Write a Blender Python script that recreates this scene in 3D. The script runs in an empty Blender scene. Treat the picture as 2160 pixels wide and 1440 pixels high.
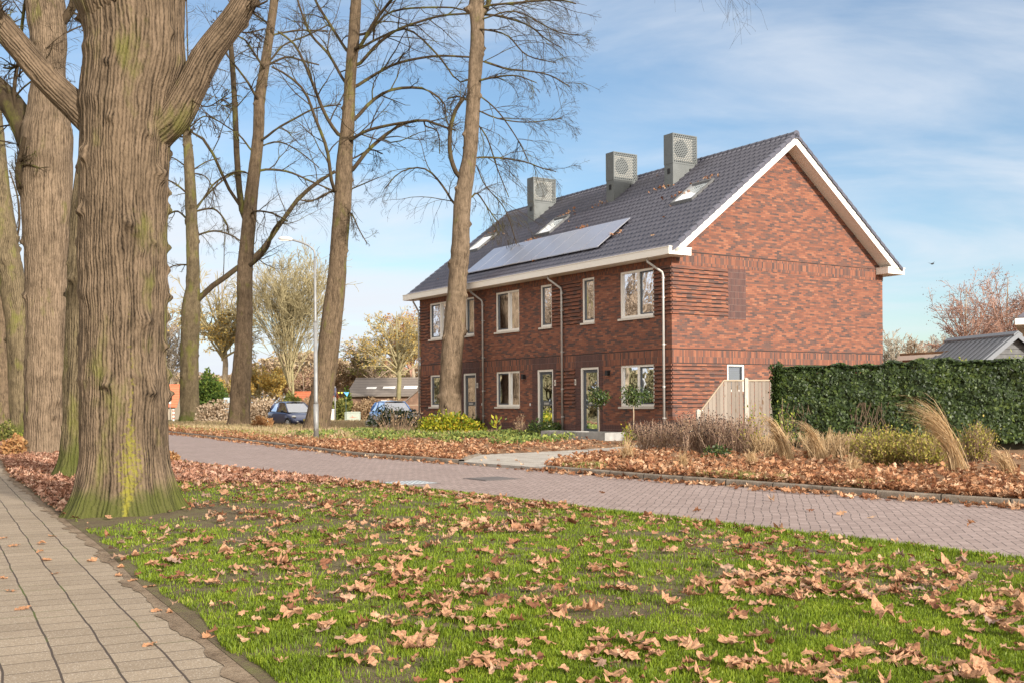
import bpy, math, random
import numpy as np
from mathutils import Vector

SC = bpy.context.scene
COL = SC.collection
R = math.radians
random.seed(7)
RNG = np.random.default_rng(11)

# ---------------------------------------------------------------- camera, sky, sun
FPX, YH, ROLL, EYE = 2291.8, 846.9, 0.0071, 1.45
cam_data = bpy.data.cameras.new('camera')
cam_data.sensor_width = 36.0
cam_data.lens = FPX / 2160 * 36
cam_data.shift_y = (YH - 720) / 2160
cam_data.clip_start = 0.1
cam_data.clip_end = 3000
cam = bpy.data.objects.new('camera', cam_data)
COL.objects.link(cam)
cam.location = (0, 0, EYE)
cam.rotation_euler = (R(90), ROLL, 0)
SC.camera = cam

SUN_AZ = R(143)      # clockwise from +Y
SUN_EL = R(20)
world = bpy.data.worlds.new('World')
SC.world = world
world.use_nodes = True


def build_world():
    nt = world.node_tree
    N, L = nt.nodes, nt.links
    N.clear()
    out = N.new('ShaderNodeOutputWorld')
    bg = N.new('ShaderNodeBackground')
    sky = N.new('ShaderNodeTexSky')
    sky.sky_type = 'NISHITA'
    sky.sun_disc = False
    sky.sun_elevation = SUN_EL + R(8)
    sky.sun_rotation = SUN_AZ
    sky.air_density = 1.0
    sky.dust_density = 0.6
    sky.ozone_density = 1.6
    tc = N.new('ShaderNodeTexCoord')
    sep = N.new('ShaderNodeSeparateXYZ')
    L.new(tc.outputs['Generated'], sep.inputs[0])

    def math_(op, a, b=None, c=None, clamp=False):
        m = N.new('ShaderNodeMath'); m.operation = op; m.use_clamp = clamp
        for i, v in enumerate((a, b, c)):
            if v is None: continue
            if isinstance(v, (int, float)): m.inputs[i].default_value = v
            else: L.new(v, m.inputs[i])
        return m.outputs[0]
    x, y, z = sep.outputs
    zz = math_('MAXIMUM', z, 0.0)
    # cloud layer coordinates: project direction on a high plane
    den = math_('ADD', zz, 0.22)
    cx = math_('DIVIDE', x, den); cy = math_('DIVIDE', y, den)
    comb = N.new('ShaderNodeCombineXYZ')
    L.new(cx, comb.inputs[0]); L.new(cy, comb.inputs[1])
    mp = N.new('ShaderNodeMapping')
    mp.inputs['Rotation'].default_value = (0, 0, R(28))
    mp.inputs['Scale'].default_value = (0.8, 1.7, 1)
    mp.inputs['Location'].default_value = (3.1, 1.7, 0)
    L.new(comb.outputs[0], mp.inputs[0])
    n1 = N.new('ShaderNodeTexNoise'); n1.inputs['Scale'].default_value = 1.3
    n1.inputs['Detail'].default_value = 9; n1.inputs['Roughness'].default_value = 0.56
    n1.inputs['Distortion'].default_value = 0.5
    L.new(mp.outputs[0], n1.inputs['Vector'])
    n2 = N.new('ShaderNodeTexNoise'); n2.inputs['Scale'].default_value = 0.55
    n2.inputs['Detail'].default_value = 3
    L.new(mp.outputs[0], n2.inputs['Vector'])
    # veil: more cloud towards the left of the view (low azimuth x/y) and low down
    az = math_('DIVIDE', x, math_('MAXIMUM', math_('ABSOLUTE', y), 0.2))
    left = math_('MULTIPLY_ADD', az, -0.75, 0.33)
    low = math_('SUBTRACT', 1.0, math_('DIVIDE', zz, 0.34), clamp=True)
    low2 = math_('POWER', low, 1.3)
    veil = math_('MULTIPLY', low2, math_('MAXIMUM', left, 0.12), clamp=False)
    f1 = math_('MULTIPLY_ADD', n1.outputs['Fac'], 1.0, math_('MULTIPLY', n2.outputs['Fac'], 0.75))
    # unseen cloud added overhead and behind the viewer for brighter, whiter fill; clearer in front
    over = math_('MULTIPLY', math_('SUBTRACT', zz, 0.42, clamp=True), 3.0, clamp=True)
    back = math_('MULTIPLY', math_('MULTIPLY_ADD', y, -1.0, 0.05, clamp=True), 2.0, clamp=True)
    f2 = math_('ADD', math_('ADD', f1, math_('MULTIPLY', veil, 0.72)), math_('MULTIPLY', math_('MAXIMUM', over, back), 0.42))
    rng = N.new('ShaderNodeMapRange'); rng.interpolation_type = 'SMOOTHSTEP'
    rng.inputs['From Min'].default_value = 0.74; rng.inputs['From Max'].default_value = 1.30
    L.new(f2, rng.inputs['Value'])
    # deep blue of the clear part, warmed white of the cloud part
    hs = N.new('ShaderNodeHueSaturation')
    hs.inputs['Saturation'].default_value = 1.0; hs.inputs['Value'].default_value = 0.66
    tn = N.new('ShaderNodeMixRGB'); tn.blend_type = 'MULTIPLY'; tn.inputs[0].default_value = 1.0; tn.inputs[2].default_value = (0.86, 0.95, 0.98, 1)
    L.new(sky.outputs[0], tn.inputs[1]); L.new(tn.outputs[0], hs.inputs['Color'])
    mix = N.new('ShaderNodeMixRGB')
    L.new(rng.outputs[0], mix.inputs['Fac'])
    L.new(hs.outputs[0], mix.inputs[1])
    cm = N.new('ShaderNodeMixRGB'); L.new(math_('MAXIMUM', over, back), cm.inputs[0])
    cm.inputs[1].default_value = (3.5, 3.7, 4.0, 1); cm.inputs[2].default_value = (7.0, 6.6, 6.2, 1)  # second tint: brighter, warmer, for the added out-of-view cloud that lifts the ambient
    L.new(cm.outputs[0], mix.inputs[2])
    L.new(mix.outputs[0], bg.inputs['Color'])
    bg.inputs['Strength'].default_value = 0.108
    L.new(bg.outputs[0], out.inputs[0])


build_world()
sun_data = bpy.data.lights.new('sun', 'SUN')
sun_data.energy = 3.3
sun_data.angle = R(3.5)
sun_data.color = (1.0, 0.925, 0.83)
sun = bpy.data.objects.new('sun', sun_data)
COL.objects.link(sun)
sdir = Vector((math.sin(SUN_AZ) * math.cos(SUN_EL), math.cos(SUN_AZ) * math.cos(SUN_EL), math.sin(SUN_EL)))
sun.rotation_euler = (-sdir).to_track_quat('-Z', 'Y').to_euler()
sun.location = (20, -20, 30)
SC.view_settings.view_transform = 'Standard'
SC.view_settings.look = 'None'
SC.view_settings.gamma = 1
SC.view_settings.exposure = 1.18
SC.cycles.max_bounces = 6
SC.cycles.transparent_max_bounces = 12


# ---------------------------------------------------------------- measuring helpers
def ray(px, py):
    dx, dy = px - 1080, py - YH
    c, s = math.cos(ROLL), math.sin(ROLL)
    return (c * dx - s * dy) / FPX, -(s * dx + c * dy) / FPX


def at(px, py, Y):
    rx, rz = ray(px, py)
    return (rx * Y, Y, EYE + rz * Y)


def gp(px, py, z=0.0):
    rx, rz = ray(px, py)
    Y = (z - EYE) / rz
    return (rx * Y, Y, z)


# ---------------------------------------------------------------- object helpers
def tag(o, label=None, cat=None, group=None, kind=None):
    if label: o['label'] = label
    if cat: o['category'] = cat
    if group: o['group'] = group
    if kind: o['kind'] = kind
    return o


def empty(name, loc=(0, 0, 0), rz=0.0, label=None, cat=None, group=None):
    o = bpy.data.objects.new(name, None)
    o.empty_display_size = 0.2
    COL.objects.link(o)
    o.location = loc
    o.rotation_euler = (0, 0, rz)
    return tag(o, label, cat, group)


def link(name, me, mat, parent=None, smooth=False):
    if mat is not None:
        for m in (mat if isinstance(mat, (list, tuple)) else [mat]):
            me.materials.append(m)
    o = bpy.data.objects.new(name, me)
    COL.objects.link(o)
    if parent is not None: o.parent = parent
    if smooth:
        me.polygons.foreach_set('use_smooth', np.ones(len(me.polygons), dtype=bool))
    return o


class MB:
    """collects boxes, prisms and quads into one mesh"""
    def __init__(s): s.v = []; s.f = []; s.m = []

    def add(s, vs, fs, mi=0):
        b = len(s.v)
        s.v.extend([tuple(map(float, p)) for p in vs])
        for f in fs:
            s.f.append(tuple(b + i for i in f)); s.m.append(mi)

    def box(s, x0, x1, y0, y1, z0, z1, mi=0):
        s.add([(x0, y0, z0), (x1, y0, z0), (x1, y1, z0), (x0, y1, z0), (x0, y0, z1), (x1, y0, z1), (x1, y1, z1), (x0, y1, z1)],
              [(0, 3, 2, 1), (4, 5, 6, 7), (0, 1, 5, 4), (1, 2, 6, 5), (2, 3, 7, 6), (3, 0, 4, 7)], mi)

    def prism(s, poly, vec, mi=0):
        """extrude a planar polygon (3d points) by vec"""
        n = len(poly); v = [Vector(p) for p in poly]; w = [p + Vector(vec) for p in v]
        fs = [tuple(range(n - 1, -1, -1)), tuple(range(n, 2 * n))]
        fs += [(i, (i + 1) % n, n + (i + 1) % n, n + i) for i in range(n)]
        s.add(v + w, fs, mi)

    def tube(s, pts, r, sides=8, cap=True, mi=0):
        P = np.array(pts, float); rr = np.full(len(P), r) if np.isscalar(r) else np.array(r, float)
        V, F = tube(P, rr, sides)
        b = len(s.v); s.v.extend([tuple(p) for p in V]); s.f.extend([tuple(b + i for i in f) for f in F]); s.m.extend([mi] * len(F))
        if cap:
            s.f.append(tuple(b + i for i in range(sides - 1, -1, -1))); s.m.append(mi)
            k = b + (len(P) - 1) * sides
            s.f.append(tuple(k + i for i in range(sides))); s.m.append(mi)

    def sphere(s, c, r, seg=10, rings=6, sc=(1, 1, 1), mi=0):
        vs = []; fs = []
        for i in range(rings + 1):
            t = math.pi * i / rings
            for j in range(seg):
                p = 2 * math.pi * j / seg
                vs.append((c[0] + r * sc[0] * math.sin(t) * math.cos(p), c[1] + r * sc[1] * math.sin(t) * math.sin(p), c[2] + r * sc[2] * math.cos(t)))
        for i in range(rings):
            for j in range(seg):
                fs.append((i * seg + j, (i + 1) * seg + j, (i + 1) * seg + (j + 1) % seg, i * seg + (j + 1) % seg))
        s.add(vs, fs, mi)

    def build(s, name, mat, parent=None, smooth=False):
        me = bpy.data.meshes.new(name)
        me.from_pydata(s.v, [], s.f)
        if any(s.m): me.polygons.foreach_set('material_index', s.m)
        me.update()
        return link(name, me, mat, parent, smooth)


def npmesh(name, V, F, mat, parent=None, smooth=False, uv=None, attrs=None):
    """V (n,3), F (m,k) arrays or list of such arrays"""
    if not isinstance(F, list): F = [F]
    me = bpy.data.meshes.new(name)
    V = np.asarray(V, np.float32)
    me.vertices.add(len(V)); me.vertices.foreach_set('co', V.ravel())
    loops = np.concatenate([f.ravel() for f in F]).astype(np.int32)
    tot = np.concatenate([np.full(len(f), f.shape[1], np.int32) for f in F])
    st = np.concatenate([[0], np.cumsum(tot)[:-1]]).astype(np.int32)
    me.loops.add(len(loops)); me.loops.foreach_set('vertex_index', loops)
    me.polygons.add(len(tot)); me.polygons.foreach_set('loop_start', st)
    try: me.polygons.foreach_set('loop_total', tot)
    except Exception: pass
    if uv is not None:
        l = me.uv_layers.new(name='UVMap'); l.data.foreach_set('uv', np.asarray(uv, np.float32)[loops].ravel())
    if attrs:
        for k, a in attrs.items():
            at_ = me.attributes.new(k, 'FLOAT', 'POINT'); at_.data.foreach_set('value', np.asarray(a, np.float32))
    me.update(calc_edges=True)
    me.validate()
    return link(name, me, mat, parent, smooth)


def frames(P):
    T = np.gradient(P, axis=-2)
    T /= np.linalg.norm(T, axis=-1, keepdims=True) + 1e-9
    ref = np.zeros_like(T); ref[..., 0] = 1.0
    big = np.abs(T[..., 0]) > 0.85
    ref[big] = (0, 1, 0)
    U = np.cross(T, ref); U /= np.linalg.norm(U, axis=-1, keepdims=True) + 1e-9
    W = np.cross(T, U)
    return T, U, W


def tube(P, r, sides=8):
    n = len(P); T, U, W = frames(P)
    a = np.arange(sides) * 2 * np.pi / sides
    V = P[:, None, :] + r[:, None, None] * (np.cos(a)[None, :, None] * U[:, None, :] + np.sin(a)[None, :, None] * W[:, None, :])
    i = np.arange(n - 1)[:, None]; j = np.arange(sides)[None, :]; jn = (j + 1) % sides
    F = np.stack([i * sides + j, i * sides + jn, (i + 1) * sides + jn, (i + 1) * sides + j], -1).reshape(-1, 4)
    return V.reshape(-1, 3), F


def btubes(P, Rr, sides=3):
    """batch of tubes: P (n,k,3) Rr (n,k)"""
    n, k, _ = P.shape
    T, U, W = frames(P)
    a = np.arange(sides) * 2 * np.pi / sides
    V = P[:, :, None, :] + Rr[:, :, None, None] * (np.cos(a)[None, None, :, None] * U[:, :, None, :] + np.sin(a)[None, None, :, None] * W[:, :, None, :])
    b = (np.arange(n) * k * sides)[:, None, None]
    i = np.arange(k - 1)[None, :, None]; j = np.arange(sides)[None, None, :]; jn = (j + 1) % sides
    F = np.stack([b + i * sides + j, b + i * sides + jn, b + (i + 1) * sides + jn, b + (i + 1) * sides + j], -1).reshape(-1, 4)
    return V.reshape(-1, 3), F


class Acc:
    def __init__(s): s.V = []; s.F = {}; s.n = 0

    def add(s, V, F):
        s.F.setdefault(F.shape[1], []).append(F + s.n); s.V.append(V); s.n += len(V)

    def build(s, name, mat, parent=None, smooth=False):
        return npmesh(name, np.concatenate(s.V), [np.concatenate(f) for f in s.F.values()], mat, parent, smooth)


def smooth_path(pts, n):
    """Catmull-Rom resample of control points (any columns)"""
    P = np.array(pts, float)
    if len(P) == 2:
        t = np.linspace(0, 1, n)[:, None]; return P[0] * (1 - t) + P[1] * t
    Q = np.vstack([2 * P[0] - P[1], P, 2 * P[-1] - P[-2]])
    d = np.concatenate([[0], np.cumsum(np.linalg.norm(np.diff(P[:, :3], axis=0), axis=1))])
    out = []
    for t in np.linspace(0, d[-1], n):
        i = min(np.searchsorted(d, t, side='right') - 1, len(P) - 2); i = max(i, 0)
        u = (t - d[i]) / max(d[i + 1] - d[i], 1e-6)
        p0, p1, p2, p3 = Q[i], Q[i + 1], Q[i + 2], Q[i + 3]
        out.append(0.5 * ((2 * p1) + (-p0 + p2) * u + (2 * p0 - 5 * p1 + 4 * p2 - p3) * u * u + (-p0 + 3 * p1 - 3 * p2 + p3) * u ** 3))
    return np.array(out)


_LAT = np.random.default_rng(5).random((256, 256))


def vnoise(u, v, pu=None):
    """2d value noise, periodic in u with integer period pu"""
    iu = np.floor(u).astype(int); iv = np.floor(v).astype(int)
    fu = u - iu; fv = v - iv
    fu = fu * fu * (3 - 2 * fu); fv = fv * fv * (3 - 2 * fv)
    def L_(a, b):
        if pu: a = a % pu
        return _LAT[a % 256, b % 256]
    return (L_(iu, iv) * (1 - fu) + L_(iu + 1, iv) * fu) * (1 - fv) + (L_(iu, iv + 1) * (1 - fu) + L_(iu + 1, iv + 1) * fu) * fv


# ---------------------------------------------------------------- materials
class NT:
    def __init__(s, name):
        s.mat = bpy.data.materials.new(name); s.mat.use_nodes = True
        s.nt = s.mat.node_tree; s.N = s.nt.nodes; s.L = s.nt.links
        s.bsdf = s.N['Principled BSDF']

    def put(s, sock, v):
        if isinstance(v, bpy.types.NodeSocket): s.L.new(v, sock)
        else:
            if isinstance(v, (tuple, list)) and len(v) == 3 and sock.type == 'RGBA': v = (*v, 1)
            sock.default_value = v

    def m(s, op, a, b=0.0, c=0.0, clamp=False):
        n = s.N.new('ShaderNodeMath'); n.operation = op; n.use_clamp = clamp
        for i, v in enumerate((a, b, c)):
            s.put(n.inputs[i], v)
        return n.outputs[0]

    def mix(s, f, a, b, mode='MIX'):
        n = s.N.new('ShaderNodeMixRGB'); n.blend_type = mode
        s.put(n.inputs[0], f); s.put(n.inputs[1], a); s.put(n.inputs[2], b)
        return n.outputs[0]

    def co(s, kind='Object'):
        if kind == 'World':
            return s.N.new('ShaderNodeNewGeometry').outputs['Position']
        return s.N.new('ShaderNodeTexCoord').outputs[kind]

    def xyz(s, v):
        n = s.N.new('ShaderNodeSeparateXYZ'); s.put(n.inputs[0], v); return n.outputs

    def vec(s, x, y, z=0.0):
        n = s.N.new('ShaderNodeCombineXYZ')
        for i, v in enumerate((x, y, z)): s.put(n.inputs[i], v)
        return n.outputs[0]

    def map(s, v, sc=(1, 1, 1), rot=(0, 0, 0), loc=(0, 0, 0)):
        n = s.N.new('ShaderNodeMapping'); s.put(n.inputs[0], v)
        n.inputs['Scale'].default_value = sc; n.inputs['Rotation'].default_value = rot; n.inputs['Location'].default_value = loc
        return n.outputs[0]

    def noise(s, v, scale=5, detail=4, rough=0.5, dist=0.0):
        n = s.N.new('ShaderNodeTexNoise'); s.put(n.inputs['Vector'], v)
        n.inputs['Scale'].default_value = scale; n.inputs['Detail'].default_value = detail
        n.inputs['Roughness'].default_value = rough; n.inputs['Distortion'].default_value = dist
        return n.outputs['Fac']

    def ramp(s, f, stops, interp='LINEAR'):
        n = s.N.new('ShaderNodeValToRGB'); s.put(n.inputs[0], f)
        cr = n.color_ramp; cr.interpolation = interp
        while len(cr.elements) < len(stops): cr.elements.new(0.5)
        for e, (p, c) in zip(cr.elements, stops):
            e.position = p; e.color = (*c, 1) if len(c) == 3 else c
        return n.outputs[0]

    def step(s, f, a, b):
        n = s.N.new('ShaderNodeMapRange'); n.interpolation_type = 'SMOOTHSTEP'
        s.put(n.inputs['Value'], f); n.inputs['From Min'].default_value = a; n.inputs['From Max'].default_value = b
        return n.outputs[0]

    def bump(s, h, strength=0.3, dist=0.02):
        n = s.N.new('ShaderNodeBump'); s.put(n.inputs['Height'], h)
        n.inputs['Strength'].default_value = strength; n.inputs['Distance'].default_value = dist
        s.L.new(n.outputs[0], s.bsdf.inputs['Normal'])

    def island(s):
        return s.N.new('ShaderNodeNewGeometry').outputs['Random Per Island']

    def attr(s, name):
        n = s.N.new('ShaderNodeAttribute'); n.attribute_name = name; return n.outputs['Fac']

    def out(s, col=None, rough=None, metal=None, spec=None):
        if col is not None: s.put(s.bsdf.inputs['Base Color'], col)
        if rough is not None: s.put(s.bsdf.inputs['Roughness'], rough)
        if metal is not None: s.put(s.bsdf.inputs['Metallic'], metal)
        if spec is not None: s.put(s.bsdf.inputs['Specular IOR Level'], spec)
        return s.mat


def simple(name, col, rough=0.6, metal=0.0, var=0.12, scale=6.0, spec=0.5, bump=0.0):
    t = NT(name)
    n = t.noise(t.co(), scale, 5, 0.6)
    a = tuple(c * (1 - var) for c in col); b = tuple(min(1, c * (1 + var)) for c in col)
    c = t.ramp(n, [(0.3, a), (0.7, b)])
    if bump: t.bump(t.noise(t.co(), scale * 8, 4), bump, 0.01)
    return t.out(c, rough, metal, spec)


BRICK_STOPS = [(0.0, (0.085, 0.055, 0.05)), (0.17, (0.13, 0.072, 0.058)), (0.30, (0.16, 0.071, 0.05)), (0.55, (0.225, 0.088, 0.055)), (0.8, (0.28, 0.115, 0.068)), (1.0, (0.36, 0.18, 0.11))]
DARK_STOPS = [(0.0, (0.075, 0.042, 0.04)), (0.5, (0.105, 0.052, 0.045)), (1.0, (0.14, 0.068, 0.055))]


def brick_mat(name, stops=BRICK_STOPS, upright=False, mortar=(0.13, 0.095, 0.08), patch=0.28):
    t = NT(name)
    x, y, z = t.xyz(t.co())
    u = t.m('ADD', x, y)
    if upright: v = t.vec(z, u)
    else: v = t.vec(u, z)
    b = t.N.new('ShaderNodeTexBrick')
    t.put(b.inputs['Vector'], v)
    b.inputs['Color1'].default_value = (0, 0, 0, 1); b.inputs['Color2'].default_value = (1, 1, 1, 1)
    b.inputs['Mortar'].default_value = (0.5, 0.5, 0.5, 1)
    b.inputs['Scale'].default_value = 1.0
    b.inputs['Mortar Size'].default_value = 0.0045
    b.inputs['Mortar Smooth'].default_value = 0.3
    b.inputs['Brick Width'].default_value = 0.225
    b.inputs['Row Height'].default_value = 0.0625
    b.offset = 0.5 if not upright else 0.0
    # big patches where darker bricks cluster
    pn = t.noise(t.map(v, (1.7, 2.6, 1)), 1.0, 4, 0.65)
    f = t.m('ADD', t.m('MULTIPLY_ADD', b.outputs['Color'], 0.84, -0.05), t.m('MULTIPLY', t.m('SUBTRACT', pn, 0.42), patch * 2.2), clamp=True)
    col = t.ramp(f, stops)
    fine = t.noise(v, 60, 3, 0.7)
    col = t.mix(0.35, col, t.mix(fine, (0.25, 0.25, 0.25), (1.5, 1.4, 1.3)), 'MULTIPLY')
    col = t.mix(b.outputs['Fac'], col, mortar)
    h = t.m('ADD', t.m('MULTIPLY', b.outputs['Fac'], -1.0), t.m('MULTIPLY', fine, 0.3))
    t.bump(h, 0.5, 0.006)
    return t.out(col, 0.85, spec=0.25)


M = {}
M['brick'] = brick_mat('red_brick')
M['soldier'] = brick_mat('upright_red_brick', upright=True, patch=0.15)
M['dark_brick'] = brick_mat('dark_brick', DARK_STOPS, patch=0.2)
M['dark_upright'] = brick_mat('dark_upright_brick', DARK_STOPS, upright=True, mortar=(0.19, 0.14, 0.12), patch=0.2)
M['joint'] = simple('shadow_joint', (0.03, 0.022, 0.02), 0.9)
M['cream'] = simple('cream_paint', (0.80, 0.76, 0.68), 0.45, var=0.03)
M['white'] = simple('white_trim', (0.84, 0.82, 0.77), 0.4, var=0.03)
M['sill'] = simple('stone_sill', (0.60, 0.55, 0.48), 0.6, var=0.08)
M['sash'] = simple('dark_sash', (0.07, 0.08, 0.092), 0.35, var=0.05)
M['zinc'] = simple('zinc_pipe', (0.46, 0.44, 0.41), 0.45, 0.35, var=0.1)
M['vent'] = simple('grey_coated_metal', (0.155, 0.165, 0.16), 0.42, 0.35, var=0.1, scale=2)
M['vent_back'] = simple('pale_metal', (0.62, 0.58, 0.5), 0.6, 0.1)
M['black'] = simple('black_plastic', (0.012, 0.012, 0.013), 0.5)
M['steel'] = simple('brushed_steel', (0.62, 0.62, 0.62), 0.3, 0.8)
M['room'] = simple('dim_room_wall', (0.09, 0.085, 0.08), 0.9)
M['curtain'] = simple('pale_curtain', (0.46, 0.48, 0.47), 0.9, var=0.15, scale=3)
M['blindcloth'] = simple('dark_blind', (0.10, 0.105, 0.115), 0.9, var=0.1)


def glass_mat(name='window_glass', tint=(0.75, 0.8, 0.82), refl=0.55):
    t = NT(name)
    t.N.remove(t.bsdf)
    g = t.N.new('ShaderNodeBsdfGlossy'); g.inputs['Roughness'].default_value = 0.015
    g.inputs['Color'].default_value = (0.92, 0.95, 1, 1)
    tr = t.N.new('ShaderNodeBsdfTransparent'); tr.inputs['Color'].default_value = (*tint, 1)
    fr = t.N.new('ShaderNodeFresnel'); fr.inputs['IOR'].default_value = 1.6
    f = t.m('MULTIPLY_ADD', fr.outputs[0], 1.3, refl * 0.45, clamp=True)
    bn = t.N.new('ShaderNodeBump'); t.put(bn.inputs['Height'], t.noise(t.co(), 1.4, 2)); bn.inputs['Strength'].default_value = 0.03; bn.inputs['Distance'].default_value = 0.2
    t.L.new(bn.outputs[0], g.inputs['Normal'])
    mx = t.N.new('ShaderNodeMixShader')
    t.put(mx.inputs[0], f); t.L.new(tr.outputs[0], mx.inputs[1]); t.L.new(g.outputs[0], mx.inputs[2])
    t.L.new(mx.outputs[0], t.N['Material Output'].inputs[0])
    return t.mat


M['glass'] = glass_mat()
M['glass_hi'] = glass_mat('roof_glass', (0.5, 0.55, 0.6), 1.5)


def tile_mat():
    t = NT('glazed_dark_roof_tile')
    n = t.noise(t.map(t.co(), (1, 4, 1)), 3, 4, 0.6)
    c = t.ramp(n, [(0.3, (0.055, 0.053, 0.070)), (0.7, (0.098, 0.094, 0.118))])
    t.bump(t.noise(t.co(), 30, 3), 0.05, 0.01)
    return t.out(c, 0.33, 0.0, 0.8)


M['tile'] = tile_mat()


def solar_mat():
    t = NT('solar_glass')
    x, y, z = t.xyz(t.co())
    gx = t.m('FRACT', t.m('MULTIPLY', y, 6.0)); gz = t.m('FRACT', t.m('MULTIPLY', z, 8.0))
    l = t.m('MAXIMUM', t.m('LESS_THAN', gx, 0.04), t.m('LESS_THAN', gz, 0.04))
    c = t.mix(t.m('MULTIPLY', l, 0.5), (0.56, 0.56, 0.61), (0.68, 0.68, 0.7))
    return t.out(c, 0.3, 0.8, 1.0)


M['solar'] = solar_mat()
# ---------------------------------------------------------------- layout of ground: edges as X(Y)
NEAR = np.array([(-5, 14.1), (5, 7.5), (9.53, 4.48), (10.59, 3.78), (12.01, 2.71), (13.87, 1.32), (15.98, -0.15), (18.32, -1.93), (22.24, -5.06), (26.96, -8.35), (38, -14.3), (55.5, -23.4), (90, -42), (150, -75)])
FAR = np.array([(-5, 20.6), (5, 13.6), (14.4, 6.78), (15.76, 5.6), (17.67, 4.28), (19.87, 2.59), (22.83, 0.66), (25.5, -1.26), (27.87, -3.0), (30.04, -4.5), (37.96, -8.45), (55.5, -17.81), (90, -36.2), (150, -69)])
PATHR = np.array([(-5, 3.8), (5.64, -1.32), (6.52, -1.8), (7.47, -2.31), (8.8, -3.04), (11.0, -4.15), (14.0, -5.81), (22.67, -10.48), (60, -29), (150, -73)])


def xnear(Y): return np.interp(Y, NEAR[:, 0], NEAR[:, 1])
def xfar(Y): return np.interp(Y, FAR[:, 0], FAR[:, 1])
def xpath(Y): return np.interp(Y, PATHR[:, 0], PATHR[:, 1])


def herringbone(t, v, w):
    """fac of joint + per-brick random for a 1:2 herringbone of brick width w"""
    x, y, _ = t.xyz(v)
    x = t.m('DIVIDE', x, w); y = t.m('DIVIDE', y, w)
    ix = t.m('FLOOR', x); iy = t.m('FLOOR', y)
    fx = t.m('SUBTRACT', x, ix); fy = t.m('SUBTRACT', y, iy)
    k = t.m('FLOORED_MODULO', t.m('SUBTRACT', ix, iy), 4.0)
    def eq(a): return t.m('COMPARE', k, float(a), 0.2)
    e = 0.055
    lft = t.m('MULTIPLY', t.m('LESS_THAN', fx, e), t.m('SUBTRACT', 1.0, eq(1)))
    rgt = t.m('MULTIPLY', t.m('GREATER_THAN', fx, 1 - e), t.m('SUBTRACT', 1.0, eq(0)))
    bot = t.m('MULTIPLY', t.m('LESS_THAN', fy, e), t.m('SUBTRACT', 1.0, eq(2)))
    top = t.m('MULTIPLY', t.m('GREATER_THAN', fy, 1 - e), t.m('SUBTRACT', 1.0, eq(3)))
    j = t.m('MAXIMUM', t.m('MAXIMUM', lft, rgt), t.m('MAXIMUM', bot, top))
    bx = t.m('SUBTRACT', ix, eq(1)); by = t.m('SUBTRACT', iy, eq(2))
    wn = t.N.new('ShaderNodeTexWhiteNoise'); wn.noise_dimensions = '2D'
    t.put(wn.inputs['Vector'], t.vec(bx, by))
    return j, wn.outputs['Value']


def road_mat():
    t = NT('clinker_road')
    p = t.co('World')
    wob = t.noise(p, 0.7, 2)
    w2 = t.N.new('ShaderNodeVectorMath'); w2.operation = 'ADD'
    t.put(w2.inputs[0], p); t.put(w2.inputs[1], t.vec(t.m('MULTIPLY', wob, 0.12), t.m('MULTIPLY', wob, -0.09)))
    v = t.map(w2.outputs[0], (1, 1, 1), (0, 0, R(13.2)))
    j, rnd = herringbone(t, v, 0.108)
    n = t.noise(p, 0.5, 4, 0.6); f = t.noise(p, 90, 3, 0.7)
    c = t.mix(t.m('ADD', t.m('MULTIPLY', rnd, 0.45), t.m('MULTIPLY', n, 0.55)), (0.20, 0.15, 0.132), (0.345, 0.27, 0.243))
    c = t.mix(0.3, c, t.mix(f, (0.4, 0.4, 0.4), (1.5, 1.45, 1.4)), 'MULTIPLY')
    c = t.mix(t.m('MULTIPLY', j, 0.85), c, (0.055, 0.043, 0.036))
    t.bump(t.m('SUBTRACT', t.m('MULTIPLY', f, 0.3), j), 0.5, 0.008)
    return t.out(c, 0.8, spec=0.3)


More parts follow.
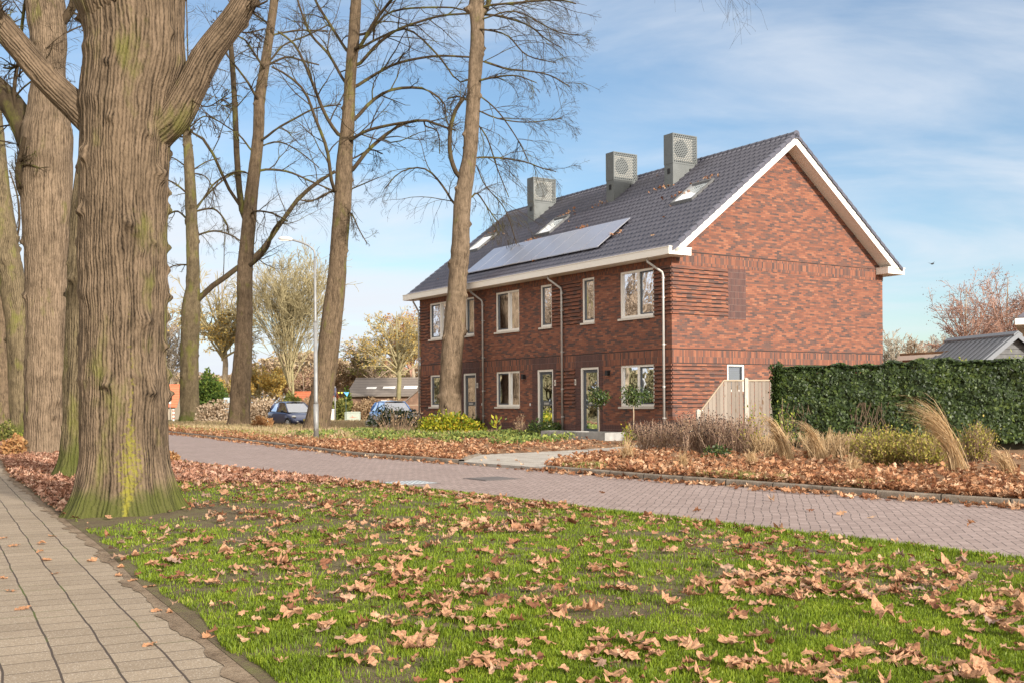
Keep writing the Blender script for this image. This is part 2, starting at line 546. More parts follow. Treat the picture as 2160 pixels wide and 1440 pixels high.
def path_mat():
    t = NT('concrete_paving')
    p = t.co('World')
    wob = t.noise(p, 1.3, 2); wob2 = t.noise(t.map(p, loc=(9, 3, 0)), 1.1, 2)
    w2 = t.N.new('ShaderNodeVectorMath'); w2.operation = 'ADD'
    t.put(w2.inputs[0], p); t.put(w2.inputs[1], t.vec(t.m('MULTIPLY_ADD', wob, 0.05, 1.32 - 0.025), t.m('MULTIPLY_ADD', wob2, 0.05, -5.64)))
    # rotate so that +y of the texture runs along the path
    v = t.map(w2.outputs[0], rot=(0, 0, -math.atan2(0.4695, 0.883)))
    x, y, _ = t.xyz(v)
    v = t.vec(y, t.m('ADD', x, 0.02))
    b = t.N.new('ShaderNodeTexBrick')
    t.put(b.inputs['Vector'], v)
    b.inputs['Color1'].default_value = (0, 0, 0, 1); b.inputs['Color2'].default_value = (1, 1, 1, 1)
    b.inputs['Scale'].default_value = 1; b.inputs['Mortar Size'].default_value = 0.007
    b.inputs['Mortar Smooth'].default_value = 0.2
    b.inputs['Brick Width'].default_value = 0.245; b.inputs['Row Height'].default_value = 0.285
    b.offset = 0.5
    n = t.noise(p, 1.1, 5, 0.62); f = t.noise(p, 75, 3, 0.65)
    vor = t.N.new('ShaderNodeTexVoronoi'); vor.inputs['Scale'].default_value = 60; t.put(vor.inputs['Vector'], p)
    sp = t.m('LESS_THAN', vor.outputs['Distance'], 0.22)
    c = t.mix(t.m('ADD', t.m('MULTIPLY', b.outputs['Color'], 0.3), t.m('MULTIPLY', n, 0.7)), (0.17, 0.132, 0.092), (0.315, 0.255, 0.185))
    c = t.mix(0.75, c, t.mix(f, (0.3, 0.28, 0.26), (1.65, 1.65, 1.65)), 'MULTIPLY')
    c = t.mix(t.m('MULTIPLY', sp, t.m('MULTIPLY', n, 0.9)), c, (0.60, 0.55, 0.48))
    moss = t.step(t.noise(p, 1.7, 4), 0.52, 0.66)
    jc = t.mix(moss, (0.06, 0.045, 0.035), (0.07, 0.085, 0.02))
    # the long joints are open and darker, the cross joints tight
    lng = t.m('LESS_THAN', t.m('ABSOLUTE', t.m('SUBTRACT', t.m('FRACT', t.m('DIVIDE', t.m('ADD', x, 0.02 + 0.1425), 0.285)), 0.5)), 0.022)
    jf = t.m('MAXIMUM', t.m('MULTIPLY', b.outputs['Fac'], 0.8), lng)
    c = t.mix(jf, c, jc)
    t.bump(t.m('SUBTRACT', t.m('MULTIPLY', f, 0.25), jf), 0.6, 0.01)
    return t.out(c, 0.85, spec=0.25)


def soil_mat(name, a, b, c_, sc=3.0):
    t = NT(name)
    p = t.co('World')
    n = t.noise(p, sc, 6, 0.65); n2 = t.noise(p, sc * 14, 4, 0.7)
    f = t.m('ADD', t.m('MULTIPLY', n, 0.6), t.m('MULTIPLY', n2, 0.4))
    t.bump(n2, 0.8, 0.03)
    return t.out(t.ramp(f, [(0.36, a), (0.5, b), (0.63, c_)]), 0.95, spec=0.15)


def kerb_mat():
    t = NT('kerb_concrete')
    p = t.co('World')
    u = t.N.new('ShaderNodeUVMap'); u.uv_map = 'UVMap'
    x, y, _ = t.xyz(u.outputs[0])
    j = t.m('LESS_THAN', t.m('FRACT', x), 0.022)
    n = t.noise(p, 3, 5, 0.65); f = t.noise(p, 60, 3)
    c = t.ramp(t.m('ADD', t.m('MULTIPLY', n, 0.6), t.m('MULTIPLY', f, 0.4)), [(0.35, (0.10, 0.08, 0.06)), (0.5, (0.19, 0.155, 0.12)), (0.65, (0.29, 0.25, 0.20))])
    c = t.mix(j, c, (0.025, 0.02, 0.015))
    t.bump(f, 0.4, 0.01)
    return t.out(c, 0.85, spec=0.25)


M['road'] = road_mat(); M['path'] = path_mat(); M['kerb'] = kerb_mat()
M['lawn'] = soil_mat('lawn_soil', (0.085, 0.062, 0.042), (0.125, 0.098, 0.058), (0.13, 0.125, 0.05))
M['litter'] = soil_mat('litter_soil', (0.10, 0.06, 0.035), (0.20, 0.12, 0.07), (0.30, 0.19, 0.11))
M['ground'] = soil_mat('field_ground', (0.10, 0.09, 0.035), (0.20, 0.17, 0.08), (0.30, 0.25, 0.13), 0.6)
M['dirt'] = soil_mat('dirt_strip', (0.10, 0.07, 0.045), (0.19, 0.14, 0.095), (0.28, 0.215, 0.15))
M['slab'] = soil_mat('concrete_slab', (0.25, 0.22, 0.19), (0.35, 0.32, 0.28), (0.44, 0.41, 0.36), 2)


def sheet(name, mat, xa, xb, Ys, z, kind='structure', zb=None):
    Ys = np.asarray(Ys, float); n = len(Ys); k = 14
    A = xa(Ys); B = xb(Ys)
    s = np.linspace(0, 1, k)
    X = A[:, None] * (1 - s) + B[:, None] * s
    Z = np.full_like(X, z) if not callable(z) else z(X, Ys[:, None] + 0 * X)
    V = np.stack([X, Ys[:, None] + 0 * X, Z], -1).reshape(-1, 3)
    i = np.arange(n - 1)[:, None]; j = np.arange(k - 1)[None]
    F = np.stack([i * k + j, i * k + j + 1, (i + 1) * k + j + 1, (i + 1) * k + j], -1).reshape(-1, 4)
    o = npmesh(name, V, F, mat)
    return tag(o, kind=kind)


g = MB(); g.add([(-900, -60, -0.03), (900, -60, -0.03), (900, 1500, -0.03), (-900, 1500, -0.03)], [(0, 1, 2, 3)])
tag(g.build('ground', M['ground']), kind='structure')
YS = np.unique(np.concatenate([np.linspace(-5, 40, 60), np.linspace(40, 150, 40)]))
tag(sheet('road', M['road'], lambda Y: xnear(Y) - 0.06, xfar, YS, 0.0), kind='structure')
LAWN_YS = np.concatenate([np.linspace(-4, 60, 80), [80, 110, 150]])


def lawn_z(X, Y):
    t = np.clip((X - xpath(Y)) / np.maximum(xnear(Y) - xpath(Y), 0.1), 0, 1)
    return 0.012 + 0.05 * np.sin(np.pi * t) ** 0.7


sheet('lawn', M['lawn'], xpath, xnear, LAWN_YS, lawn_z)
sheet('path', M['path'], lambda Y: xpath(Y) - 3.3, lambda Y: xpath(Y) - 0.06, LAWN_YS, 0.004)
sheet('path_edge_soil', M['dirt'], lambda Y: xpath(Y) - 0.07 - 0.15 * vnoise(Y * 2.3, Y * 0 + 3) * vnoise(Y * 9, Y * 0 + 8), lambda Y: xpath(Y) + 0.03, np.linspace(-4, 60, 1400), 0.0085)


VERGE = 0.10


def verge_z(X, Y):
    d = X - xfar(Y)
    z = VERGE - 0.01 + 0.06 * np.clip(d / 4, 0, 1) + 0.02 * np.sin(X * 2.1) * np.sin(Y * 1.7) * np.clip(d, 0, 1)
    dm = np.full(np.shape(X), 9.0)
    for i in range(len(DRV) - 1):
        (x1, y1), (x2, y2) = DRV[i], DRV[i + 1]
        t = np.clip(((X - x1) * (x2 - x1) + (Y - y1) * (y2 - y1)) / ((x2 - x1) ** 2 + (y2 - y1) ** 2), 0, 1)
        dm = np.minimum(dm, np.hypot(X - x1 - t * (x2 - x1), Y - y1 - t * (y2 - y1)))
    k = np.clip((dm - 0.25) / 0.7, 0, 1)
    return z * k + 0.067 * (1 - k)


def side_strip(Y): return xfar(Y) + 0.12
vy1 = np.linspace(-5, 22.83, 40); vy2 = np.linspace(25.5, 75, 60)
# driveway slab outline on the ground
DRV = [(-1.26, 25.5), (-1.05, 28.4), (0.2, 29.4), (1.6, 30.6), (3.2, 32.6), (4.6, 35.3), (5.6, 34.9), (5.3, 33.0), (3.6, 30.6), (2.3, 28.6), (1.25, 26.4), (0.66, 22.83)]
d = MB(); SLAB = [(-1.26, 25.5), (-1.4, 28.6), (0.0, 29.8), (1.4, 31.0), (2.9, 33.0), (4.3, 35.9), (6.1, 35.1), (5.8, 32.8), (4.0, 30.3), (2.7, 28.3), (1.6, 26.2), (0.66, 22.83)]
d.prism([(x, y, -0.02) for x, y in SLAB], (0, 0, 0.085))
tag(d.build('driveway', M['slab']), kind='structure')


def in_poly(P, X, Y):
    c = np.zeros(X.shape, bool); n = len(P)
    for i in range(n):
        x1, y1 = P[i]; x2, y2 = P[(i + 1) % n]
        hit = ((y1 > Y) != (y2 > Y)) & (X < (x2 - x1) * (Y - y1) / ((y2 - y1) + 1e-12) + x1)
        c ^= hit
    return c


def verge_mesh():
    """verge of the far side, cut out where the slab runs: built as two polygons triangulated on a grid"""
    A = MB()
    step = 0.2
    Y, X = np.meshgrid(np.arange(-5, 76, step), np.arange(-34, 32, step), indexing='ij')
    ny, nx = Y.shape
    ok = (X > xfar(Y) + 0.16) & ~in_poly(DRV, X, Y)
    # snap the outline vertices: push verts just left of kerb onto it
    kb = X > xfar(Y) + 0.16; dv = in_poly(DRV, X, Y)
    inside_c = (kb[:-1, :-1] | kb[1:, :-1] | kb[:-1, 1:] | kb[1:, 1:]) & ~(dv[:-1, :-1] | dv[1:, :-1] | dv[:-1, 1:] | dv[1:, 1:])
    XX = np.maximum(X, xfar(Y) + 0.10)
    Z = verge_z(XX, Y)
    out = in_poly(DRV, XX, Y)
    Z = np.where(out, -0.0, Z)
    V = np.stack([XX, Y, Z], -1).reshape(-1, 3)
    i, j = np.nonzero(inside_c)
    a = i * nx + j
    F = np.stack([a, a + 1, a + nx + 1, a + nx], -1)
    return npmesh('verge', V, F, M['litter'])


tag(verge_mesh(), kind='structure')


def kerb(name, pts):
    P = smooth_path([(x, y, 0) for x, y in pts], 60)
    T = np.gradient(P, axis=0); T /= np.linalg.norm(T, axis=1, keepdims=True)
    Nn = np.stack([-T[:, 1], T[:, 0], 0 * T[:, 0]], -1)
    if Nn[0, 0] < 0: Nn = -Nn
    prof = [(0.0, -0.02), (0.0, 0.085), (0.015, 0.105), (0.13, 0.108), (0.135, -0.02)]
    L_ = np.concatenate([[0], np.cumsum(np.linalg.norm(np.diff(P, axis=0), axis=1))])
    V = []; UV = []
    for i in range(len(P)):
        for a, z in prof:
            V.append(P[i] + Nn[i] * a + np.array([0, 0, z])); UV.append((L_[i], z))
    k = len(prof); F = []
    for i in range(len(P) - 1):
        for j in range(k - 1):
            F.append((i * k + j, i * k + j + 1, (i + 1) * k + j + 1, (i + 1) * k + j))
    F2 = np.array(F)
    return npmesh(name, V, F2, M['kerb'], uv=UV)


k1 = [(x, y) for y, x in FAR if y >= 25.5 and y < 100][::1]
kk = kerb('kerb', k1 if True else None)
tag(kk, kind='structure')
kk = kerb('kerb', [(x, y) for y, x in FAR if y <= 22.83]); tag(kk, kind='structure')
# return of the kerb into the driveway mouth
kk = kerb('kerb', [(-1.26, 25.5), (-1.15, 27.0), (-0.95, 28.6)]); tag(kk, kind='structure')

# drain cover and old patch in the road
M['cover'] = simple('cast_cover', (0.32, 0.34, 0.35), 0.45, 0.3, 0.25, 20)
M['patch'] = simple('dark_patch', (0.10, 0.085, 0.08), 0.9, var=0.25, scale=12)


def flat_cover(name, px, py, w, dep, mat, label, cat, pat=False):
    x, y, _ = gp(px, py)
    t = empty(name, (x, y, 0), R(33), label, cat)
    b = MB(); b.box(-w / 2, w / 2, -dep / 2, dep / 2, -0.03, 0.008); b.build('frame', M['kerb' if False else 'patch'], t)
    b = MB(); b.box(-w / 2 + 0.05, w / 2 - 0.05, -dep / 2 + 0.05, dep / 2 - 0.05, 0.006, 0.014)
    if pat:
        for i in range(7):
            for j in range(5):
                cx = (i - 3) * (w - 0.14) / 7; cy = (j - 2) * (dep - 0.14) / 5
                b.box(cx - 0.03, cx + 0.03, cy - 0.03, cy + 0.03, 0.014, 0.019)
    b.build('lid', mat, t)


flat_cover('drain_cover', 862, 1018, 0.85, 0.85, M['cover'], 'pale metal inspection cover set in the pink brick road', 'drain cover', True)
flat_cover('drain_cover', 1038, 1009, 0.8, 0.8, M['patch'], 'dark square inspection cover in the road near the driveway mouth', 'drain cover', False)
# ---------------------------------------------------------------- the brick terrace
# local frame: x = back from the facade (b), y = along the facade away from the camera (a)
TH = 0.575
HOUSE = empty('brick_terrace', (5.315, 36.0, 0), TH, 'three red brick terraced homes under one dark tiled roof with white trim', 'house')
D_, LEN = 10.69, 17.64
ZE = 6.22       # wall top at eaves
KS = 0.767      # roof slope
OV, EO = 0.56, 0.60
ZR = ZE + KS * D_ / 2


def wall_holes(mb, axis, fixed, u0, u1, z0, z1, holes, rev, inward, topfn=None):
    """wall in plane axis=fixed; axis 'x': plane x=fixed, u=y ; 'y': plane y=fixed, u=x"""
    us = sorted({u0, u1, *[h[0] for h in holes], *[h[1] for h in holes]})
    zs = sorted({z0, z1, *[h[2] for h in holes], *[h[3] for h in holes]})
    def P(u, z, d=0.0):
        return (fixed + d * inward, u, z) if axis == 'x' else (u, fixed + d * inward, z)
    for i in range(len(us) - 1):
        for j in range(len(zs) - 1):
            uc, zc = (us[i] + us[i + 1]) / 2, (zs[j] + zs[j + 1]) / 2
            if any(h[0] < uc < h[1] and h[2] < zc < h[3] for h in holes): continue
            mb.add([P(us[i], zs[j]), P(us[i + 1], zs[j]), P(us[i + 1], zs[j + 1]), P(us[i], zs[j + 1])], [(0, 1, 2, 3)])
    for a, b, c, d in holes:
        for q in ([(a, c), (a, d)], [(b, c), (b, d)], [(a, c), (b, c)], [(a, d), (b, d)]):
            (p1, q1), (p2, q2) = q
            mb.add([P(p1, q1), P(p2, q2), P(p2, q2, rev), P(p1, q1, rev)], [(0, 1, 2, 3)])


WU, WL = (4.33, 5.96), (1.26, 2.70)
# (a0, a1, z0, z1, kind, mullion a)
WIN = [(0.90, 2.73, *WU, 1.75), (4.22, 4.96, *WU, None), (6.92, 7.69, *WU, None), (9.20, 10.97, *WU, 10.02), (12.73, 13.45, *WU, None), (14.87, 16.69, *WU, 15.72),
       (0.91, 2.74, *WL, 1.78), (9.20, 10.98, *WL, 10.02), (14.87, 16.69, *WL, 15.72)]
DOORS = [(3.99, 5.10, 0.30, 2.70), (6.85, 7.94, 0.30, 2.70), (12.59, 13.67, 0.30, 2.70)]
PIL = [(3.76, 5.41), (6.63, 8.28), (12.30, 13.95)]

fw = MB()
wall_holes(fw, 'x', 0.0, 0.0, LEN, 0.0, ZE, [w[:4] for w in WIN] + list(DOORS), 0.16, 1)
front_wall = fw.build('front_wall', M['brick'], HOUSE)
# gable wall: rectangle with window hole + triangle
gw = MB()
GWIN = (2.50, 3.33, 1.75, 2.71)
wall_holes(gw, 'y', 0.0, 0.0, D_, 0.0, ZE, [GWIN], 0.16, 1)
gw.add([(0, 0, ZE), (D_, 0, ZE), (D_, 0, 6.50 + KS * 0.29 - 0.2), (D_ / 2, 0, 6.50 + KS * (0.29 + D_ / 2) - 0.2), (0, 0, 6.50 + KS * 0.29 - 0.2)], [(0, 1, 2, 3, 4)])
gw.build('gable_wall', M['brick'], HOUSE)
bw = MB()
bw.add([(D_, 0, 0), (D_, LEN, 0), (D_, LEN, ZE), (D_, 0, ZE)], [(0, 1, 2, 3)])
bw.add([(0, LEN, 0), (D_, LEN, 0), (D_, LEN, ZE), (D_ / 2, LEN, ZR), (0, LEN, ZE)], [(0, 1, 2, 3, 4)])
bw.build('rear_wall', M['brick'], HOUSE)

# upright brick bands, groove shade strips and relief courses
bd = MB()
e = 0.006


def fband(mb, a0, a1, z0, z1, d=e): mb.box(-d, 0.02, a0, a1, z0, z1)
def gband(mb, b0, b1, z0, z1, d=e): mb.box(b0, b1, -d, 0.02, z0, z1)


cuts = [(-e, 3.76), (5.41, 6.63), (8.28, 12.30), (13.95, LEN)]
for a0, a1 in cuts: fband(bd, a0, a1, 2.72, 3.15)
gband(bd, 0.0, D_, 2.72, 3.15)
gband(bd, 0.0, D_, 5.975, 6.20)
fband(bd, 0.0, LEN, 5.975, 6.19)
g2 = MB()
# upright course on the gable above eaves line up to 6.38
zt = 6.38
bL = 0.02
bd.add([(0.05, -e, 6.2), (D_ - 0.05, -e, 6.2), (D_ - bL, -e, zt), (bL, -e, zt)], [(0, 1, 2, 3)])
bd.build('upright_brick_band', M['soldier'], HOUSE)
jt = MB()
for z in (3.165,):
    jt.box(-0.008, 0.01, -0.008, LEN, z, z + 0.028)
    jt.box(0.002, D_, -0.008, 0.01, z, z + 0.028)
jt.box(bL + 0.05, D_ - bL - 0.05, -0.008, 0.01, 6.395, 6.423)
jt.box(0.0, D_, -0.009, 0.01, 2.695, 2.715)
jt.build('groove_shade_strip', M['joint'], HOUSE)  # proud dark strips stand in for the shade inside the groove
for (a0, a1), (d0, d1, dz0, dz1) in zip(PIL, DOORS):
    for lo, hi in ((a0, d0), (d1, a1)):
        db = MB(); db.box(-0.009, 0.02, lo, hi, 0.02, 2.70); db.build('dark_brick_pier', M['dark_brick'], HOUSE)
    db = MB(); db.box(-0.0095, 0.02, a0, a1, 2.704, 3.15); db.build('dark_brick_lintel', M['dark_upright'], HOUSE)
db = MB(); db.box(2.55, 3.40, -0.009, 0.02, 4.23, 5.965)
db.build('dark_brick_panel', M['dark_upright'], HOUSE)
pl = MB()
segs = [(-0.011, 3.76), (5.41, 6.63), (8.28, 12.30), (13.95, LEN)]
for a0, a1 in segs: pl.box(-0.012, 0.02, a0, a1, 0.0, 0.60)
pl.box(0.012, D_, -0.012, 0.02, 0.0, 0.60)
pl.build('plinth', M['dark_upright'], HOUSE)
rb = MB(); rj = MB()


def ribs(f, lo, hi, z0, z1):
    z = z0
    while z + 0.06 < z1:
        f(rb, lo, hi, z, z + 0.0625, 0.045); f(rj, lo, hi, z - 0.022, z - 0.001, 0.004); z += 0.1375  # dark strip under each rib paints the shade below it


for fn_, lo, hi, z0, z1 in [(fband, 0.0, 0.89, WU[0], 5.96), (fband, 5.02, 6.87, WU[0], 5.96), (fband, 16.74, LEN, WU[0], 5.96), (gband, 0.0, 2.54, WU[0], 5.96),
                            (fband, 0.0, 0.89, 1.24, 2.69), (fband, 5.42, 6.62, 1.24, 2.69), (fband, 16.74, LEN, 1.24, 2.69), (gband, 0.0, 2.46, 1.24, 2.69)]:
    rb = MB(); rj = MB()
    ribs(fn_, lo, hi, z0, z1)
    rj.build('rib_shade_strip', M['joint'], rb.build('relief_brickwork', M['brick'], HOUSE))

# rooms behind the windows
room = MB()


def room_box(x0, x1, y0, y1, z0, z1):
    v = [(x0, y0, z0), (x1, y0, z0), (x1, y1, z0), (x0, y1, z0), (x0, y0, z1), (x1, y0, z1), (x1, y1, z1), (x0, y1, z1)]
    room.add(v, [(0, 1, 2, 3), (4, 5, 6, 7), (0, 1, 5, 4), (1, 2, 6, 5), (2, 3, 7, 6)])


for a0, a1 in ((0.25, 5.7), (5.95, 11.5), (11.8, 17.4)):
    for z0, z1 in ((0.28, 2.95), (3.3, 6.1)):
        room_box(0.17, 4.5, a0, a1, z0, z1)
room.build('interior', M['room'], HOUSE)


def pane_quad(mb, x, a0, a1, z0, z1): mb.add([(x, a0, z0), (x, a1, z0), (x, a1, z1), (x, a0, z1)], [(0, 1, 2, 3)])


def make_window(a0, a1, z0, z1, mul, deco):
    t = 0.075
    fr = MB(); x0, x1 = 0.035, 0.12
    fr.box(x0, x1, a0, a0 + t, z0, z1); fr.box(x0, x1, a1 - t, a1, z0, z1)
    fr.box(x0 + .001, x1, a0 + t, a1 - t, z1 - t, z1); fr.box(x0 + .001, x1, a0 + t, a1 - t, z0, z0 + t * 1.1)
    if mul: fr.box(x0 + .002, x1, mul - 0.055, mul + 0.055, z0 + t * 1.1, z1 - t)
    w = fr.build('window', M['cream'], HOUSE)
    parts = [(a0 + t, (mul - 0.055) if mul else a1 - t)] + ([(mul + 0.055, a1 - t)] if mul else [])
    for i, (p, q) in enumerate(parts):
        sash = (i == 0) or not mul or True
        s = MB(); k = 0.05
        zz0, zz1 = z0 + t * 1.1, z1 - t
        if (mul and i == deco.get('sash', 0)) or not mul:
            for bx in ((p, p + k, zz0, zz1), (q - k, q, zz0, zz1), (p + k, q - k, zz1 - k, zz1), (p + k, q - k, zz0, zz0 + k)):
                s.box(0.07, 0.13, *bx)
            s.build('sash', M['sash'], w)
            p, q, zz0, zz1 = p + k, q - k, zz0 + k, zz1 - k
        gl = MB(); pane_quad(gl, 0.10, p, q, zz0, zz1); gl.build('pane', M['glass'], w)
    s = MB(); s.box(-0.06, 0.10, a0 - 0.03, a1 + 0.07, z0 - 0.075, z0 - 0.005); s.build('sill', M['sill'], w)
    if deco.get('curtain'):
        c = MB()
        for (p, q, zl) in deco['curtain']:
            n = 12
            for i in range(n):
                u0 = p + (q - p) * i / n; u1 = p + (q - p) * (i + 1) / n
                dx0 = 0.03 * (i % 2); dx1 = 0.03 * ((i + 1) % 2)
                c.add([(0.22 + dx0, u0, zl), (0.22 + dx1, u1, zl), (0.22 + dx1, u1, z1), (0.22 + dx0, u0, z1)], [(0, 1, 2, 3)])
        c.build('curtain', M['curtain'], w)
    if deco.get('blind'):
        c = MB(); pane_quad(c, 0.16, a0 + t, a1 - t, z0 + deco['blind'], z1 - 0.02)
        c.box(0.15, 0.155, a0 + t, a1 - t, z0 + 0.75, z0 + 0.78); c.build('blind', M['blindcloth'], w)
    return w


DECO = [{'sash': 0, 'curtain': [(2.45, 2.73, 4.33)]}, {'curtain': [(4.75, 4.96, 4.33)]}, {'curtain': [(7.5, 7.69, 4.33)]}, {'sash': 1, 'curtain': [(10.7, 10.97, 4.33), (9.2, 9.4, 4.33)]}, {'blind': 0.05}, {'sash': 1, 'blind': 0.05},
        {'sash': 0, 'curtain': [(2.5, 2.73, 1.26)]}, {'sash': 1, 'curtain': [(9.2, 9.95, 1.9), (10.6, 10.97, 1.26)]}, {'sash': 1, 'curtain': [(16.3, 16.69, 1.26)]}]
for w_, dc in zip(WIN, DECO): make_window(*w_, dc)

# gable window
b0, b1, z0, z1 = GWIN
fr = MB(); t = 0.075
fr.box(b0, b0 + t, 0.035, 0.12, z0, z1); fr.box(b1 - t, b1, 0.035, 0.12, z0, z1)
fr.box(b0 + t, b1 - t, 0.036, 0.12, z1 - t, z1); fr.box(b0 + t, b1 - t, 0.036, 0.12, z0, z0 + t)
w = fr.build('window', M['white'], HOUSE)
s = MB(); k = 0.045; p, q, u, v = b0 + t, b1 - t, z0 + t, z1 - t
s.box(p, p + k, 0.07, 0.13, u, v); s.box(q - k, q, 0.07, 0.13, u, v); s.box(p + k, q - k, 0.07, 0.13, v - k, v); s.box(p + k, q - k, 0.07, 0.13, u, u + k)
s.build('sash', M['sash'], w)
s = MB(); s.add([(p + k, 0.1, u + k), (q - k, 0.1, u + k), (q - k, 0.1, v - k), (p + k, 0.1, v - k)], [(0, 1, 2, 3)]); s.build('pane', M['glass'], w)
s = MB()
for i in range(12): s.box(p, q, 0.15, 0.152, u + i * 0.065, u + 0.045 + i * 0.065)
s.build('blind', M['blindcloth'], w)


def digit_strokes(mb, a, z, ch, x):
    """seven-segment like numerals 3 cm high drawn as thin raised bars (reads from outside: a runs right to left)"""
    S = {'1': 'bc', '0': 'abcdef', '2': 'abged', '4': 'fgbc', '6': 'afgedc', '8': 'abcdefg'}[ch]
    w, h, t = 0.05, 0.09, 0.014
    seg = {'a': (0, w, h - t, h), 'g': (0, w, h / 2 - t / 2, h / 2 + t / 2), 'd': (0, w, 0, t), 'b': (w - t, w, h / 2, h), 'c': (w - t, w, 0, h / 2), 'f': (0, t, h / 2, h), 'e': (0, t, 0, h / 2)}
    for k in S:
        u0, u1, v0, v1 = seg[k]
        mb.box(x - 0.004, x, a - u1, a - u0, z + v0, z + v1)


def make_door(a0, a1, z0, z1, glasscol):
    t = 0.09
    fr = MB()
    fr.box(0.02, 0.13, a0, a0 + t, z0, z1); fr.box(0.02, 0.13, a1 - t, a1, z0, z1); fr.box(0.021, 0.13, a0 + t, a1 - t, z1 - t * .9, z1)
    d = fr.build('door', M['cream'], HOUSE)
    p, q, u, v = a0 + t, a1 - t, z0 + 0.03, z1 - t * .9
    lf = MB(); k = 0.11; zl = z0 + 1.0
    lf.box(0.075, 0.12, p, p + k, u, v); lf.box(0.075, 0.12, q - k, q, u, v)
    lf.box(0.076, 0.12, p + k, q - k, v - k, v); lf.box(0.076, 0.12, p + k, q - k, u, u + 0.12); lf.box(0.068, 0.12, p + 0.02, q - 0.02, zl, zl + 0.17)
    lf.build('door_leaf', M['sash'], d)
    gl = MB(); pane_quad(gl, 0.10, p + k, q - k, u + 0.12, zl); pane_quad(gl, 0.10, p + k, q - k, zl + 0.17, v - k); gl.build('pane', M['glass'], d)
    ls = MB(); m_ = (p + q) / 2; ls.box(0.055, 0.068, m_ - 0.17, m_ + 0.17, zl + 0.045, zl + 0.125); ls.build('letter_slot', M['steel'], d)
    h = MB(); h.box(0.03, 0.075, p + 0.045, p + 0.075, zl + 0.02, zl + 0.045); h.box(0.03, 0.042, p + 0.045, p + 0.17, zl + 0.02, zl + 0.045); h.build('handle', M['steel'], d)
    st = MB(); st.box(-0.10, 0.13, a0 - 0.02, a1 + 0.02, z0 - 0.07, z0); st.build('step', M['sill'], d)
    cu = MB(); pane_quad(cu, 0.2, p, q, u, v); cu.build('curtain', simple('hall_view', glasscol, 0.9, var=0.5, scale=1.5), d)
    return d


make_door(*DOORS[0], (0.16, 0.20, 0.19)); make_door(*DOORS[1], (0.07, 0.075, 0.06)); make_door(*DOORS[2], (0.05, 0.075, 0.055))
for a, num in ((5.40, '8'), (6.69, '6'), (12.46, '4')):
    p = MB(); p.box(-0.03, -0.011, a - 0.055, a + 0.055, 2.06, 2.28); n = p.build('number_plate', M['sill'], HOUSE)
    q = MB(); digit_strokes(q, a + 0.025, 2.125, num, -0.03); q.build('numeral', M['black'], n)
for a, z in ((3.39, 2.46), (8.83, 2.45)):
    p = MB(); p.box(-0.13, 0.0, a - 0.07, a + 0.07, z - 0.09, z + 0.09); l_ = p.build('wall_light', M['black'], HOUSE)
    q = MB(); q.box(-0.11, -0.02, a - 0.05, a + 0.05, z - 0.096, z - 0.09); q.build('lamp_glass', M['white'], l_)
for a, z in ((3.68, 1.36), (8.43, 1.34), (12.1, 1.36)):
    p = MB(); p.box(-0.022, 0.0, a - 0.03, a + 0.03, z - 0.05, z + 0.05); b_ = p.build('doorbell', M['white'], HOUSE)
    q = MB(); q.sphere((-0.022, a, z - 0.01), 0.014, 8, 4, (0.5, 1, 1)); q.build('button', M['steel'], b_)

# ---- roof
zref = 6.47


def rz(b): return 6.50 + KS * (b + 0.29)


def tiles():
    wave = 0.245
    A = np.arange(-OV + 0.0, LEN + OV - 0.02, wave / 8)
    prof = 0.06 * (0.5 - 0.5 * np.cos(2 * np.pi * A / wave)) ** 0.8
    bmin, bmid = -0.44, D_ / 2
    nc = 22; sl = (bmid - bmin) / nc
    rows = []
    for i in range(nc):
        rows.append((bmin + i * sl - 0.012, 0.055)); rows.append((bmin + (i + 1) * sl, 0.0))
    V = []; F = []
    jit = RNG.normal(0, 0.0025, (nc, len(A) // 8 + 2))
    def side(mirror):
        base = sum(len(v) for v in V)
        m = len(A)
        for ri, (b, dz) in enumerate(rows):
            j = jit[ri // 2][np.minimum(np.arange(m) // 8, jit.shape[1] - 1)]
            z = rz(b) + dz + prof + j * (1 if dz > 0 else 0.3)
            bb = b if not mirror else D_ - b
            V.append(np.stack([np.full(m, bb), A, z], -1))
        r = np.arange(len(rows) - 1)[:, None]; c = np.arange(m - 1)[None]
        f = np.stack([base + r * m + c, base + r * m + c + 1, base + (r + 1) * m + c + 1, base + (r + 1) * m + c], -1).reshape(-1, 4)
        F.append(f if mirror else f[:, ::-1])
    side(False); side(True)
    o = npmesh('roof', np.concatenate(V), np.concatenate(F), M['tile'], HOUSE)
    return o


ROOF = tiles()
# roof deck just below tiles so nothing shows through
dk = MB()
for s in (0, 1):
    f = (lambda b: b) if s == 0 else (lambda b: D_ - b)
    dk.add([(f(-0.40), -OV + 0.03, rz(-0.40) - 0.03), (f(D_ / 2), -OV + 0.03, rz(D_ / 2) - 0.03), (f(D_ / 2), LEN + OV - 0.03, rz(D_ / 2) - 0.03), (f(-0.40), LEN + OV - 0.03, rz(-0.40) - 0.03)], [(0, 1, 2, 3)])
dk.build('deck', M['joint'], ROOF)
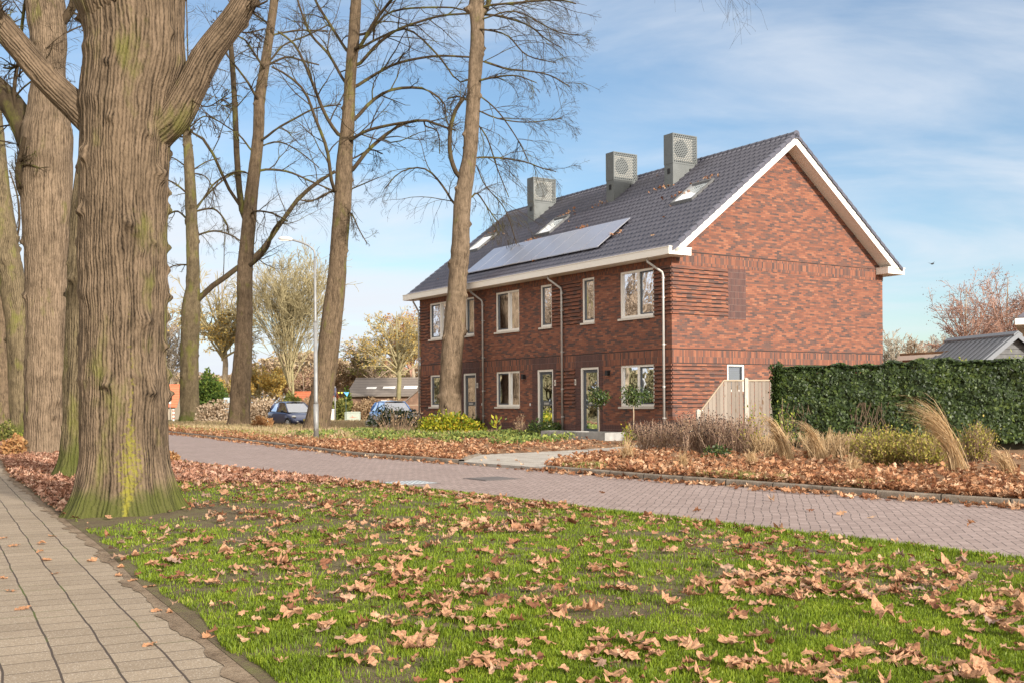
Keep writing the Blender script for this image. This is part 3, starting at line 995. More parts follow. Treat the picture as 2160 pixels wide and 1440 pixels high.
# ridge caps, verge tiles
rg = MB()
zr = rz(D_ / 2)
y = -OV - 0.03; i = 0
while y < LEN + OV:
    L_ = 0.40
    rr = [0.125, 0.105]
    P = np.array([(D_ / 2, y, zr - 0.01), (D_ / 2, y + L_, zr - 0.01)])
    V, F = tube(P, np.array([0.125, 0.112]), 14)
    rg.add(V, [tuple(f) for f in F]); y += L_ - 0.03
rg.tube([(D_ / 2, -OV - 0.055, zr - 0.01), (D_ / 2, -OV - 0.02, zr - 0.01)], 0.145, 18)
rg.build('ridge_cap', M['tile'], ROOF, smooth=False)
nc = 22; sl = (D_ / 2 + 0.44) / nc
for end in (0, 1):
    y0, y1 = (-OV - 0.055, -OV + 0.13) if end == 0 else (LEN + OV - 0.13, LEN + OV + 0.055)
    for mir in (0, 1):
        vt = MB()
        for i in range(nc):
            b0_ = -0.44 + i * sl - 0.02; b1_ = -0.44 + (i + 1) * sl
            f = (lambda b: b) if not mir else (lambda b: D_ - b)
            za, zb_ = rz(b0_) + 0.075, rz(b1_) + 0.045
            ym = (y0 + y1) / 2; q = 0.045
            ring = lambda b, z: [(f(b), y0, z - 0.14), (f(b), y0, z - 0.01), (f(b), y0 + q, z + 0.025), (f(b), y1 - q, z + 0.025), (f(b), y1, z - 0.02)]
            a_ = ring(b0_, za); c_ = ring(b1_, zb_)
            vt.add(a_ + c_, [(k, k + 1, 6 + k, 5 + k) for k in range(4)] + [(4, 3, 2, 1, 0)])
        vt.build('verge_tile', M['tile'], ROOF)

# bargeboards + soffits on both gable ends
for end in (0, 1):
    y0, y1 = (-OV, -OV + 0.03) if end == 0 else (LEN + OV - 0.03, LEN + OV)
    bb = MB(); sf = MB()
    for mir in (0, 1):
        f = (lambda b: b) if not mir else (lambda b: D_ - b)
        t_ = rz
        lo = -0.36; hi = D_ / 2 - (0.0015 if mir else 0)
        top = lambda b: rz(b) - 0.05; bot = lambda b: rz(b) - 0.05 - 0.30
        blo = -0.36
        bhi2 = hi
        # polygon in the gable plane; bottom edge starts where it meets the gutter box
        pol = [(f(blo), y0, max(top(blo), 6.3)), (f(hi), y0, top(hi)), (f(hi), y0, bot(hi)), (f(0.06), y0, bot(0.06)), (f(blo), y0, 6.25)]
        bb.prism(pol, (0, y1 - y0, 0))
        ys, ye = (y1, 0.02) if end == 0 else (LEN - 0.02, y0)
        zo = 0.03
        sf.add([(f(0.0), ys, bot(0.0) + zo), (f(hi), ys, bot(hi) + zo), (f(hi), ye, bot(hi) + zo), (f(0.0), ye, bot(0.0) + zo)], [(0, 1, 2, 3)])
    bo = bb.build('bargeboard', M['white'], HOUSE)
    sf.build('soffit', M['cream'], bo)

# gutters with boxed ends
for mir in (0, 1):
    f = (lambda b: b) if not mir else (lambda b: D_ - b)
    gt = MB()
    def bx(b0, b1, y0, y1, z0, z1):
        a, c = sorted((f(b0), f(b1))); gt.box(a, c, y0, y1, z0, z1)
    bx(-EO, 0.0, -OV, LEN + OV, 6.20, 6.235)                # underside
    bx(-EO, -EO + 0.03, -OV, LEN + OV, 6.2355, 6.43)        # front board
    bx(-EO - 0.018, -EO + 0.04, -OV - 0.018, LEN + OV + 0.018, 6.431, 6.455)   # lip
    bx(-EO + 0.031, 0.37, -OV, -OV + 0.03, 6.2355, 6.43)     # end returns
    bx(0.0005, 0.37, -OV, -0.005, 6.20, 6.235)
    bx(0.34, 0.37, -OV + 0.031, -0.005, 6.236, 6.43)
    bx(-EO + 0.041, 0.385, -OV - 0.018, -OV + 0.04, 6.431, 6.455)
    bx(0.33, 0.385, -OV + 0.041, -0.005, 6.431, 6.455)
    bx(-EO + 0.031, 0.37, LEN + OV - 0.03, LEN + OV, 6.2355, 6.43)
    bx(-EO + 0.04, -EO + 0.2, -OV + 0.04, LEN + OV - 0.04, 6.40, 6.405)
    gt.build('gutter', M['cream'], HOUSE)
    fsc = MB(); a, c = sorted((f(-0.40), f(-0.37)))
    fsc.box(a, c, -OV + 0.04, LEN + OV - 0.04, 6.236, 6.43)
    fsc.build('fascia', M['joint'], HOUSE)

# downspouts
for a in (0.32, 6.14, 11.88, 17.60):
    p = MB()
    at_ = a + 0.42 if a < 17 else a - 0.1
    xo = -0.09
    p.tube([(-0.42, at_, 6.21), (-0.42, at_, 6.10), (xo - 0.02, a + 0.02, 5.72), (xo, a, 5.60), (xo, a, 0.05)], 0.042, 10)
    d = p.build('downspout', M['zinc'], HOUSE, smooth=True)
    q = MB()
    for z in (5.5, 4.85, 3.3, 1.9, 0.85):
        q.tube([(xo, a, z), (xo, a, z + 0.05)], 0.052, 10); q.box(xo + 0.03, 0.0, a - 0.05, a - 0.03, z + 0.015, z + 0.035)
    q.build('bracket', M['zinc'], d)
p = MB(); p.tube([(D_ + 0.42, 0.35, 6.21), (D_ + 0.42, 0.35, 6.05), (D_ + 0.11, 0.35, 5.75), (D_ + 0.09, 0.35, 5.6), (D_ + 0.09, 0.35, 0.05)], 0.042, 10)
p.build('downspout', M['zinc'], HOUSE, smooth=True)

# solar panels: nine black panels in one row
for i in range(9):
    a0 = 4.27 + i * 1.07; a1 = a0 + 1.035
    p = MB(); b0_, b1_ = 0.20, 1.75
    z = lambda b, d: rz(b) + d + 0.06
    p.add([(b0_, a0, z(b0_, .12)), (b1_, a0, z(b1_, .12)), (b1_, a1, z(b1_, .12)), (b0_, a1, z(b0_, .12)),
           (b0_, a0, z(b0_, .155)), (b1_, a0, z(b1_, .155)), (b1_, a1, z(b1_, .155)), (b0_, a1, z(b0_, .155))],
          [(0, 1, 2, 3), (4, 7, 6, 5), (0, 4, 5, 1), (1, 5, 6, 2), (2, 6, 7, 3), (3, 7, 4, 0)])
    o = p.build('solar_panel', M['solar'], ROOF)
    o['label'] = 'black glass solar panel low on the front roof slope'
    o['group'] = 'solar panels in one row'
rail = MB()
for b in (0.45, 1.5): rail.add([(b, 4.27, rz(b) + .06), (b + .05, 4.27, rz(b + .05) + .06), (b + .05, 13.9, rz(b + .05) + .06), (b, 13.9, rz(b) + .06), (b, 4.27, rz(b) + .12), (b + .05, 4.27, rz(b + .05) + .12), (b + .05, 13.9, rz(b + .05) + .12), (b, 13.9, rz(b) + .12)], [(0, 1, 2, 3), (4, 7, 6, 5), (0, 4, 5, 1), (1, 5, 6, 2), (2, 6, 7, 3), (3, 7, 4, 0)])
rail.build('mounting_rail', M['black'], ROOF)

# roof windows
M['skyframe'] = simple('roof_window_frame', (0.10, 0.10, 0.10), 0.5)
M['skywhite'] = simple('white_roller_blind', (0.78, 0.80, 0.82), 0.7, var=0.05)
for a0, a1, full in ((1.38, 2.53, False), (10.15, 11.30, False), (16.0, 17.15, True)):
    b0_, b1_ = 2.18, 3.27
    z = lambda b, d: rz(b) + d + 0.075
    def slab(mb, ba, bb_, ya, yb, d0, d1):
        mb.add([(ba, ya, z(ba, d0)), (bb_, ya, z(bb_, d0)), (bb_, yb, z(bb_, d0)), (ba, yb, z(ba, d0)), (ba, ya, z(ba, d1)), (bb_, ya, z(bb_, d1)), (bb_, yb, z(bb_, d1)), (ba, yb, z(ba, d1))],
               [(0, 1, 2, 3), (4, 7, 6, 5), (0, 4, 5, 1), (1, 5, 6, 2), (2, 6, 7, 3), (3, 7, 4, 0)])
    fr = MB()
    slab(fr, b0_, b1_, a0, a0 + 0.06, 0, 0.11); slab(fr, b0_, b1_, a1 - 0.06, a1, 0, 0.11); slab(fr, b0_, b0_ + 0.05, a0 + .06, a1 - .06, 0, 0.108); slab(fr, b1_ - 0.07, b1_, a0 + .06, a1 - .06, 0, 0.112)
    w = fr.build('roof_window', M['skyframe'], ROOF)
    ln = MB(); slab(ln, b0_ + .05, b1_ - .07, a0 + .06, a1 - .06, 0.045, 0.05); ln.build('pane', M['vent_back' if False else 'glass_hi'], w)
    # white blind behind the lower part of the glass
    bl = MB(); slab(bl, b0_ + .05, (b1_ - .07) if full else (b0_ + 0.62), a0 + .06, a1 - .06, 0.052, 0.056)
    if not full:
        bl = MB(); bl.add([(b0_ + .05, a0 + .06, z(b0_ + .05, .054)), (b0_ + .05, a1 - .06, z(b0_ + .05, .054)), (b0_ + .70, a1 - .06, z(b0_ + .70, .054)), (b0_ + .32, a0 + .06, z(b0_ + .32, .054))], [(0, 1, 2, 3)])
    bl.build('sun_blind', M['skywhite'], w)

# boxed heat pump units standing on the roof


def make_vent(a):
    w = 0.5; b0_, b1_ = 3.70, 4.92; zt = 11.65; zs = 10.50
    v = MB()
    za, zb_ = rz(b0_) + 0.02, rz(b1_) + 0.02
    y0, y1 = a, a + w
    # lower housing
    v.add([(b0_, y0, za), (b1_, y0, zb_), (b1_, y1, zb_), (b0_, y1, za), (b0_, y0, zs), (b1_, y0, zs), (b1_, y1, zs), (b0_, y1, zs)],
          [(0, 1, 5, 4), (1, 2, 6, 5), (2, 3, 7, 6), (3, 0, 4, 7), (4, 5, 6, 7)])
    # upper housing walls with open side towards the gable end
    q = 0.012
    v.box(b0_ - q, b0_ + 0.03, y0 - q, y1 + q, zs, zt); v.box(b1_ - 0.03, b1_ + q, y0 - q, y1 + q, zs, zt)
    v.box(b0_ + 0.03, b1_ - 0.03, y0 - q, y1 + q, zt - 0.03, zt); v.box(b0_ + 0.03, b1_ - 0.03, y1 - 0.02, y1 + q, zs, zt - 0.03)
    v.box(b0_ + 0.03, b1_ - 0.03, y0 - q, y0 + 0.02, zs, zs + 0.05)
    o = v.build('heat_pump_box', M['vent'], ROOF)
    bk = MB(); bk.box(b0_ + 0.04, b1_ - 0.16, y0 + 0.075, y0 + 0.09, zs + 0.13, zt - 0.12); bk.build('backing', M['vent_back'], o)
    fn = MB(); cb, cz, r = b0_ + 0.47, (zs + zt) / 2 + 0.02, 0.33
    fn.tube([(cb, y0 + 0.05, cz), (cb, y0 + 0.072, cz)], r, 28); fn.build('fan', M['black'], o)
    # perforated grille: staggered slots
    gr = MB(); rows = 16; top, bot = zt - 0.03, zs + 0.05
    ph = (top - bot) / rows; l, rr_ = b0_ + 0.03, b1_ - 0.03
    for i in range(rows + 1):
        zc = bot + i * ph; gr.add([(l, y0, max(bot, zc - 0.016)), (rr_, y0, max(bot, zc - 0.016)), (rr_, y0, min(top, zc + 0.016)), (l, y0, min(top, zc + 0.016))], [(0, 1, 2, 3)])
    cols = 11; pw = (rr_ - l) / cols
    for i in range(rows):
        off = 0.5 * pw * (i % 2)
        for j in range(cols + 1):
            xc = l + j * pw + off
            if xc > rr_: continue
            gr.add([(max(l, xc - 0.02), y0 + 0.001, bot + i * ph + 0.016), (min(rr_, xc + 0.02), y0 + 0.001, bot + i * ph + 0.016), (min(rr_, xc + 0.02), y0 + 0.001, bot + (i + 1) * ph - 0.016), (max(l, xc - 0.02), y0 + 0.001, bot + (i + 1) * ph - 0.016)], [(0, 1, 2, 3)])
    gr.build('grille', M['vent'], o)
    sk = MB(); sk.box(b0_ - 0.02, b0_, a + 0.17, a + 0.31, 10.12, 10.32); sk.tube([(b1_ - 0.35, a - 0.03, 10.32), (b1_ - 0.35, a, 10.32)], 0.05, 10); sk.build('socket', M['black'], o)


for a in (4.08, 7.70, 13.55): make_vent(a)
# ---------------------------------------------------------------- trees
def bark_mat(name, light, dark, moss=0.5, scale=1.0, low_moss=0.5, yellow=0.0):
    t = NT(name)
    p = t.co('World')
    px, py, pz = t.xyz(p)
    bu = t.attr('bu'); bv = t.attr('bv')
    big = t.noise(p, 1.1, 4, 0.6)
    crev = t.attr('crev')
    wv = t.m('ADD', t.m('MULTIPLY', t.noise(t.vec(t.m('MULTIPLY', bu, 5.0), t.m('MULTIPLY', bv, 1.5)), 1.0, 2), 2.6), t.m('MULTIPLY', t.noise(t.vec(t.m('MULTIPLY', bu, 14.0), t.m('MULTIPLY', bv, 9.0)), 1.0, 3, 0.6), 0.9))
    sn = t.m('SINE', t.m('MULTIPLY', t.m('ADD', t.m('MULTIPLY', bu, 21.0 * scale), wv), 6.2832))
    sn = t.m('MULTIPLY_ADD', sn, 0.5, 0.5)
    n2 = t.noise(t.vec(t.m('MULTIPLY', bu, 34.0 * scale), t.m('MULTIPLY', bv, 5.0)), 1.0, 3, 0.65)
    n3 = t.noise(t.map(p, (1, 1, 0.45)), 50, 3, 0.65)
    fis = t.m('ADD', t.m('MULTIPLY', t.m('POWER', sn, 0.6), 0.55), t.m('MULTIPLY', n2, 0.6))
    f = t.m('ADD', t.m('ADD', t.m('MULTIPLY', fis, 0.42), t.m('MULTIPLY', n3, 0.34)), t.m('MULTIPLY', crev, 0.26))
    c = t.ramp(f, [(0.34, dark), (0.50, tuple((a * 0.55 + b * 0.45) for a, b in zip(light, dark))), (0.68, light)])
    c = t.mix(0.5, c, t.mix(big, (0.62, 0.62, 0.62), (1.38, 1.34, 1.3)), 'MULTIPLY')
    mid = t.noise(t.map(p, (1, 1, 0.6), loc=(8, 5, 1)), 5.5, 5, 0.7, 0.5)
    c = t.mix(0.75, c, t.ramp(mid, [(0.3, (0.45, 0.44, 0.43)), (0.5, (1, 1, 1)), (0.7, (1.45, 1.45, 1.5))]), 'MULTIPLY')
    fine = t.noise(p, 60, 3, 0.7)
    mz = t.m('MULTIPLY', t.step(t.noise(t.map(p, (1, 1, 0.45), loc=(4, 2, 0)), 1.9, 5, 0.62), 0.62 - 0.16 * moss, 0.80 - 0.16 * moss), 0.75)
    c = t.mix(t.m('MULTIPLY', mz, t.m('ADD', 0.35, fine)), c, (0.135, 0.135, 0.03))
    if low_moss:
        lm = t.m('SUBTRACT', 1.0, t.m('DIVIDE', pz, low_moss * 1.5), clamp=True)
        lm = t.m('MULTIPLY', t.step(t.m('ADD', lm, t.m('MULTIPLY', t.noise(p, 3.0, 4), 0.9)), 0.72, 1.15), 0.85)
        c = t.mix(lm, c, t.mix(fine, (0.022, 0.032, 0.007), (0.105, 0.115, 0.022)))
    if yellow:
        # lichen running down one side of the trunk, in a narrow wandering streak
        d = t.m('ABSOLUTE', t.m('SUBTRACT', t.m('ADD', px, t.m('MULTIPLY', t.noise(t.vec(0.0, 0.0, pz), 0.8, 3), 0.22)), -4.93 + 0.11 + 0.02))
        wdt = t.m('ADD', 0.055, t.m('MULTIPLY', t.m('SUBTRACT', 1.0, t.m('MULTIPLY', t.m('ABSOLUTE', t.m('SUBTRACT', pz, 0.66)), 1.6), clamp=True), 0.26))
        st = t.m('SUBTRACT', 1.0, t.m('DIVIDE', d, wdt), clamp=True)
        st = t.m('MULTIPLY', st, t.m('SUBTRACT', 1.0, t.m('DIVIDE', pz, 3.6), clamp=True))
        st = t.step(t.m('ADD', st, t.m('MULTIPLY', t.m('SUBTRACT', t.noise(p, 22, 4, 0.7), 0.5), 2.4)), 0.35, 0.95)
        front = t.m('LESS_THAN', py, 14.6)
        c = t.mix(t.m('MULTIPLY', t.m('MULTIPLY', st, front), 0.9), c, (0.20, 0.18, 0.028))
    t.bump(t.m('ADD', t.m('MULTIPLY', fis, 0.9), t.m('MULTIPLY', n3, 0.5)), 0.9, 0.03)
    return t.out(c, 0.92, spec=0.15)


M['bark_big'] = bark_mat('ridged_bark_near', (0.150, 0.108, 0.070), (0.012, 0.0085, 0.0055), 0.6, 1.0, 0.42, 1.0)
M['bark'] = bark_mat('ridged_bark', (0.150, 0.108, 0.068), (0.024, 0.016, 0.010), 0.5, 0.55, 0.0)
M['bark_moss'] = bark_mat('mossy_bark', (0.145, 0.112, 0.066), (0.022, 0.016, 0.009), 0.75, 0.7, 0.85)
M['bark_pale'] = bark_mat('pale_bark', (0.185, 0.136, 0.09), (0.035, 0.024, 0.015), 0.2, 0.7, 0.0)
M['twig'] = simple('brown_twig', (0.145, 0.105, 0.075), 0.85, var=0.25, scale=1.0)
M['limb'] = bark_mat('limb_bark', (0.19, 0.15, 0.085), (0.06, 0.043, 0.026), 0.8, 1.5, 0.0)


def trunk_mesh(name, path, parent, mat, sides=64, step=0.07, ridge=0.02, freq=22, knobs=12, flare=0.3, seed=1, flare_h=0.45, lobes=5, kr=(0.05, 0.11)):
    """path rows: x, y, z, radius"""
    P = smooth_path(path, 400)
    L_ = np.concatenate([[0], np.cumsum(np.linalg.norm(np.diff(P[:, :3], axis=0), axis=1))])
    n = int(L_[-1] / step) + 2
    s = np.linspace(0, L_[-1], n)
    Q = np.stack([np.interp(s, L_, P[:, k]) for k in range(4)], 1)
    a = np.arange(sides) / sides
    A, S = np.meshgrid(a, s)
    rs = np.random.default_rng(seed)
    o = seed * 17.3
    warp = (vnoise(A * 8, S * 1.3 + o, 8) - 0.5) * 0.5 + (vnoise(A * 20, S * 4 + o, 20) - 0.5) * 0.22
    nn = vnoise(A * freq + warp * 2.2 + 1000, S * 0.75 + o, None)
    nn = vnoise((A * freq + warp * 2.2), S * 0.75 + o, int(freq))
    n2 = vnoise((A * freq * 2 + warp * 3), S * 2.2 + o, int(freq) * 2)
    rd = 1 - np.abs(2 * nn - 1)
    rd2 = 1 - np.abs(2 * n2 - 1)
    crev = np.clip(rd * 0.65 + rd2 * 0.45, 0, 1)
    r = Q[:, 3][:, None] * np.ones_like(A)
    r = r * (1 + 0.07 * (vnoise(A * 4, S * 0.8 + o, 4) - 0.5) + 0.05 * (vnoise(A * 7, S * 2.3 + o, 7) - 0.5))
    z = S
    fl = np.exp(-z / flare_h)
    ph = o
    lob = 1 + 0.28 * np.cos(2 * np.pi * A * lobes + ph) + 0.18 * np.cos(2 * np.pi * A * (lobes * 2 + 1) + 1.3 * ph)
    r = r * (1 + flare * fl * lob)
    r = r + ridge * (crev - 0.5) * 2 * 0.6
    for k in range(int(L_[-1] / 1.1)):
        ks = rs.uniform(0.8, L_[-1]); wav = 0.12 * (vnoise(A * 5, A * 0 + k, 5) - 0.5)
        r *= 1 + rs.uniform(0.015, 0.05) * np.exp(-((S - ks + wav) / rs.uniform(0.05, 0.12)) ** 2) * (0.3 + vnoise(A * 9, A * 0 + k + 50, 9))
    dark = np.zeros_like(A)
    for k in range(knobs):
        ka = rs.random(); ks = rs.uniform(0.6, L_[-1] * 0.96); sz = rs.uniform(*kr); h = sz * rs.uniform(0.55, 1.0)
        da = (np.abs(A - ka + 0.5) % 1 - 0.5) * 2 * np.pi * Q[:, 3][:, None]; ds = (S - ks)
        g_ = np.exp(-(da ** 2 + (ds * 0.9) ** 2) / (2 * (sz * 0.55) ** 2))
        r += h * g_ * (0.45 + 1.1 * vnoise(A * 40, S * 22 + k, 40))
        dark += g_ * 0.75 * (1 - vnoise(A * 60, S * 30 + k, 60))
    ang = A * 2 * np.pi + np.pi / 2
    circ = 2 * np.pi * Q[0, 3]
    # fixed horizontal frame keeps rings level
    T = np.gradient(Q[:, :3], axis=0); T /= np.linalg.norm(T, axis=1, keepdims=True)
    U = np.array([1.0, 0, 0]) - T * T[:, :1]; U /= np.linalg.norm(U, axis=1, keepdims=True)
    W = np.cross(T, U)
    V = Q[:, None, :3] + r[..., None] * (np.cos(ang)[..., None] * U[:, None] + np.sin(ang)[..., None] * W[:, None])
    i = np.arange(n - 1)[:, None]; j = np.arange(sides)[None]; jn = (j + 1) % sides
    F = np.stack([i * sides + j, i * sides + jn, (i + 1) * sides + jn, (i + 1) * sides + j], -1).reshape(-1, 4)
    return npmesh(name, V.reshape(-1, 3), F, mat, parent, True, attrs={'crev': np.clip(crev - dark, 0, 1).ravel(), 'bu': (A * circ).ravel(), 'bv': S.ravel()})


def unit(v): return v / (np.linalg.norm(v, axis=-1, keepdims=True) + 1e-9)


def children(P, Rr, per, tmin, lf, rf, ang, droop, wander, k, rs, tmax=0.98, up=0.0, rcap=None):
    """per children for every parent tube; returns P,R of children"""
    n, kk, _ = P.shape
    L_ = np.linalg.norm(np.diff(P, axis=1), axis=2).sum(1)
    idx = np.repeat(np.arange(n), per)
    t = rs.uniform(tmin, tmax, len(idx))
    f = t * (kk - 1); i0 = np.minimum(f.astype(int), kk - 2); fr = (f - i0)[:, None]
    p0 = P[idx, i0] * (1 - fr) + P[idx, i0 + 1] * fr
    r0 = Rr[idx, i0] * (1 - fr[:, 0]) + Rr[idx, i0 + 1] * fr[:, 0]
    T = unit(P[idx, i0 + 1] - P[idx, i0])
    rnd = unit(rs.normal(size=T.shape)); perp = unit(rnd - T * (rnd * T).sum(1, keepdims=True))
    a = rs.uniform(ang[0], ang[1], len(idx))[:, None]
    d = unit(T * np.cos(a) + perp * np.sin(a) + np.array([0, 0, up]))
    L2 = L_[idx] * rs.uniform(lf[0], lf[1], len(idx)) * (1.15 - 0.6 * t)
    st = (L2 / (k - 1))[:, None]
    out = [p0]; cur = d
    for i in range(k - 1):
        cur = unit(cur + rs.normal(size=cur.shape) * wander + np.array([0, 0, droop]) * (i + 0.5) / k)
        out.append(out[-1] + cur * st)
    C = np.stack(out, 1)
    r1 = r0 * rf
    if rcap is not None: r1 = np.minimum(r1, rcap)
    tap = np.linspace(1, 0.3, k)[None]
    return C, r1[:, None] * tap


def branching(acc, limbs, rs, spec, sides0=7, kk=9):
    """limbs: list of (k,4) paths. spec: list of dicts for levels"""
    Ps, Rs = [], []
    for l in limbs:
        q = smooth_path(l, 14)
        V, F = tube(q[:, :3], q[:, 3], sides0); acc.add(V, F)
        Ps.append(q[:, :3]); Rs.append(q[:, 3])
    P, Rr = np.array(Ps), np.array(Rs)
    for i, sp in enumerate(spec):
        P, Rr = children(P, Rr, **sp, rs=rs)
        rmin = sp_min[0]
        V, F = btubes(P, np.maximum(Rr, rmin), 4 if i == 0 else 3); acc.add(V, F)
    return P, Rr


sp_min = [0.004]


def px_limbs(lst, Y, rs, dep=2.5):
    """traced limbs: each ([(px,py)...], w0, w1) in photo pixels; given depth by swinging towards or away from the camera"""
    out = []
    for pts, w0, w1 in lst:
        n = len(pts); dy = rs.uniform(-dep, dep)
        q = []
        for i, (x, y) in enumerate(pts):
            s = i / (n - 1)
            Yi = Y + dy * s
            w = w0 * (1 - s) + w1 * s
            q.append((*at(x, y, Yi), w / 2 * Yi / FPX))
        out.append(q)
    return out


def pxpath(lst, Y):
    return [(*at(x, y, Y), w / 2 * Y / FPX) for x, y, w in lst]


Z7 = lambda pts: [(340 + x / 2.4, y / 2.4) for x, y in pts]


def zfix(path, z=0.0):
    """drop the first path point to the ground level"""
    p = list(path); x, y, zz, r = p[0]; p[0] = (x, y, z - 0.05, r)
    return p


def extend(path, topz, dx=0.0, dy=0.0, r=0.08):
    p = list(path); x, y, z, r0 = p[-1]
    p.append(((x + dx * .5), y + dy * .5, (z + topz) / 2, (r0 + r) / 2)); p.append((x + dx, y + dy, topz, r))
    return p


def upper_limbs(path_top, topz, n, rs, length=3.5, r0=0.07):
    """limbs for the part of the crown above the frame"""
    x, y, z, r = path_top
    out = []
    for i in range(n):
        zz = z + (topz - z) * rs.uniform(0.0, 0.95); a = rs.uniform(0, 2 * np.pi); l = length * rs.uniform(0.6, 1.1)
        d = np.array([math.cos(a), math.sin(a), 0.75]); q = []
        for s in np.linspace(0, 1, 6):
            q.append((x + d[0] * l * s, y + d[1] * l * s, zz + l * (0.75 * s - 0.45 * s * s), r0 * (1 - 0.75 * s)))
        out.append(q)
    return out


SPEC_MID = [dict(per=7, tmin=0.15, lf=(0.25, 0.6), rf=0.5, ang=(0.5, 1.2), droop=0.12, wander=0.17, k=7, rcap=0.035),
            dict(per=6, tmin=0.15, lf=(0.3, 0.65), rf=0.55, ang=(0.4, 1.1), droop=-0.2, wander=0.2, k=6),
            dict(per=5, tmin=0.2, lf=(0.35, 0.7), rf=0.7, ang=(0.35, 1.0), droop=-0.35, wander=0.22, k=4)]


def street_tree(label, trunk, limbs, Y, mat, seed, topz, nup, group, trunk_kw=None, dep=2.5, spec=SPEC_MID, rmin=0.0045, ground=0.1, stems=None, lean=(0, 0), rtop=0.06):
    rs = np.random.default_rng(seed)
    base = trunk[0]
    x, y, z = at(base[0], base[1], Y)
    root = empty('bare_tree', (x, y, 0), 0, label, 'tree', group)
    inv = np.array([x, y, 0])
    path = zfix(pxpath(trunk, Y), ground)
    top = path[-1]
    path = extend(path, topz, lean[0], lean[1], rtop)
    def loc(q): return [(a - inv[0], b - inv[1], c, r) for a, b, c, r in q]
    kw = dict(sides=48, step=0.09, ridge=0.014, freq=26, knobs=14, flare=0.28, seed=seed)
    kw.update(trunk_kw or {})
    trunk_mesh('trunk', loc(path), root, mat, **kw)
    acc = Acc()
    ty = np.array([q[1] for q in trunk][::-1], float); tx = np.array([q[0] for q in trunk][::-1], float); tw = np.array([q[2] for q in trunk][::-1], float)
    fixed = []
    for pts, w0, w1 in limbs:
        yb = pts[0][1] + 7; cx = float(np.interp(yb, ty, tx)); cw = float(np.interp(yb, ty, tw))
        if abs(cx - pts[0][0]) < cw * 0.5 + 26 and pts[0][1] > -20: pts = [(cx, yb + 2)] + list(pts)
        fixed.append((pts, w0, w1))
    L_ = px_limbs(fixed, Y, rs, dep)
    for st in (stems or []):
        q = pxpath(st, Y); q = extend(q, topz * 0.85, rs.uniform(-.5, .5), 0.5, 0.03)
        L_.append(q)
    L_ += upper_limbs(top, topz, nup, rs)
    L_ = [loc(q) for q in L_]
    sp_min[0] = rmin
    branching(acc, L_, rs, spec)
    acc.build('crown', M['limb'], root, False)
    return root


SPEC_T9 = [dict(per=8, tmin=0.1, lf=(0.35, 0.8), rf=0.5, ang=(0.3, 0.9), droop=-0.15, wander=0.13, k=8, rcap=0.02),
           dict(per=7, tmin=0.1, lf=(0.3, 0.6), rf=0.6, ang=(0.3, 0.9), droop=-0.3, wander=0.16, k=6),
           dict(per=4, tmin=0.2, lf=(0.35, 0.7), rf=0.8, ang=(0.3, 0.9), droop=-0.3, wander=0.2, k=4)]

GR_L = 'big trees between footpath and road'
GR_R = 'tall trees along the far kerb'

# T1: the big foreground trunk
Y1 = 14.45
t1 = [(262, 1090, 186), (262, 1040, 180), (262, 960, 172), (261, 850, 172), (261, 700, 168), (259, 600, 170), (258, 500, 172), (259, 400, 174), (262, 300, 178), (271, 200, 186), (284, 120, 192), (284, 60, 198), (280, 0, 212), (276, -60, 226)]
t1limbs = [([(205, 265), (160, 225), (100, 168), (40, 98), (-10, 42), (-70, -20)], 60, 46), ([(330, 275), (368, 245), (400, 190), (440, 112), (500, 30), (540, -40)], 70, 46),
           ([(248, 95), (225, 20), (195, -90), (160, -220)], 110, 70), ([(440, 112), (470, 60), (520, 70), (560, 60)], 6, 2), ([(395, 195), (410, 215), (440, 225), (480, 200)], 4, 2)]
rs = np.random.default_rng(3)
x1, y1, _ = at(262, 1090, Y1)
root = empty('bare_tree', (x1, y1, 0), 0, 'massive ridged trunk with yellow lichen streak beside the footpath, the nearest tree', 'tree', GR_L)
loc1 = lambda q: [(a - x1, b - y1, c, r) for a, b, c, r in q]
p1 = extend(zfix(pxpath(t1, Y1), 0.02), 13, 0.6, 0.4, 0.2)
trunk_mesh('trunk', loc1(p1), root, M['bark_big'], sides=330, step=0.028, ridge=0.03, freq=72, knobs=110, flare=0.42, seed=4, flare_h=0.34, lobes=5, kr=(0.05, 0.12))
L1 = [loc1(q) for q in px_limbs(t1limbs[:3], Y1, rs, 0.5)]
for q in L1:
    trunk_mesh('limb', q, root, M['bark_big'], sides=72, step=0.04, ridge=0.014, freq=16, knobs=5, flare=0.18, seed=int(abs(q[0][0]) * 100) + 5, flare_h=0.3, lobes=3, kr=(0.04, 0.07))
acc = Acc(); sp_min[0] = 0.004
up = [loc1(q) for q in px_limbs(t1limbs[3:], Y1, rs, 1.0)] + [loc1(q) for q in upper_limbs(p1[-3], 13, 9, rs, 4, 0.08)]
ends = [L1[0][2:], L1[1][3:]]
branching(acc, up + ends, rs, SPEC_MID)
acc.build('crown', M['limb'], root)

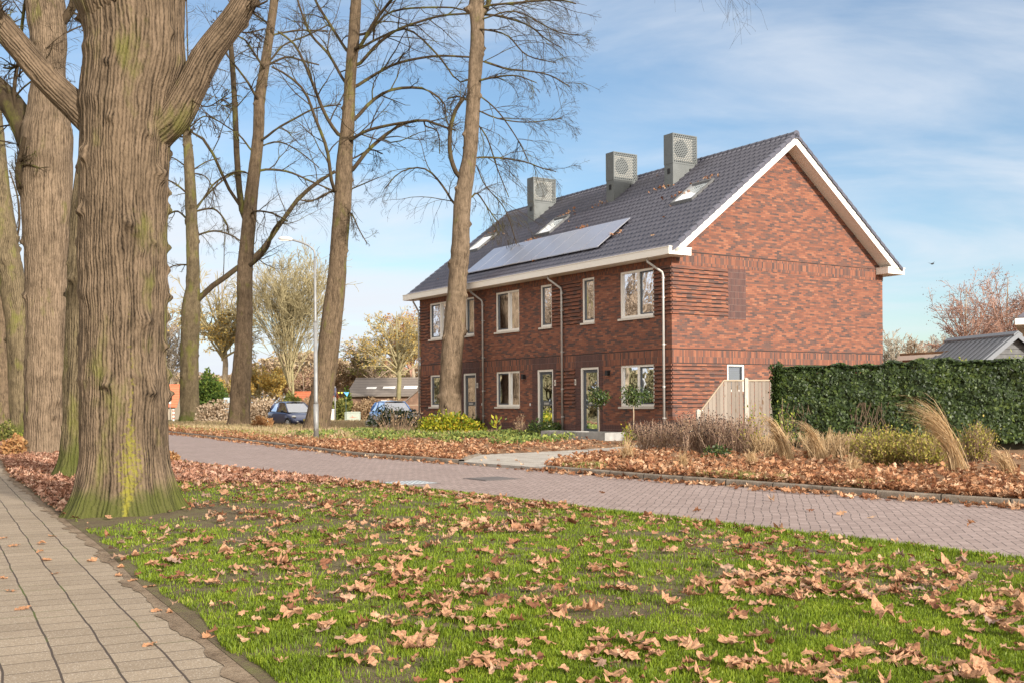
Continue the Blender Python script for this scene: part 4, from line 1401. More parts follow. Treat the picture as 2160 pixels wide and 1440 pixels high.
# T2..T5 row behind it
street_tree('mossy-footed trunk directly behind the nearest one, mostly hidden by it', [(170, 1012, 92), (174, 950, 84), (179, 800, 82), (182, 700, 80), (188, 500, 78), (200, 390, 80), (225, 200, 70), (250, 0, 62)],
            [], 21.2, M['bark_moss'], 21, 14, 8, GR_L, dict(sides=200, step=0.05, ridge=0.026, freq=60, knobs=60, flare=0.34, flare_h=0.4, kr=(0.05, 0.11)), ground=0.02)
street_tree('thick pale trunk forking high up, third tree from the footpath corner', [(97, 966, 88), (97, 900, 84), (97, 800, 82), (98, 600, 82), (98, 430, 98), (99, 300, 102), (101, 240, 84), (102, 155, 64), (102, 80, 72), (96, 0, 76)],
            [([(78, 330), (50, 262), (20, 215), (-15, 180), (-60, 140)], 62, 44), ([(62, 425), (42, 395), (40, 350), (52, 290)], 22, 9), ([(52, 290), (30, 200), (40, 120), (48, 40), (60, -40)], 10, 6), ([(118, 60), (150, 20), (160, -30)], 24, 14), ([(120, 80), (160, 60), (185, 50)], 5, 2), ([(118, 200), (150, 190), (180, 205)], 4, 2)],
            31, M['bark_pale'], 31, 19, 8, GR_L, dict(sides=160, step=0.06, ridge=0.028, freq=44, knobs=12, flare=0.1, kr=(0.06, 0.14)), dep=1.0, ground=0.03)
street_tree('knobbly trunk leaning left at the left edge beyond the pale forked one', [(45, 918, 40), (43, 850, 42), (38, 700, 46), (26, 600, 50), (14, 520, 48), (4, 440, 44), (-4, 380, 40), (-12, 300, 40), (-20, 200, 38)],
            [([(20, 560), (40, 480), (38, 420), (20, 360)], 6, 3)], 50, M['bark_moss'], 41, 22, 6, GR_L, dict(sides=64, step=0.1, ridge=0.03, freq=20, knobs=50, flare=0.2, kr=(0.09, 0.2)), ground=0.03)
street_tree('trunk cut by the left picture edge, farthest tree beside the footpath', [(4, 890, 44), (2, 800, 42), (-4, 650, 42), (-10, 520, 40), (-16, 400, 36), (-20, 200, 34)],
            [], 60, M['bark'], 51, 24, 6, GR_L, dict(sides=48, step=0.12, ridge=0.03, freq=20, knobs=16, flare=0.2, kr=(0.08, 0.16)), ground=0.03)

# T6..T9 along the far kerb
street_tree('left trunk of the far row with a long limb reaching to the right', [(400, 895, 42), (400, 860, 39), (399, 800, 38), (401, 700, 37), (404, 640, 36), (407, 600, 28), (407, 541, 26), (402, 417, 23), (398, 333, 20), (394, 267, 16), (402, 233, 13)],
            [([(412, 640), (440, 610), (465, 593), (500, 566), (530, 549), (552, 528), (573, 500), (607, 450), (632, 417), (673, 383), (707, 362)], 13, 8),
             (Z7([(170, 1060), (240, 980), (330, 900), (400, 870)]), 5, 3), (Z7([(165, 860), (230, 820), (300, 800)]), 4, 2), (Z7([(130, 1110), (80, 1070), (20, 1100), (0, 1140)]), 5, 3), (Z7([(130, 980), (70, 930), (0, 900)]), 5, 3),
             (Z7([(190, 1190), (270, 1170), (350, 1190), (400, 1220)]), 5, 3), (Z7([(180, 1070), (270, 1060), (330, 1130), (340, 1180)]), 5, 3), (Z7([(125, 700), (60, 690), (0, 720)]), 5, 2), (Z7([(150, 640), (220, 590), (300, 620)]), 4, 2),
             (Z7([(160, 880), (230, 900), (280, 1000)]), 4, 2), (Z7([(130, 850), (60, 800), (10, 800)]), 4, 2), ([(404, 560), (370, 560), (345, 572)], 5, 2), (Z7([(150, 580), (100, 500), (40, 430)]), 5, 2), (Z7([(150, 560), (200, 480), (260, 430)]), 5, 2)],
            80, M['bark_moss'], 61, 27, 7, GR_R, dict(sides=48, step=0.12, ridge=0.03, freq=20, knobs=46, flare=0.24, kr=(0.08, 0.17)), dep=3)
street_tree('second trunk of the far row, forked with a long left stem', [(505, 905, 47), (505, 880, 44), (509, 800, 40), (515, 700, 34), (516, 600, 32), (519, 541, 31), (530, 417, 27), (544, 292, 23), (548, 208, 22), (561, 125, 19), (573, 42, 17), (580, -20, 16)],
            [(Z7([(525, 700), (590, 650), (680, 600), (780, 550), (910, 530)]), 6, 3), (Z7([(520, 860), (640, 870), (760, 920), (880, 970)]), 6, 3), (Z7([(510, 740), (600, 720), (700, 770), (800, 850)]), 5, 2), (Z7([(560, 320), (640, 290), (720, 310), (800, 330)]), 6, 3),
             (Z7([(480, 490), (440, 420), (380, 340), (310, 250)]), 7, 3), (Z7([(510, 330), (450, 240), (420, 200), (350, 170)]), 6, 3), (Z7([(560, 180), (700, 155), (840, 160)]), 5, 3), (Z7([(470, 1330), (540, 1250), (560, 1180), (600, 1120)]), 9, 5),
             (Z7([(560, 300), (620, 230), (740, 180), (860, 120)]), 5, 3), (Z7([(480, 1070), (560, 1080), (640, 1120)]), 5, 3), (Z7([(540, 120), (470, 70), (430, 40)]), 6, 3), (Z7([(455, 760), (400, 690), (330, 640), (220, 570)]), 5, 2), (Z7([(440, 880), (380, 870), (270, 930), (180, 1060)]), 6, 3), (Z7([(460, 1040), (400, 1040)]), 5, 3)],
            64, M['bark'], 71, 31, 7, GR_R, dict(sides=56, step=0.1, ridge=0.022, freq=24, knobs=16, flare=0.26, kr=(0.07, 0.14)), dep=3,
            stems=[[(524, 478, 14), (516, 455, 14), (508, 430, 14), (502, 360, 13), (500, 333, 13), (495, 210, 12), (488, 104, 11), (482, 20, 9)], [(505, 432, 7), (478, 390, 7), (452, 330, 6), (425, 290, 6), (400, 280, 4)]])
street_tree('third trunk of the far row, leaning right behind the lamp post', [(666, 917, 56), (670, 890, 50), (678, 840, 47), (690, 760, 44), (703, 650, 42), (711, 580, 38), (713, 541, 36), (722, 440, 36), (727, 333, 32), (734, 250, 27), (739, 167, 23), (746, 83, 23), (751, 0, 21), (753, -40, 18)],
            [(Z7([(970, 860), (1040, 770), (1130, 690), (1220, 630), (1330, 610), (1420, 640), (1490, 660)]), 10, 4), (Z7([(975, 700), (1050, 660), (1180, 630), (1300, 612)]), 8, 5), (Z7([(985, 600), (1070, 510), (1170, 455), (1300, 445), (1370, 470), (1430, 520), (1440, 580)]), 9, 3),
             (Z7([(1000, 430), (1080, 380), (1200, 320), (1390, 285), (1560, 290)]), 8, 4), (Z7([(1010, 320), (1090, 230), (1190, 155), (1280, 120), (1420, 80), (1560, 70)]), 8, 4), (Z7([(1020, 240), (1110, 190), (1250, 150), (1400, 280), (1500, 410), (1570, 400)]), 6, 3),
             (Z7([(1060, 160), (1130, 80), (1240, 45), (1480, 40), (1565, 70)]), 6, 3), (Z7([(1010, 230), (1080, 110), (1150, 20), (1190, -30)]), 8, 6), (Z7([(895, 680), (830, 580), (770, 430), (720, 310), (670, 220), (590, 160)]), 9, 4),
             (Z7([(870, 950), (840, 760), (780, 600), (730, 470), (650, 390), (560, 340)]), 9, 4), (Z7([(935, 250), (870, 150), (800, 40), (770, -20)]), 7, 5), (Z7([(925, 410), (850, 280), (760, 180), (720, 90), (690, 0)]), 7, 4), (Z7([(870, 970), (820, 990), (760, 1020), (690, 1010)]), 6, 3),
             (Z7([(960, 960), (1030, 930), (1100, 900)]), 4, 2), (Z7([(960, 1080), (1000, 1160), (1040, 1230)]), 4, 2), (Z7([(1330, 610), (1340, 640), (1400, 670), (1410, 780)]), 4, 2), (Z7([(980, 800), (1060, 760), (1120, 780)]), 4, 3)],
            51, M['bark'], 81, 27, 8, GR_R, dict(sides=64, step=0.08, ridge=0.02, freq=26, knobs=14, flare=0.2, kr=(0.06, 0.12)), dep=3)
street_tree('right trunk of the far row, standing before the brick terrace', [(946, 915, 52), (948, 880, 47), (953, 764, 45), (960, 673, 44), (966, 581, 38), (970, 541, 37), (975, 430, 35), (982, 380, 34), (991, 325, 31), (996, 250, 30), (1001, 167, 28), (1007, 83, 29), (1006, 0, 30), (1008, -40, 26)],
            [(Z7([(1505, 890), (1482, 850), (1462, 770), (1465, 650), (1490, 560), (1530, 500)]), 11, 8), (Z7([(1480, 1030), (1430, 950), (1360, 870), (1290, 850), (1200, 880), (1130, 960)]), 6, 2), (Z7([(1590, 800), (1700, 800), (1840, 820), (1920, 850), (2000, 870)]), 5, 2),
             (Z7([(1610, 410), (1700, 390), (1800, 385), (1900, 420)]), 6, 2), (Z7([(1620, 310), (1750, 350), (1850, 360), (1960, 380), (2070, 440)]), 6, 2), (Z7([(1640, 75), (1740, 90), (1860, 130), (1950, 200), (2030, 245)]), 6, 2), (Z7([(1650, 30), (1800, 15), (2000, 0), (2100, 20)]), 6, 3),
             (Z7([(1570, 1000), (1600, 980), (1650, 1050), (1720, 1150)]), 5, 2), (Z7([(1600, 560), (1700, 600), (1850, 620), (2030, 600)]), 4, 2), (Z7([(1600, 480), (1700, 560), (1800, 700), (1860, 820)]), 4, 2), (Z7([(1620, 150), (1750, 180), (1850, 280), (2000, 320)]), 5, 2),
             (Z7([(1590, 620), (1650, 700), (1700, 850), (1760, 1000)]), 4, 2), (Z7([(1590, 830), (1640, 940), (1740, 1060), (1800, 1240)]), 3, 2), (Z7([(1620, 40), (1590, -30), (1570, -100)]), 14, 9), (Z7([(1640, 60), (1680, -40), (1760, -120)]), 13, 8),
             (Z7([(1650, 90), (1800, 60), (2000, 160), (2120, 180)]), 4, 2), (Z7([(1530, 500), (1500, 490), (1450, 500)]), 5, 3), ([(1040, -90), (1200, -160), (1380, -170), (1470, -125), (1510, -75), (1530, -20)], 8, 2)],
            45.5, M['bark_pale'], 91, 25, 8, GR_R, dict(sides=72, step=0.07, ridge=0.016, freq=20, knobs=46, flare=0.12, kr=(0.07, 0.16)), dep=1.8, spec=SPEC_T9, rmin=0.0042)

# a few clinging dead leaves are left to the leaf litter

# ---- background trees


def bg_tree(px, py_base, Y, htop, wpx, label, twig_mat, trunk_mat, seed, leafmat=None, nleaf=0, style='fan', nlimb=16, group='trees beyond the homes', lw=0.10, name='bare_tree', leafbias=0.0, fine=1.0, r0=None):
    rs = np.random.default_rng(seed)
    x, _, _ = at(px, py_base, Y); z0 = 0.0
    top = at(px, htop, Y)[2]; half = wpx / 2 * Y / FPX
    root = empty(name, (x, Y, 0), 0, label, 'tree', group)
    r0 = r0 or top * 0.018
    hb = top * (0.16 if style == 'fan' else 0.35)
    tb = MB(); tb.tube([(0, 0, -0.1), (0.02 * top, 0, hb), (0, 0.02 * top, top * 0.62), (0, 0, top * 0.9)], [r0 * 1.25, r0, r0 * 0.5, r0 * 0.15], 9)
    tb.build('trunk', trunk_mat, root, True)
    limbs = []
    for i in range(nlimb):
        a = rs.uniform(0, 2 * np.pi)
        s = rs.random() ** 0.8
        zs = hb + (top * 0.55 - hb) * s * 0.9
        out = half * rs.uniform(0.45, 1.0) * (1 if style != 'fan' else (0.35 + 0.65 * (1 - s * 0.5)))
        zt = zs + (top - zs) * rs.uniform(0.55, 1.0) if style == 'fan' else zs + (top - zs) * rs.uniform(0.15, 0.85)
        ex, ey = math.cos(a) * out, math.sin(a) * out
        mid = 0.45 if style == 'fan' else 0.55
        limbs.append([(0, 0, zs, r0 * 0.5), (ex * mid * 0.8, ey * mid * 0.8, zs + (zt - zs) * 0.45, r0 * 0.33), (ex, ey, zt, r0 * 0.1)])
    acc = Acc(); sp_min[0] = 0.00026 * Y * fine
    spec = [dict(per=8, tmin=0.2, lf=(0.25, 0.55), rf=0.5, ang=(0.35, 0.9), droop=0.05 if style == 'fan' else -0.1, wander=0.12, k=5, up=0.25 if style == 'fan' else 0.0),
            dict(per=7, tmin=0.15, lf=(0.3, 0.6), rf=0.6, ang=(0.3, 0.9), droop=0.0 if style == 'fan' else -0.35, wander=0.15, k=4)]
    P, Rr = branching(acc, limbs, rs, spec, sides0=5)
    acc.build('crown', twig_mat, root)
    if nleaf:
        pts = P[rs.integers(0, len(P), nleaf), rs.integers(1, P.shape[1], nleaf)] + rs.normal(0, 0.16, (nleaf, 3))
        if leafbias:
            zc = pts[:, 2] / top; keep = rs.random(nleaf) < np.clip(1.3 - leafbias * zc, 0, 1); pts = pts[keep]
        leaf_quads('foliage', pts, lw * rs.uniform(0.6, 1.4, len(pts)), leafmat, root, rs)
    return root


def leaf_quads(name, pts, size, mat, parent, rs, flat=0.0, elong=1.5, nrm=None):
    n = len(pts)
    d = unit(rs.normal(size=(n, 3)) * np.array([1, 1, 1 - flat])); 
    if nrm is not None:
        d = unit(d * 0.8 + np.array([0, 0, -0.6]))
    q = unit(np.cross(d, unit(rs.normal(size=(n, 3))) if nrm is None else nrm + rs.normal(size=(n, 3)) * 0.55))
    s = size[:, None]
    a = pts - d * s * elong * 0.5; b = pts + q * s * 0.5 - d * s * 0.1; c = pts + d * s * elong * 0.5; e = pts - q * s * 0.5 - d * s * 0.1
    V = np.stack([a, b, c, e], 1).reshape(-1, 3)
    F = (np.arange(n) * 4)[:, None] + np.arange(4)[None]
    return npmesh(name, V, F, mat, parent)


def leaf_mat(name, stops, rough=0.7, spec=0.3, trans=0.25, patch=None, vein=0.0):
    t = NT(name)
    r = t.island()
    f = r
    if patch: f = t.m('ADD', t.m('MULTIPLY', r, 0.6), t.m('MULTIPLY', t.noise(t.co('World'), patch, 3), 0.45), clamp=True)
    c = t.ramp(f, stops)
    if vein: c = t.mix(vein, c, t.ramp(t.noise(t.co('World'), 38, 4, 0.7), [(0.32, (0.30, 0.26, 0.24)), (0.52, (1, 1, 1)), (0.72, (1.5, 1.5, 1.5))]), 'MULTIPLY')
    t.out(c, rough, 0, spec)
    if trans:
        tl = t.N.new('ShaderNodeBsdfTranslucent'); t.put(tl.inputs[0], c)
        mx = t.N.new('ShaderNodeMixShader'); mx.inputs[0].default_value = trans
        t.L.new(t.bsdf.outputs[0], mx.inputs[1]); t.L.new(tl.outputs[0], mx.inputs[2])
        t.L.new(mx.outputs[0], t.N['Material Output'].inputs[0])
    return t.mat


M['tw_olive'] = simple('olive_twigs', (0.31, 0.26, 0.14), 0.9, var=0.3, scale=0.4)
M['tw_grey'] = simple('grey_brown_twigs', (0.32, 0.24, 0.17), 0.9, var=0.3, scale=0.4)
M['tw_red'] = simple('red_brown_twigs', (0.36, 0.21, 0.15), 0.9, var=0.3, scale=0.4)
M['tw_pale'] = simple('pale_twigs', (0.32, 0.27, 0.21), 0.9, var=0.25, scale=0.4)
M['bk_olive'] = simple('olive_trunk', (0.23, 0.20, 0.10), 0.9, var=0.3, scale=2)
M['bk_grey'] = simple('grey_trunk', (0.28, 0.22, 0.15), 0.9, var=0.3, scale=2)
M['lf_ochre'] = leaf_mat('ochre_leaves', [(0, (0.42, 0.25, 0.06)), (0.5, (0.56, 0.38, 0.10)), (1, (0.52, 0.44, 0.16))], trans=0.4)
M['lf_rust'] = leaf_mat('rust_leaves', [(0, (0.30, 0.15, 0.06)), (0.5, (0.46, 0.24, 0.10)), (1, (0.52, 0.34, 0.15))], trans=0.35)
M['lf_brown'] = leaf_mat('withered_leaves', [(0, (0.24, 0.15, 0.085)), (0.5, (0.38, 0.26, 0.15)), (1, (0.48, 0.36, 0.22))], trans=0.35)
M['lf_conifer'] = leaf_mat('conifer_needles', [(0, (0.03, 0.06, 0.012)), (0.6, (0.08, 0.13, 0.02)), (1, (0.16, 0.20, 0.03))])
M['lf_olive'] = leaf_mat('olive_leaves', [(0, (0.07, 0.09, 0.02)), (0.5, (0.16, 0.17, 0.04)), (1, (0.28, 0.25, 0.07))])

bg_tree(612, 866, 112, 545, 250, 'broad fan-shaped olive bare tree between the second and third street trunks', M['tw_olive'], M['bk_olive'], 101, M['lf_ochre'], 2500, 'fan', 60, leafbias=2.6, lw=0.13, fine=0.8, r0=0.13)
bg_tree(470, 862, 120, 560, 250, 'wide tree with ochre leaves left of the fan-shaped one', M['tw_olive'], M['bk_grey'], 102, M['lf_ochre'], 11000, 'round', 30, leafbias=1.6, lw=0.14, fine=0.9)
bg_tree(838, 862, 92, 632, 240, 'bare tree with a pale mossy trunk before the grey barn roof', M['tw_olive'], M['bk_olive'], 103, M['lf_ochre'], 7000, 'round', 26, leafbias=1.2, lw=0.11, fine=0.9)
bg_tree(868, 862, 104, 645, 110, 'rust-tinged tree crown rising beside the far corner of the terrace', M['tw_red'], M['bk_grey'], 104, M['lf_rust'], 5000, 'round', 20, lw=0.13, fine=0.9)
bg_tree(790, 862, 115, 700, 150, 'low grey tree behind the barn, left of the pale-trunked one', M['tw_grey'], M['bk_grey'], 105, M['lf_olive'], 3500, 'round', 22, leafbias=1.2, lw=0.15)
bg_tree(728, 864, 118, 752, 130, 'small brown leafy tree just right of the leaning trunk', M['tw_grey'], M['bk_grey'], 106, M['lf_brown'], 7000, 'round', 20, lw=0.15)
bg_tree(640, 864, 125, 775, 190, 'low reddish thicket tree above the parked dark car', M['tw_red'], M['bk_grey'], 107, M['lf_brown'], 9000, 'round', 22, lw=0.16)
bg_tree(545, 864, 118, 770, 150, 'ochre leafy small tree at the foot of the fan-shaped tree', M['tw_olive'], M['bk_olive'], 108, M['lf_ochre'], 8000, 'round', 20, lw=0.16)
bg_tree(355, 864, 125, 700, 150, 'pale bare tree above the orange tiled roof', M['tw_pale'], M['bk_grey'], 109, None, 0, 'fan', 18)
bg_tree(320, 864, 140, 640, 160, 'grey bare tree partly hidden by the nearest trunk', M['tw_grey'], M['bk_grey'], 110, None, 0, 'fan', 18)
# tall trees across the road, mirrored in the windows and standing left of the picture
for i, (tx, ty) in enumerate([(-33, 40), (-37, 46), (-34.5, 51), (-40, 57), (-37, 63), (-44, 68), (-31, 34.5), (-42, 50), (-47, 60)]):
    bg_tree(1080 + FPX * tx / ty, 860, ty, 846 - 11.5 * FPX / ty, 9.0 * FPX / ty, 'bare tree standing across the road to the left, outside the view', M['tw_grey'], M['bk_grey'], 160 + i, None, 0, 'round', 26, 'trees across the road', fine=1.5, r0=0.3)
# right side trees beyond the hedge
M['lf_birch'] = leaf_mat('hanging_catkins', [(0, (0.20, 0.12, 0.10)), (0.5, (0.29, 0.19, 0.165)), (1, (0.38, 0.27, 0.24))])
bg_tree(2040, 850, 62, 575, 185, 'birch with drooping purple-brown twigs left of its twin above the shed', M['tw_red'], M['bk_grey'], 121, M['lf_birch'], 5000, 'round', 24, 'birches above the grey shed', lw=0.05, leafbias=0, r0=0.11, fine=0.7)
bg_tree(2128, 850, 64, 552, 190, 'taller birch with drooping purple-brown twigs nearest the right edge', M['tw_red'], M['bk_grey'], 122, M['lf_birch'], 6000, 'round', 26, 'birches above the grey shed', lw=0.05, r0=0.12, fine=0.7)
far = [(1885, 708, 'leftmost of the far bare trees beside the terrace end wall'), (1925, 714, 'second of the far bare trees right of the terrace end wall'), (1962, 722, 'third of the far bare trees, just left of the grey shed'), (1996, 735, 'reddish far bare tree directly behind the grey shed ridge')]
for i, (px, tp, lb) in enumerate(far):
    bg_tree(px, 850, 100 + 3 * i, tp, 66, lb, [M['tw_pale'], M['tw_grey'], M['tw_pale'], M['tw_red']][i], M['bk_grey'], 130 + i, None, 0, 'fan', 14, 'far bare trees right of the terrace')
# distant wood closing the horizon on both sides


def wood(name, x0, x1, Y, h, seed, mat, n=60000):
    rs = np.random.default_rng(seed)
    X = rs.uniform(x0, x1, n)
    prof = h * (0.6 + 0.55 * vnoise(X * 0.09 + seed, X * 0 + 3) + 0.18 * vnoise(X * 0.5, X * 0 + 9))
    Z = prof * rs.random(n) ** 0.6
    pts = np.stack([X, Y + rs.uniform(-6, 6, n), Z], -1)
    o = leaf_quads(name, pts, rs.uniform(0.15, 0.5, n), mat, None, rs)
    return tag(o, kind='stuff')


M['far_wood'] = leaf_mat('far_wood', [(0, (0.24, 0.17, 0.11)), (0.5, (0.36, 0.26, 0.17)), (1, (0.42, 0.34, 0.19))], trans=0.2)
M['far_wood2'] = leaf_mat('far_wood_green', [(0, (0.08, 0.08, 0.04)), (0.5, (0.18, 0.16, 0.08)), (1, (0.28, 0.22, 0.12))], trans=0.1)
o = wood('distant_wood', -105, -8, 165, 7.5, 1, M['far_wood']); tag(o, 'low brown wood closing the horizon left of the terrace', 'woodland')
o = wood('distant_wood', 40, 110, 170, 7.0, 2, M['far_wood2'], 12000); tag(o, 'low grey wood closing the horizon right of the terrace', 'woodland')

# tall wood edge far across the road, outside the frame: it fills the reflections in the windows
rsw = np.random.default_rng(8); n = 30000
tt = rsw.random(n); px_ = -62 - 20 * tt + rsw.normal(0, 3, n); py_ = -10 + 150 * tt
pr_ = 5.0 * (0.65 + 0.5 * vnoise(py_ * 0.12, py_ * 0 + 3) + 0.2 * vnoise(py_ * 0.6, py_ * 0 + 9)) * rsw.random(n) ** 0.55
o = leaf_quads('distant_wood', np.stack([px_, py_, pr_], -1), rsw.uniform(0.3, 0.8, n), M['far_wood2'], None, rsw); tag(o, 'long wood edge far across the road left of the view', 'woodland', kind='stuff')
# ---------------------------------------------------------------- hedge, fence, planting
M['ivy'] = leaf_mat('ivy_leaves', [(0, (0.013, 0.024, 0.009)), (0.4, (0.024, 0.043, 0.011)), (0.72, (0.052, 0.082, 0.017)), (0.93, (0.13, 0.17, 0.03)), (1, (0.30, 0.18, 0.06))], rough=0.5, spec=0.35, trans=0.15, patch=1.6)
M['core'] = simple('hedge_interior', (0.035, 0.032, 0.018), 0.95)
M['wood_grey'] = None


def wood_mat():
    t = NT('weathered_fence_board')
    p = t.co('Object')
    x, y, z = t.xyz(p)
    r = t.island()
    n = t.noise(t.vec(t.m('MULTIPLY', x, 9.0), t.m('MULTIPLY', r, 40.0), t.m('MULTIPLY', z, 0.7)), 3, 5, 0.6)
    k = t.noise(t.vec(t.m('MULTIPLY', x, 3), t.m('MULTIPLY', r, 33.0), t.m('MULTIPLY', z, 1.3)), 2.5, 2)
    c = t.mix(t.m('ADD', t.m('MULTIPLY', r, 0.5), t.m('MULTIPLY', n, 0.5)), (0.16, 0.13, 0.105), (0.34, 0.29, 0.24))
    c = t.mix(t.step(k, 0.62, 0.7), c, (0.16, 0.11, 0.07))
    t.bump(n, 0.4, 0.01)
    return t.out(c, 0.85, spec=0.2)


M['board'] = wood_mat()
M['post'] = simple('concrete_post', (0.44, 0.40, 0.34), 0.8, var=0.12)
M['cap'] = simple('fresh_timber', (0.36, 0.28, 0.19), 0.7, var=0.15)

# hedge: local x runs along the hedge, starts at its left end
HX0, HY0 = 7.05, 29.2
HX1, HY1 = 15.2, 26.1
hl = math.hypot(HX1 - HX0, HY1 - HY0); ha = math.atan2(HY1 - HY0, HX1 - HX0)
hedge = empty('ivy_hedge', (HX0, HY0, 0.0), ha, 'dense dark ivy hedge at head height beside the timber fence', 'hedge')
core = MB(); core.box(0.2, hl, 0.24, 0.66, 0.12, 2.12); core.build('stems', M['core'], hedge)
rs = np.random.default_rng(77)


def hedge_leaves():
    n = 42000
    u = rs.random(n)
    face = rs.choice(4, n, p=[0.66, 0.22, 0.05, 0.07])
    L_ = rs.random(n) * (hl + 0.1); H_ = 2.36
    def bulge(l, z): return 0.26 * (vnoise(l * 1.3, z * 1.3 + 5) - 0.5) + 0.12 * (vnoise(l * 5, z * 5 + 9) - 0.5)
    z = rs.random(n) ** 0.9 * (H_ - 0.2) + 0.2
    dep = rs.random(n) ** 2 * 0.16
    topz = lambda l: H_ + 0.12 * (vnoise(l * 0.7, l * 0 + 2) - 0.4) + 0.14 * (vnoise(l * 3, l * 0 + 7) - 0.5) - 0.10 * np.exp(-l / 0.4)
    P = np.zeros((n, 3)); Nn = np.zeros((n, 3))
    f = face == 0
    zz = 0.15 + (topz(L_) - 0.15) * (z / H_)
    rnd = np.clip(1 - (topz(L_) - zz) / 0.25, 0, 1)
    P[f] = np.stack([L_, 0.02 + bulge(L_, zz) * -1 + dep + 0.12 * rnd ** 2, zz], -1)[f]; Nn[f] = (0, -1, 0.15)
    t = face == 1
    P[t] = np.stack([L_, rs.random(n) * 0.75 + 0.05, topz(L_) - dep * 0.7 + 0.02], -1)[t]; Nn[t] = (0, -0.4, 1)
    b = face == 2
    P[b] = np.stack([L_, 0.84 - dep, zz], -1)[b]; Nn[b] = (0, 1, 0.1)
    e_ = face == 3
    P[e_] = np.stack([-0.02 + dep + bulge(zz, L_) * 1, rs.random(n) * 0.8, zz], -1)[e_]; Nn[e_] = (-1, 0, 0.1)
    # bare patch low down where old stems show
    hole = np.exp(-(((P[:, 0] - 2.15) / 0.42) ** 2 + ((P[:, 2] - 0.72) / 0.34) ** 2)) * 1.15 + np.exp(-(((P[:, 0] - 1.1) / 0.5) ** 2 + ((P[:, 2] - 0.45) / 0.22) ** 2))
    keep = rs.random(n) > hole * (vnoise(P[:, 0] * 6, P[:, 2] * 6) * 1.2)
    P, Nn = P[keep], Nn[keep]; n = len(P)
    nr = unit(Nn + rs.normal(0, 0.42, (n, 3)))
    down = np.array([0, 0, -1.0]) + rs.normal(0, 0.5, (n, 3))
    d = unit(down - nr * (down * nr).sum(1, keepdims=True)); q = np.cross(nr, d)
    s = rs.uniform(0.05, 0.085, n)[:, None]
    # five-pointed ivy outline: stem point, lobes, tip
    out = [(-0.55, 0.0, 0), (-0.45, 0.42, 0.05), (0.0, 0.62, -0.05), (0.15, 0.28, 0.04), (0.75, 0.0, -0.06), (0.15, -0.28, 0.04), (0.0, -0.62, -0.05), (-0.45, -0.42, 0.05)]
    V = np.stack([P + (d * a + q * b_ + nr * c) * s for a, b_, c in out], 1).reshape(-1, 3)
    base = (np.arange(n) * 8)[:, None]
    F = [base + np.array([0, 1, 2, 3]), base + np.array([0, 3, 4, 5]), base + np.array([0, 5, 6, 7])]
    # keep island connectivity by sharing vertices
    return npmesh('foliage', V, np.concatenate(F), M['ivy'], hedge)


hedge_leaves()
# old ivy stems in the bare patch
st = Acc()
for i in range(60):
    x = rs.uniform(0.6, 3.0); p = [(x, 0.08, 0.05)]
    for k in range(6): p.append((p[-1][0] + rs.normal(0, 0.08), 0.05 + rs.uniform(0, 0.05), p[-1][2] + 0.22))
    V, F = tube(np.array(p), np.full(7, 0.008), 4); st.add(V, F)
st.build('bare_stem', simple('ivy_stem', (0.13, 0.09, 0.055), 0.9, var=0.3), hedge)

# light green shrub looking over the hedge at the right
M['lf_lime'] = leaf_mat('young_laurel_leaves', [(0, (0.10, 0.15, 0.02)), (0.5, (0.22, 0.27, 0.03)), (1, (0.40, 0.40, 0.08))], rough=0.5)


def stemmy_shrub(name, label, cat, x, y, z, r, h, nst, mat_stem, mat_leaf, nleaf, lw, seed, group=None, elong=2.2, spread=0.6, stem_r=0.008, upright=True, leaf_from=0.3, part='foliage'):
    rs = np.random.default_rng(seed)
    root = empty(name, (x, y, z), 0, label, cat, group)
    acc = Acc(); pts = []
    for i in range(nst):
        a = rs.uniform(0, 6.28); q = r * math.sqrt(rs.random())
        bx, by = math.cos(a) * q * 0.45, math.sin(a) * q * 0.45
        tx, ty = math.cos(a) * q, math.sin(a) * q
        hh = h * rs.uniform(0.55, 1.0) * (1 - 0.35 * (q / r) ** 2)
        P = smooth_path([(bx, by, 0), ((bx + tx) / 2 + rs.normal(0, .04), (by + ty) / 2 + rs.normal(0, .04), hh * 0.55), (tx + rs.normal(0, .05), ty + rs.normal(0, .05), hh)], 7)
        V, F = tube(P, np.linspace(stem_r, stem_r * 0.4, 7), 4); acc.add(V, F)
        pts.append(P)
    acc.build('stem', mat_stem, root)
    P = np.array(pts)
    if nleaf:
        i = rs.integers(0, len(P), nleaf); t = rs.uniform(leaf_from, 1, nleaf) * 6; k = np.minimum(t.astype(int), 5); f = (t - k)[:, None]
        c = P[i, k] * (1 - f) + P[i, k + 1] * f + rs.normal(0, spread * 0.12, (nleaf, 3))
        c[:, 2] = np.maximum(c[:, 2], 0.02)
        d = unit(rs.normal(0, 0.6, (nleaf, 3)) + np.array([0, 0, 0.9 if upright else -0.1]))
        q = unit(np.cross(d, rs.normal(size=(nleaf, 3)))); s = (lw * rs.uniform(0.6, 1.3, nleaf))[:, None]
        V = np.stack([c, c + d * s * elong * 0.45 + q * s * 0.5, c + d * s * elong, c + d * s * elong * 0.45 - q * s * 0.5], 1).reshape(-1, 3)
        F = (np.arange(nleaf) * 4)[:, None] + np.arange(4)[None]
        npmesh(part, V, F, mat_leaf, root)
    return root


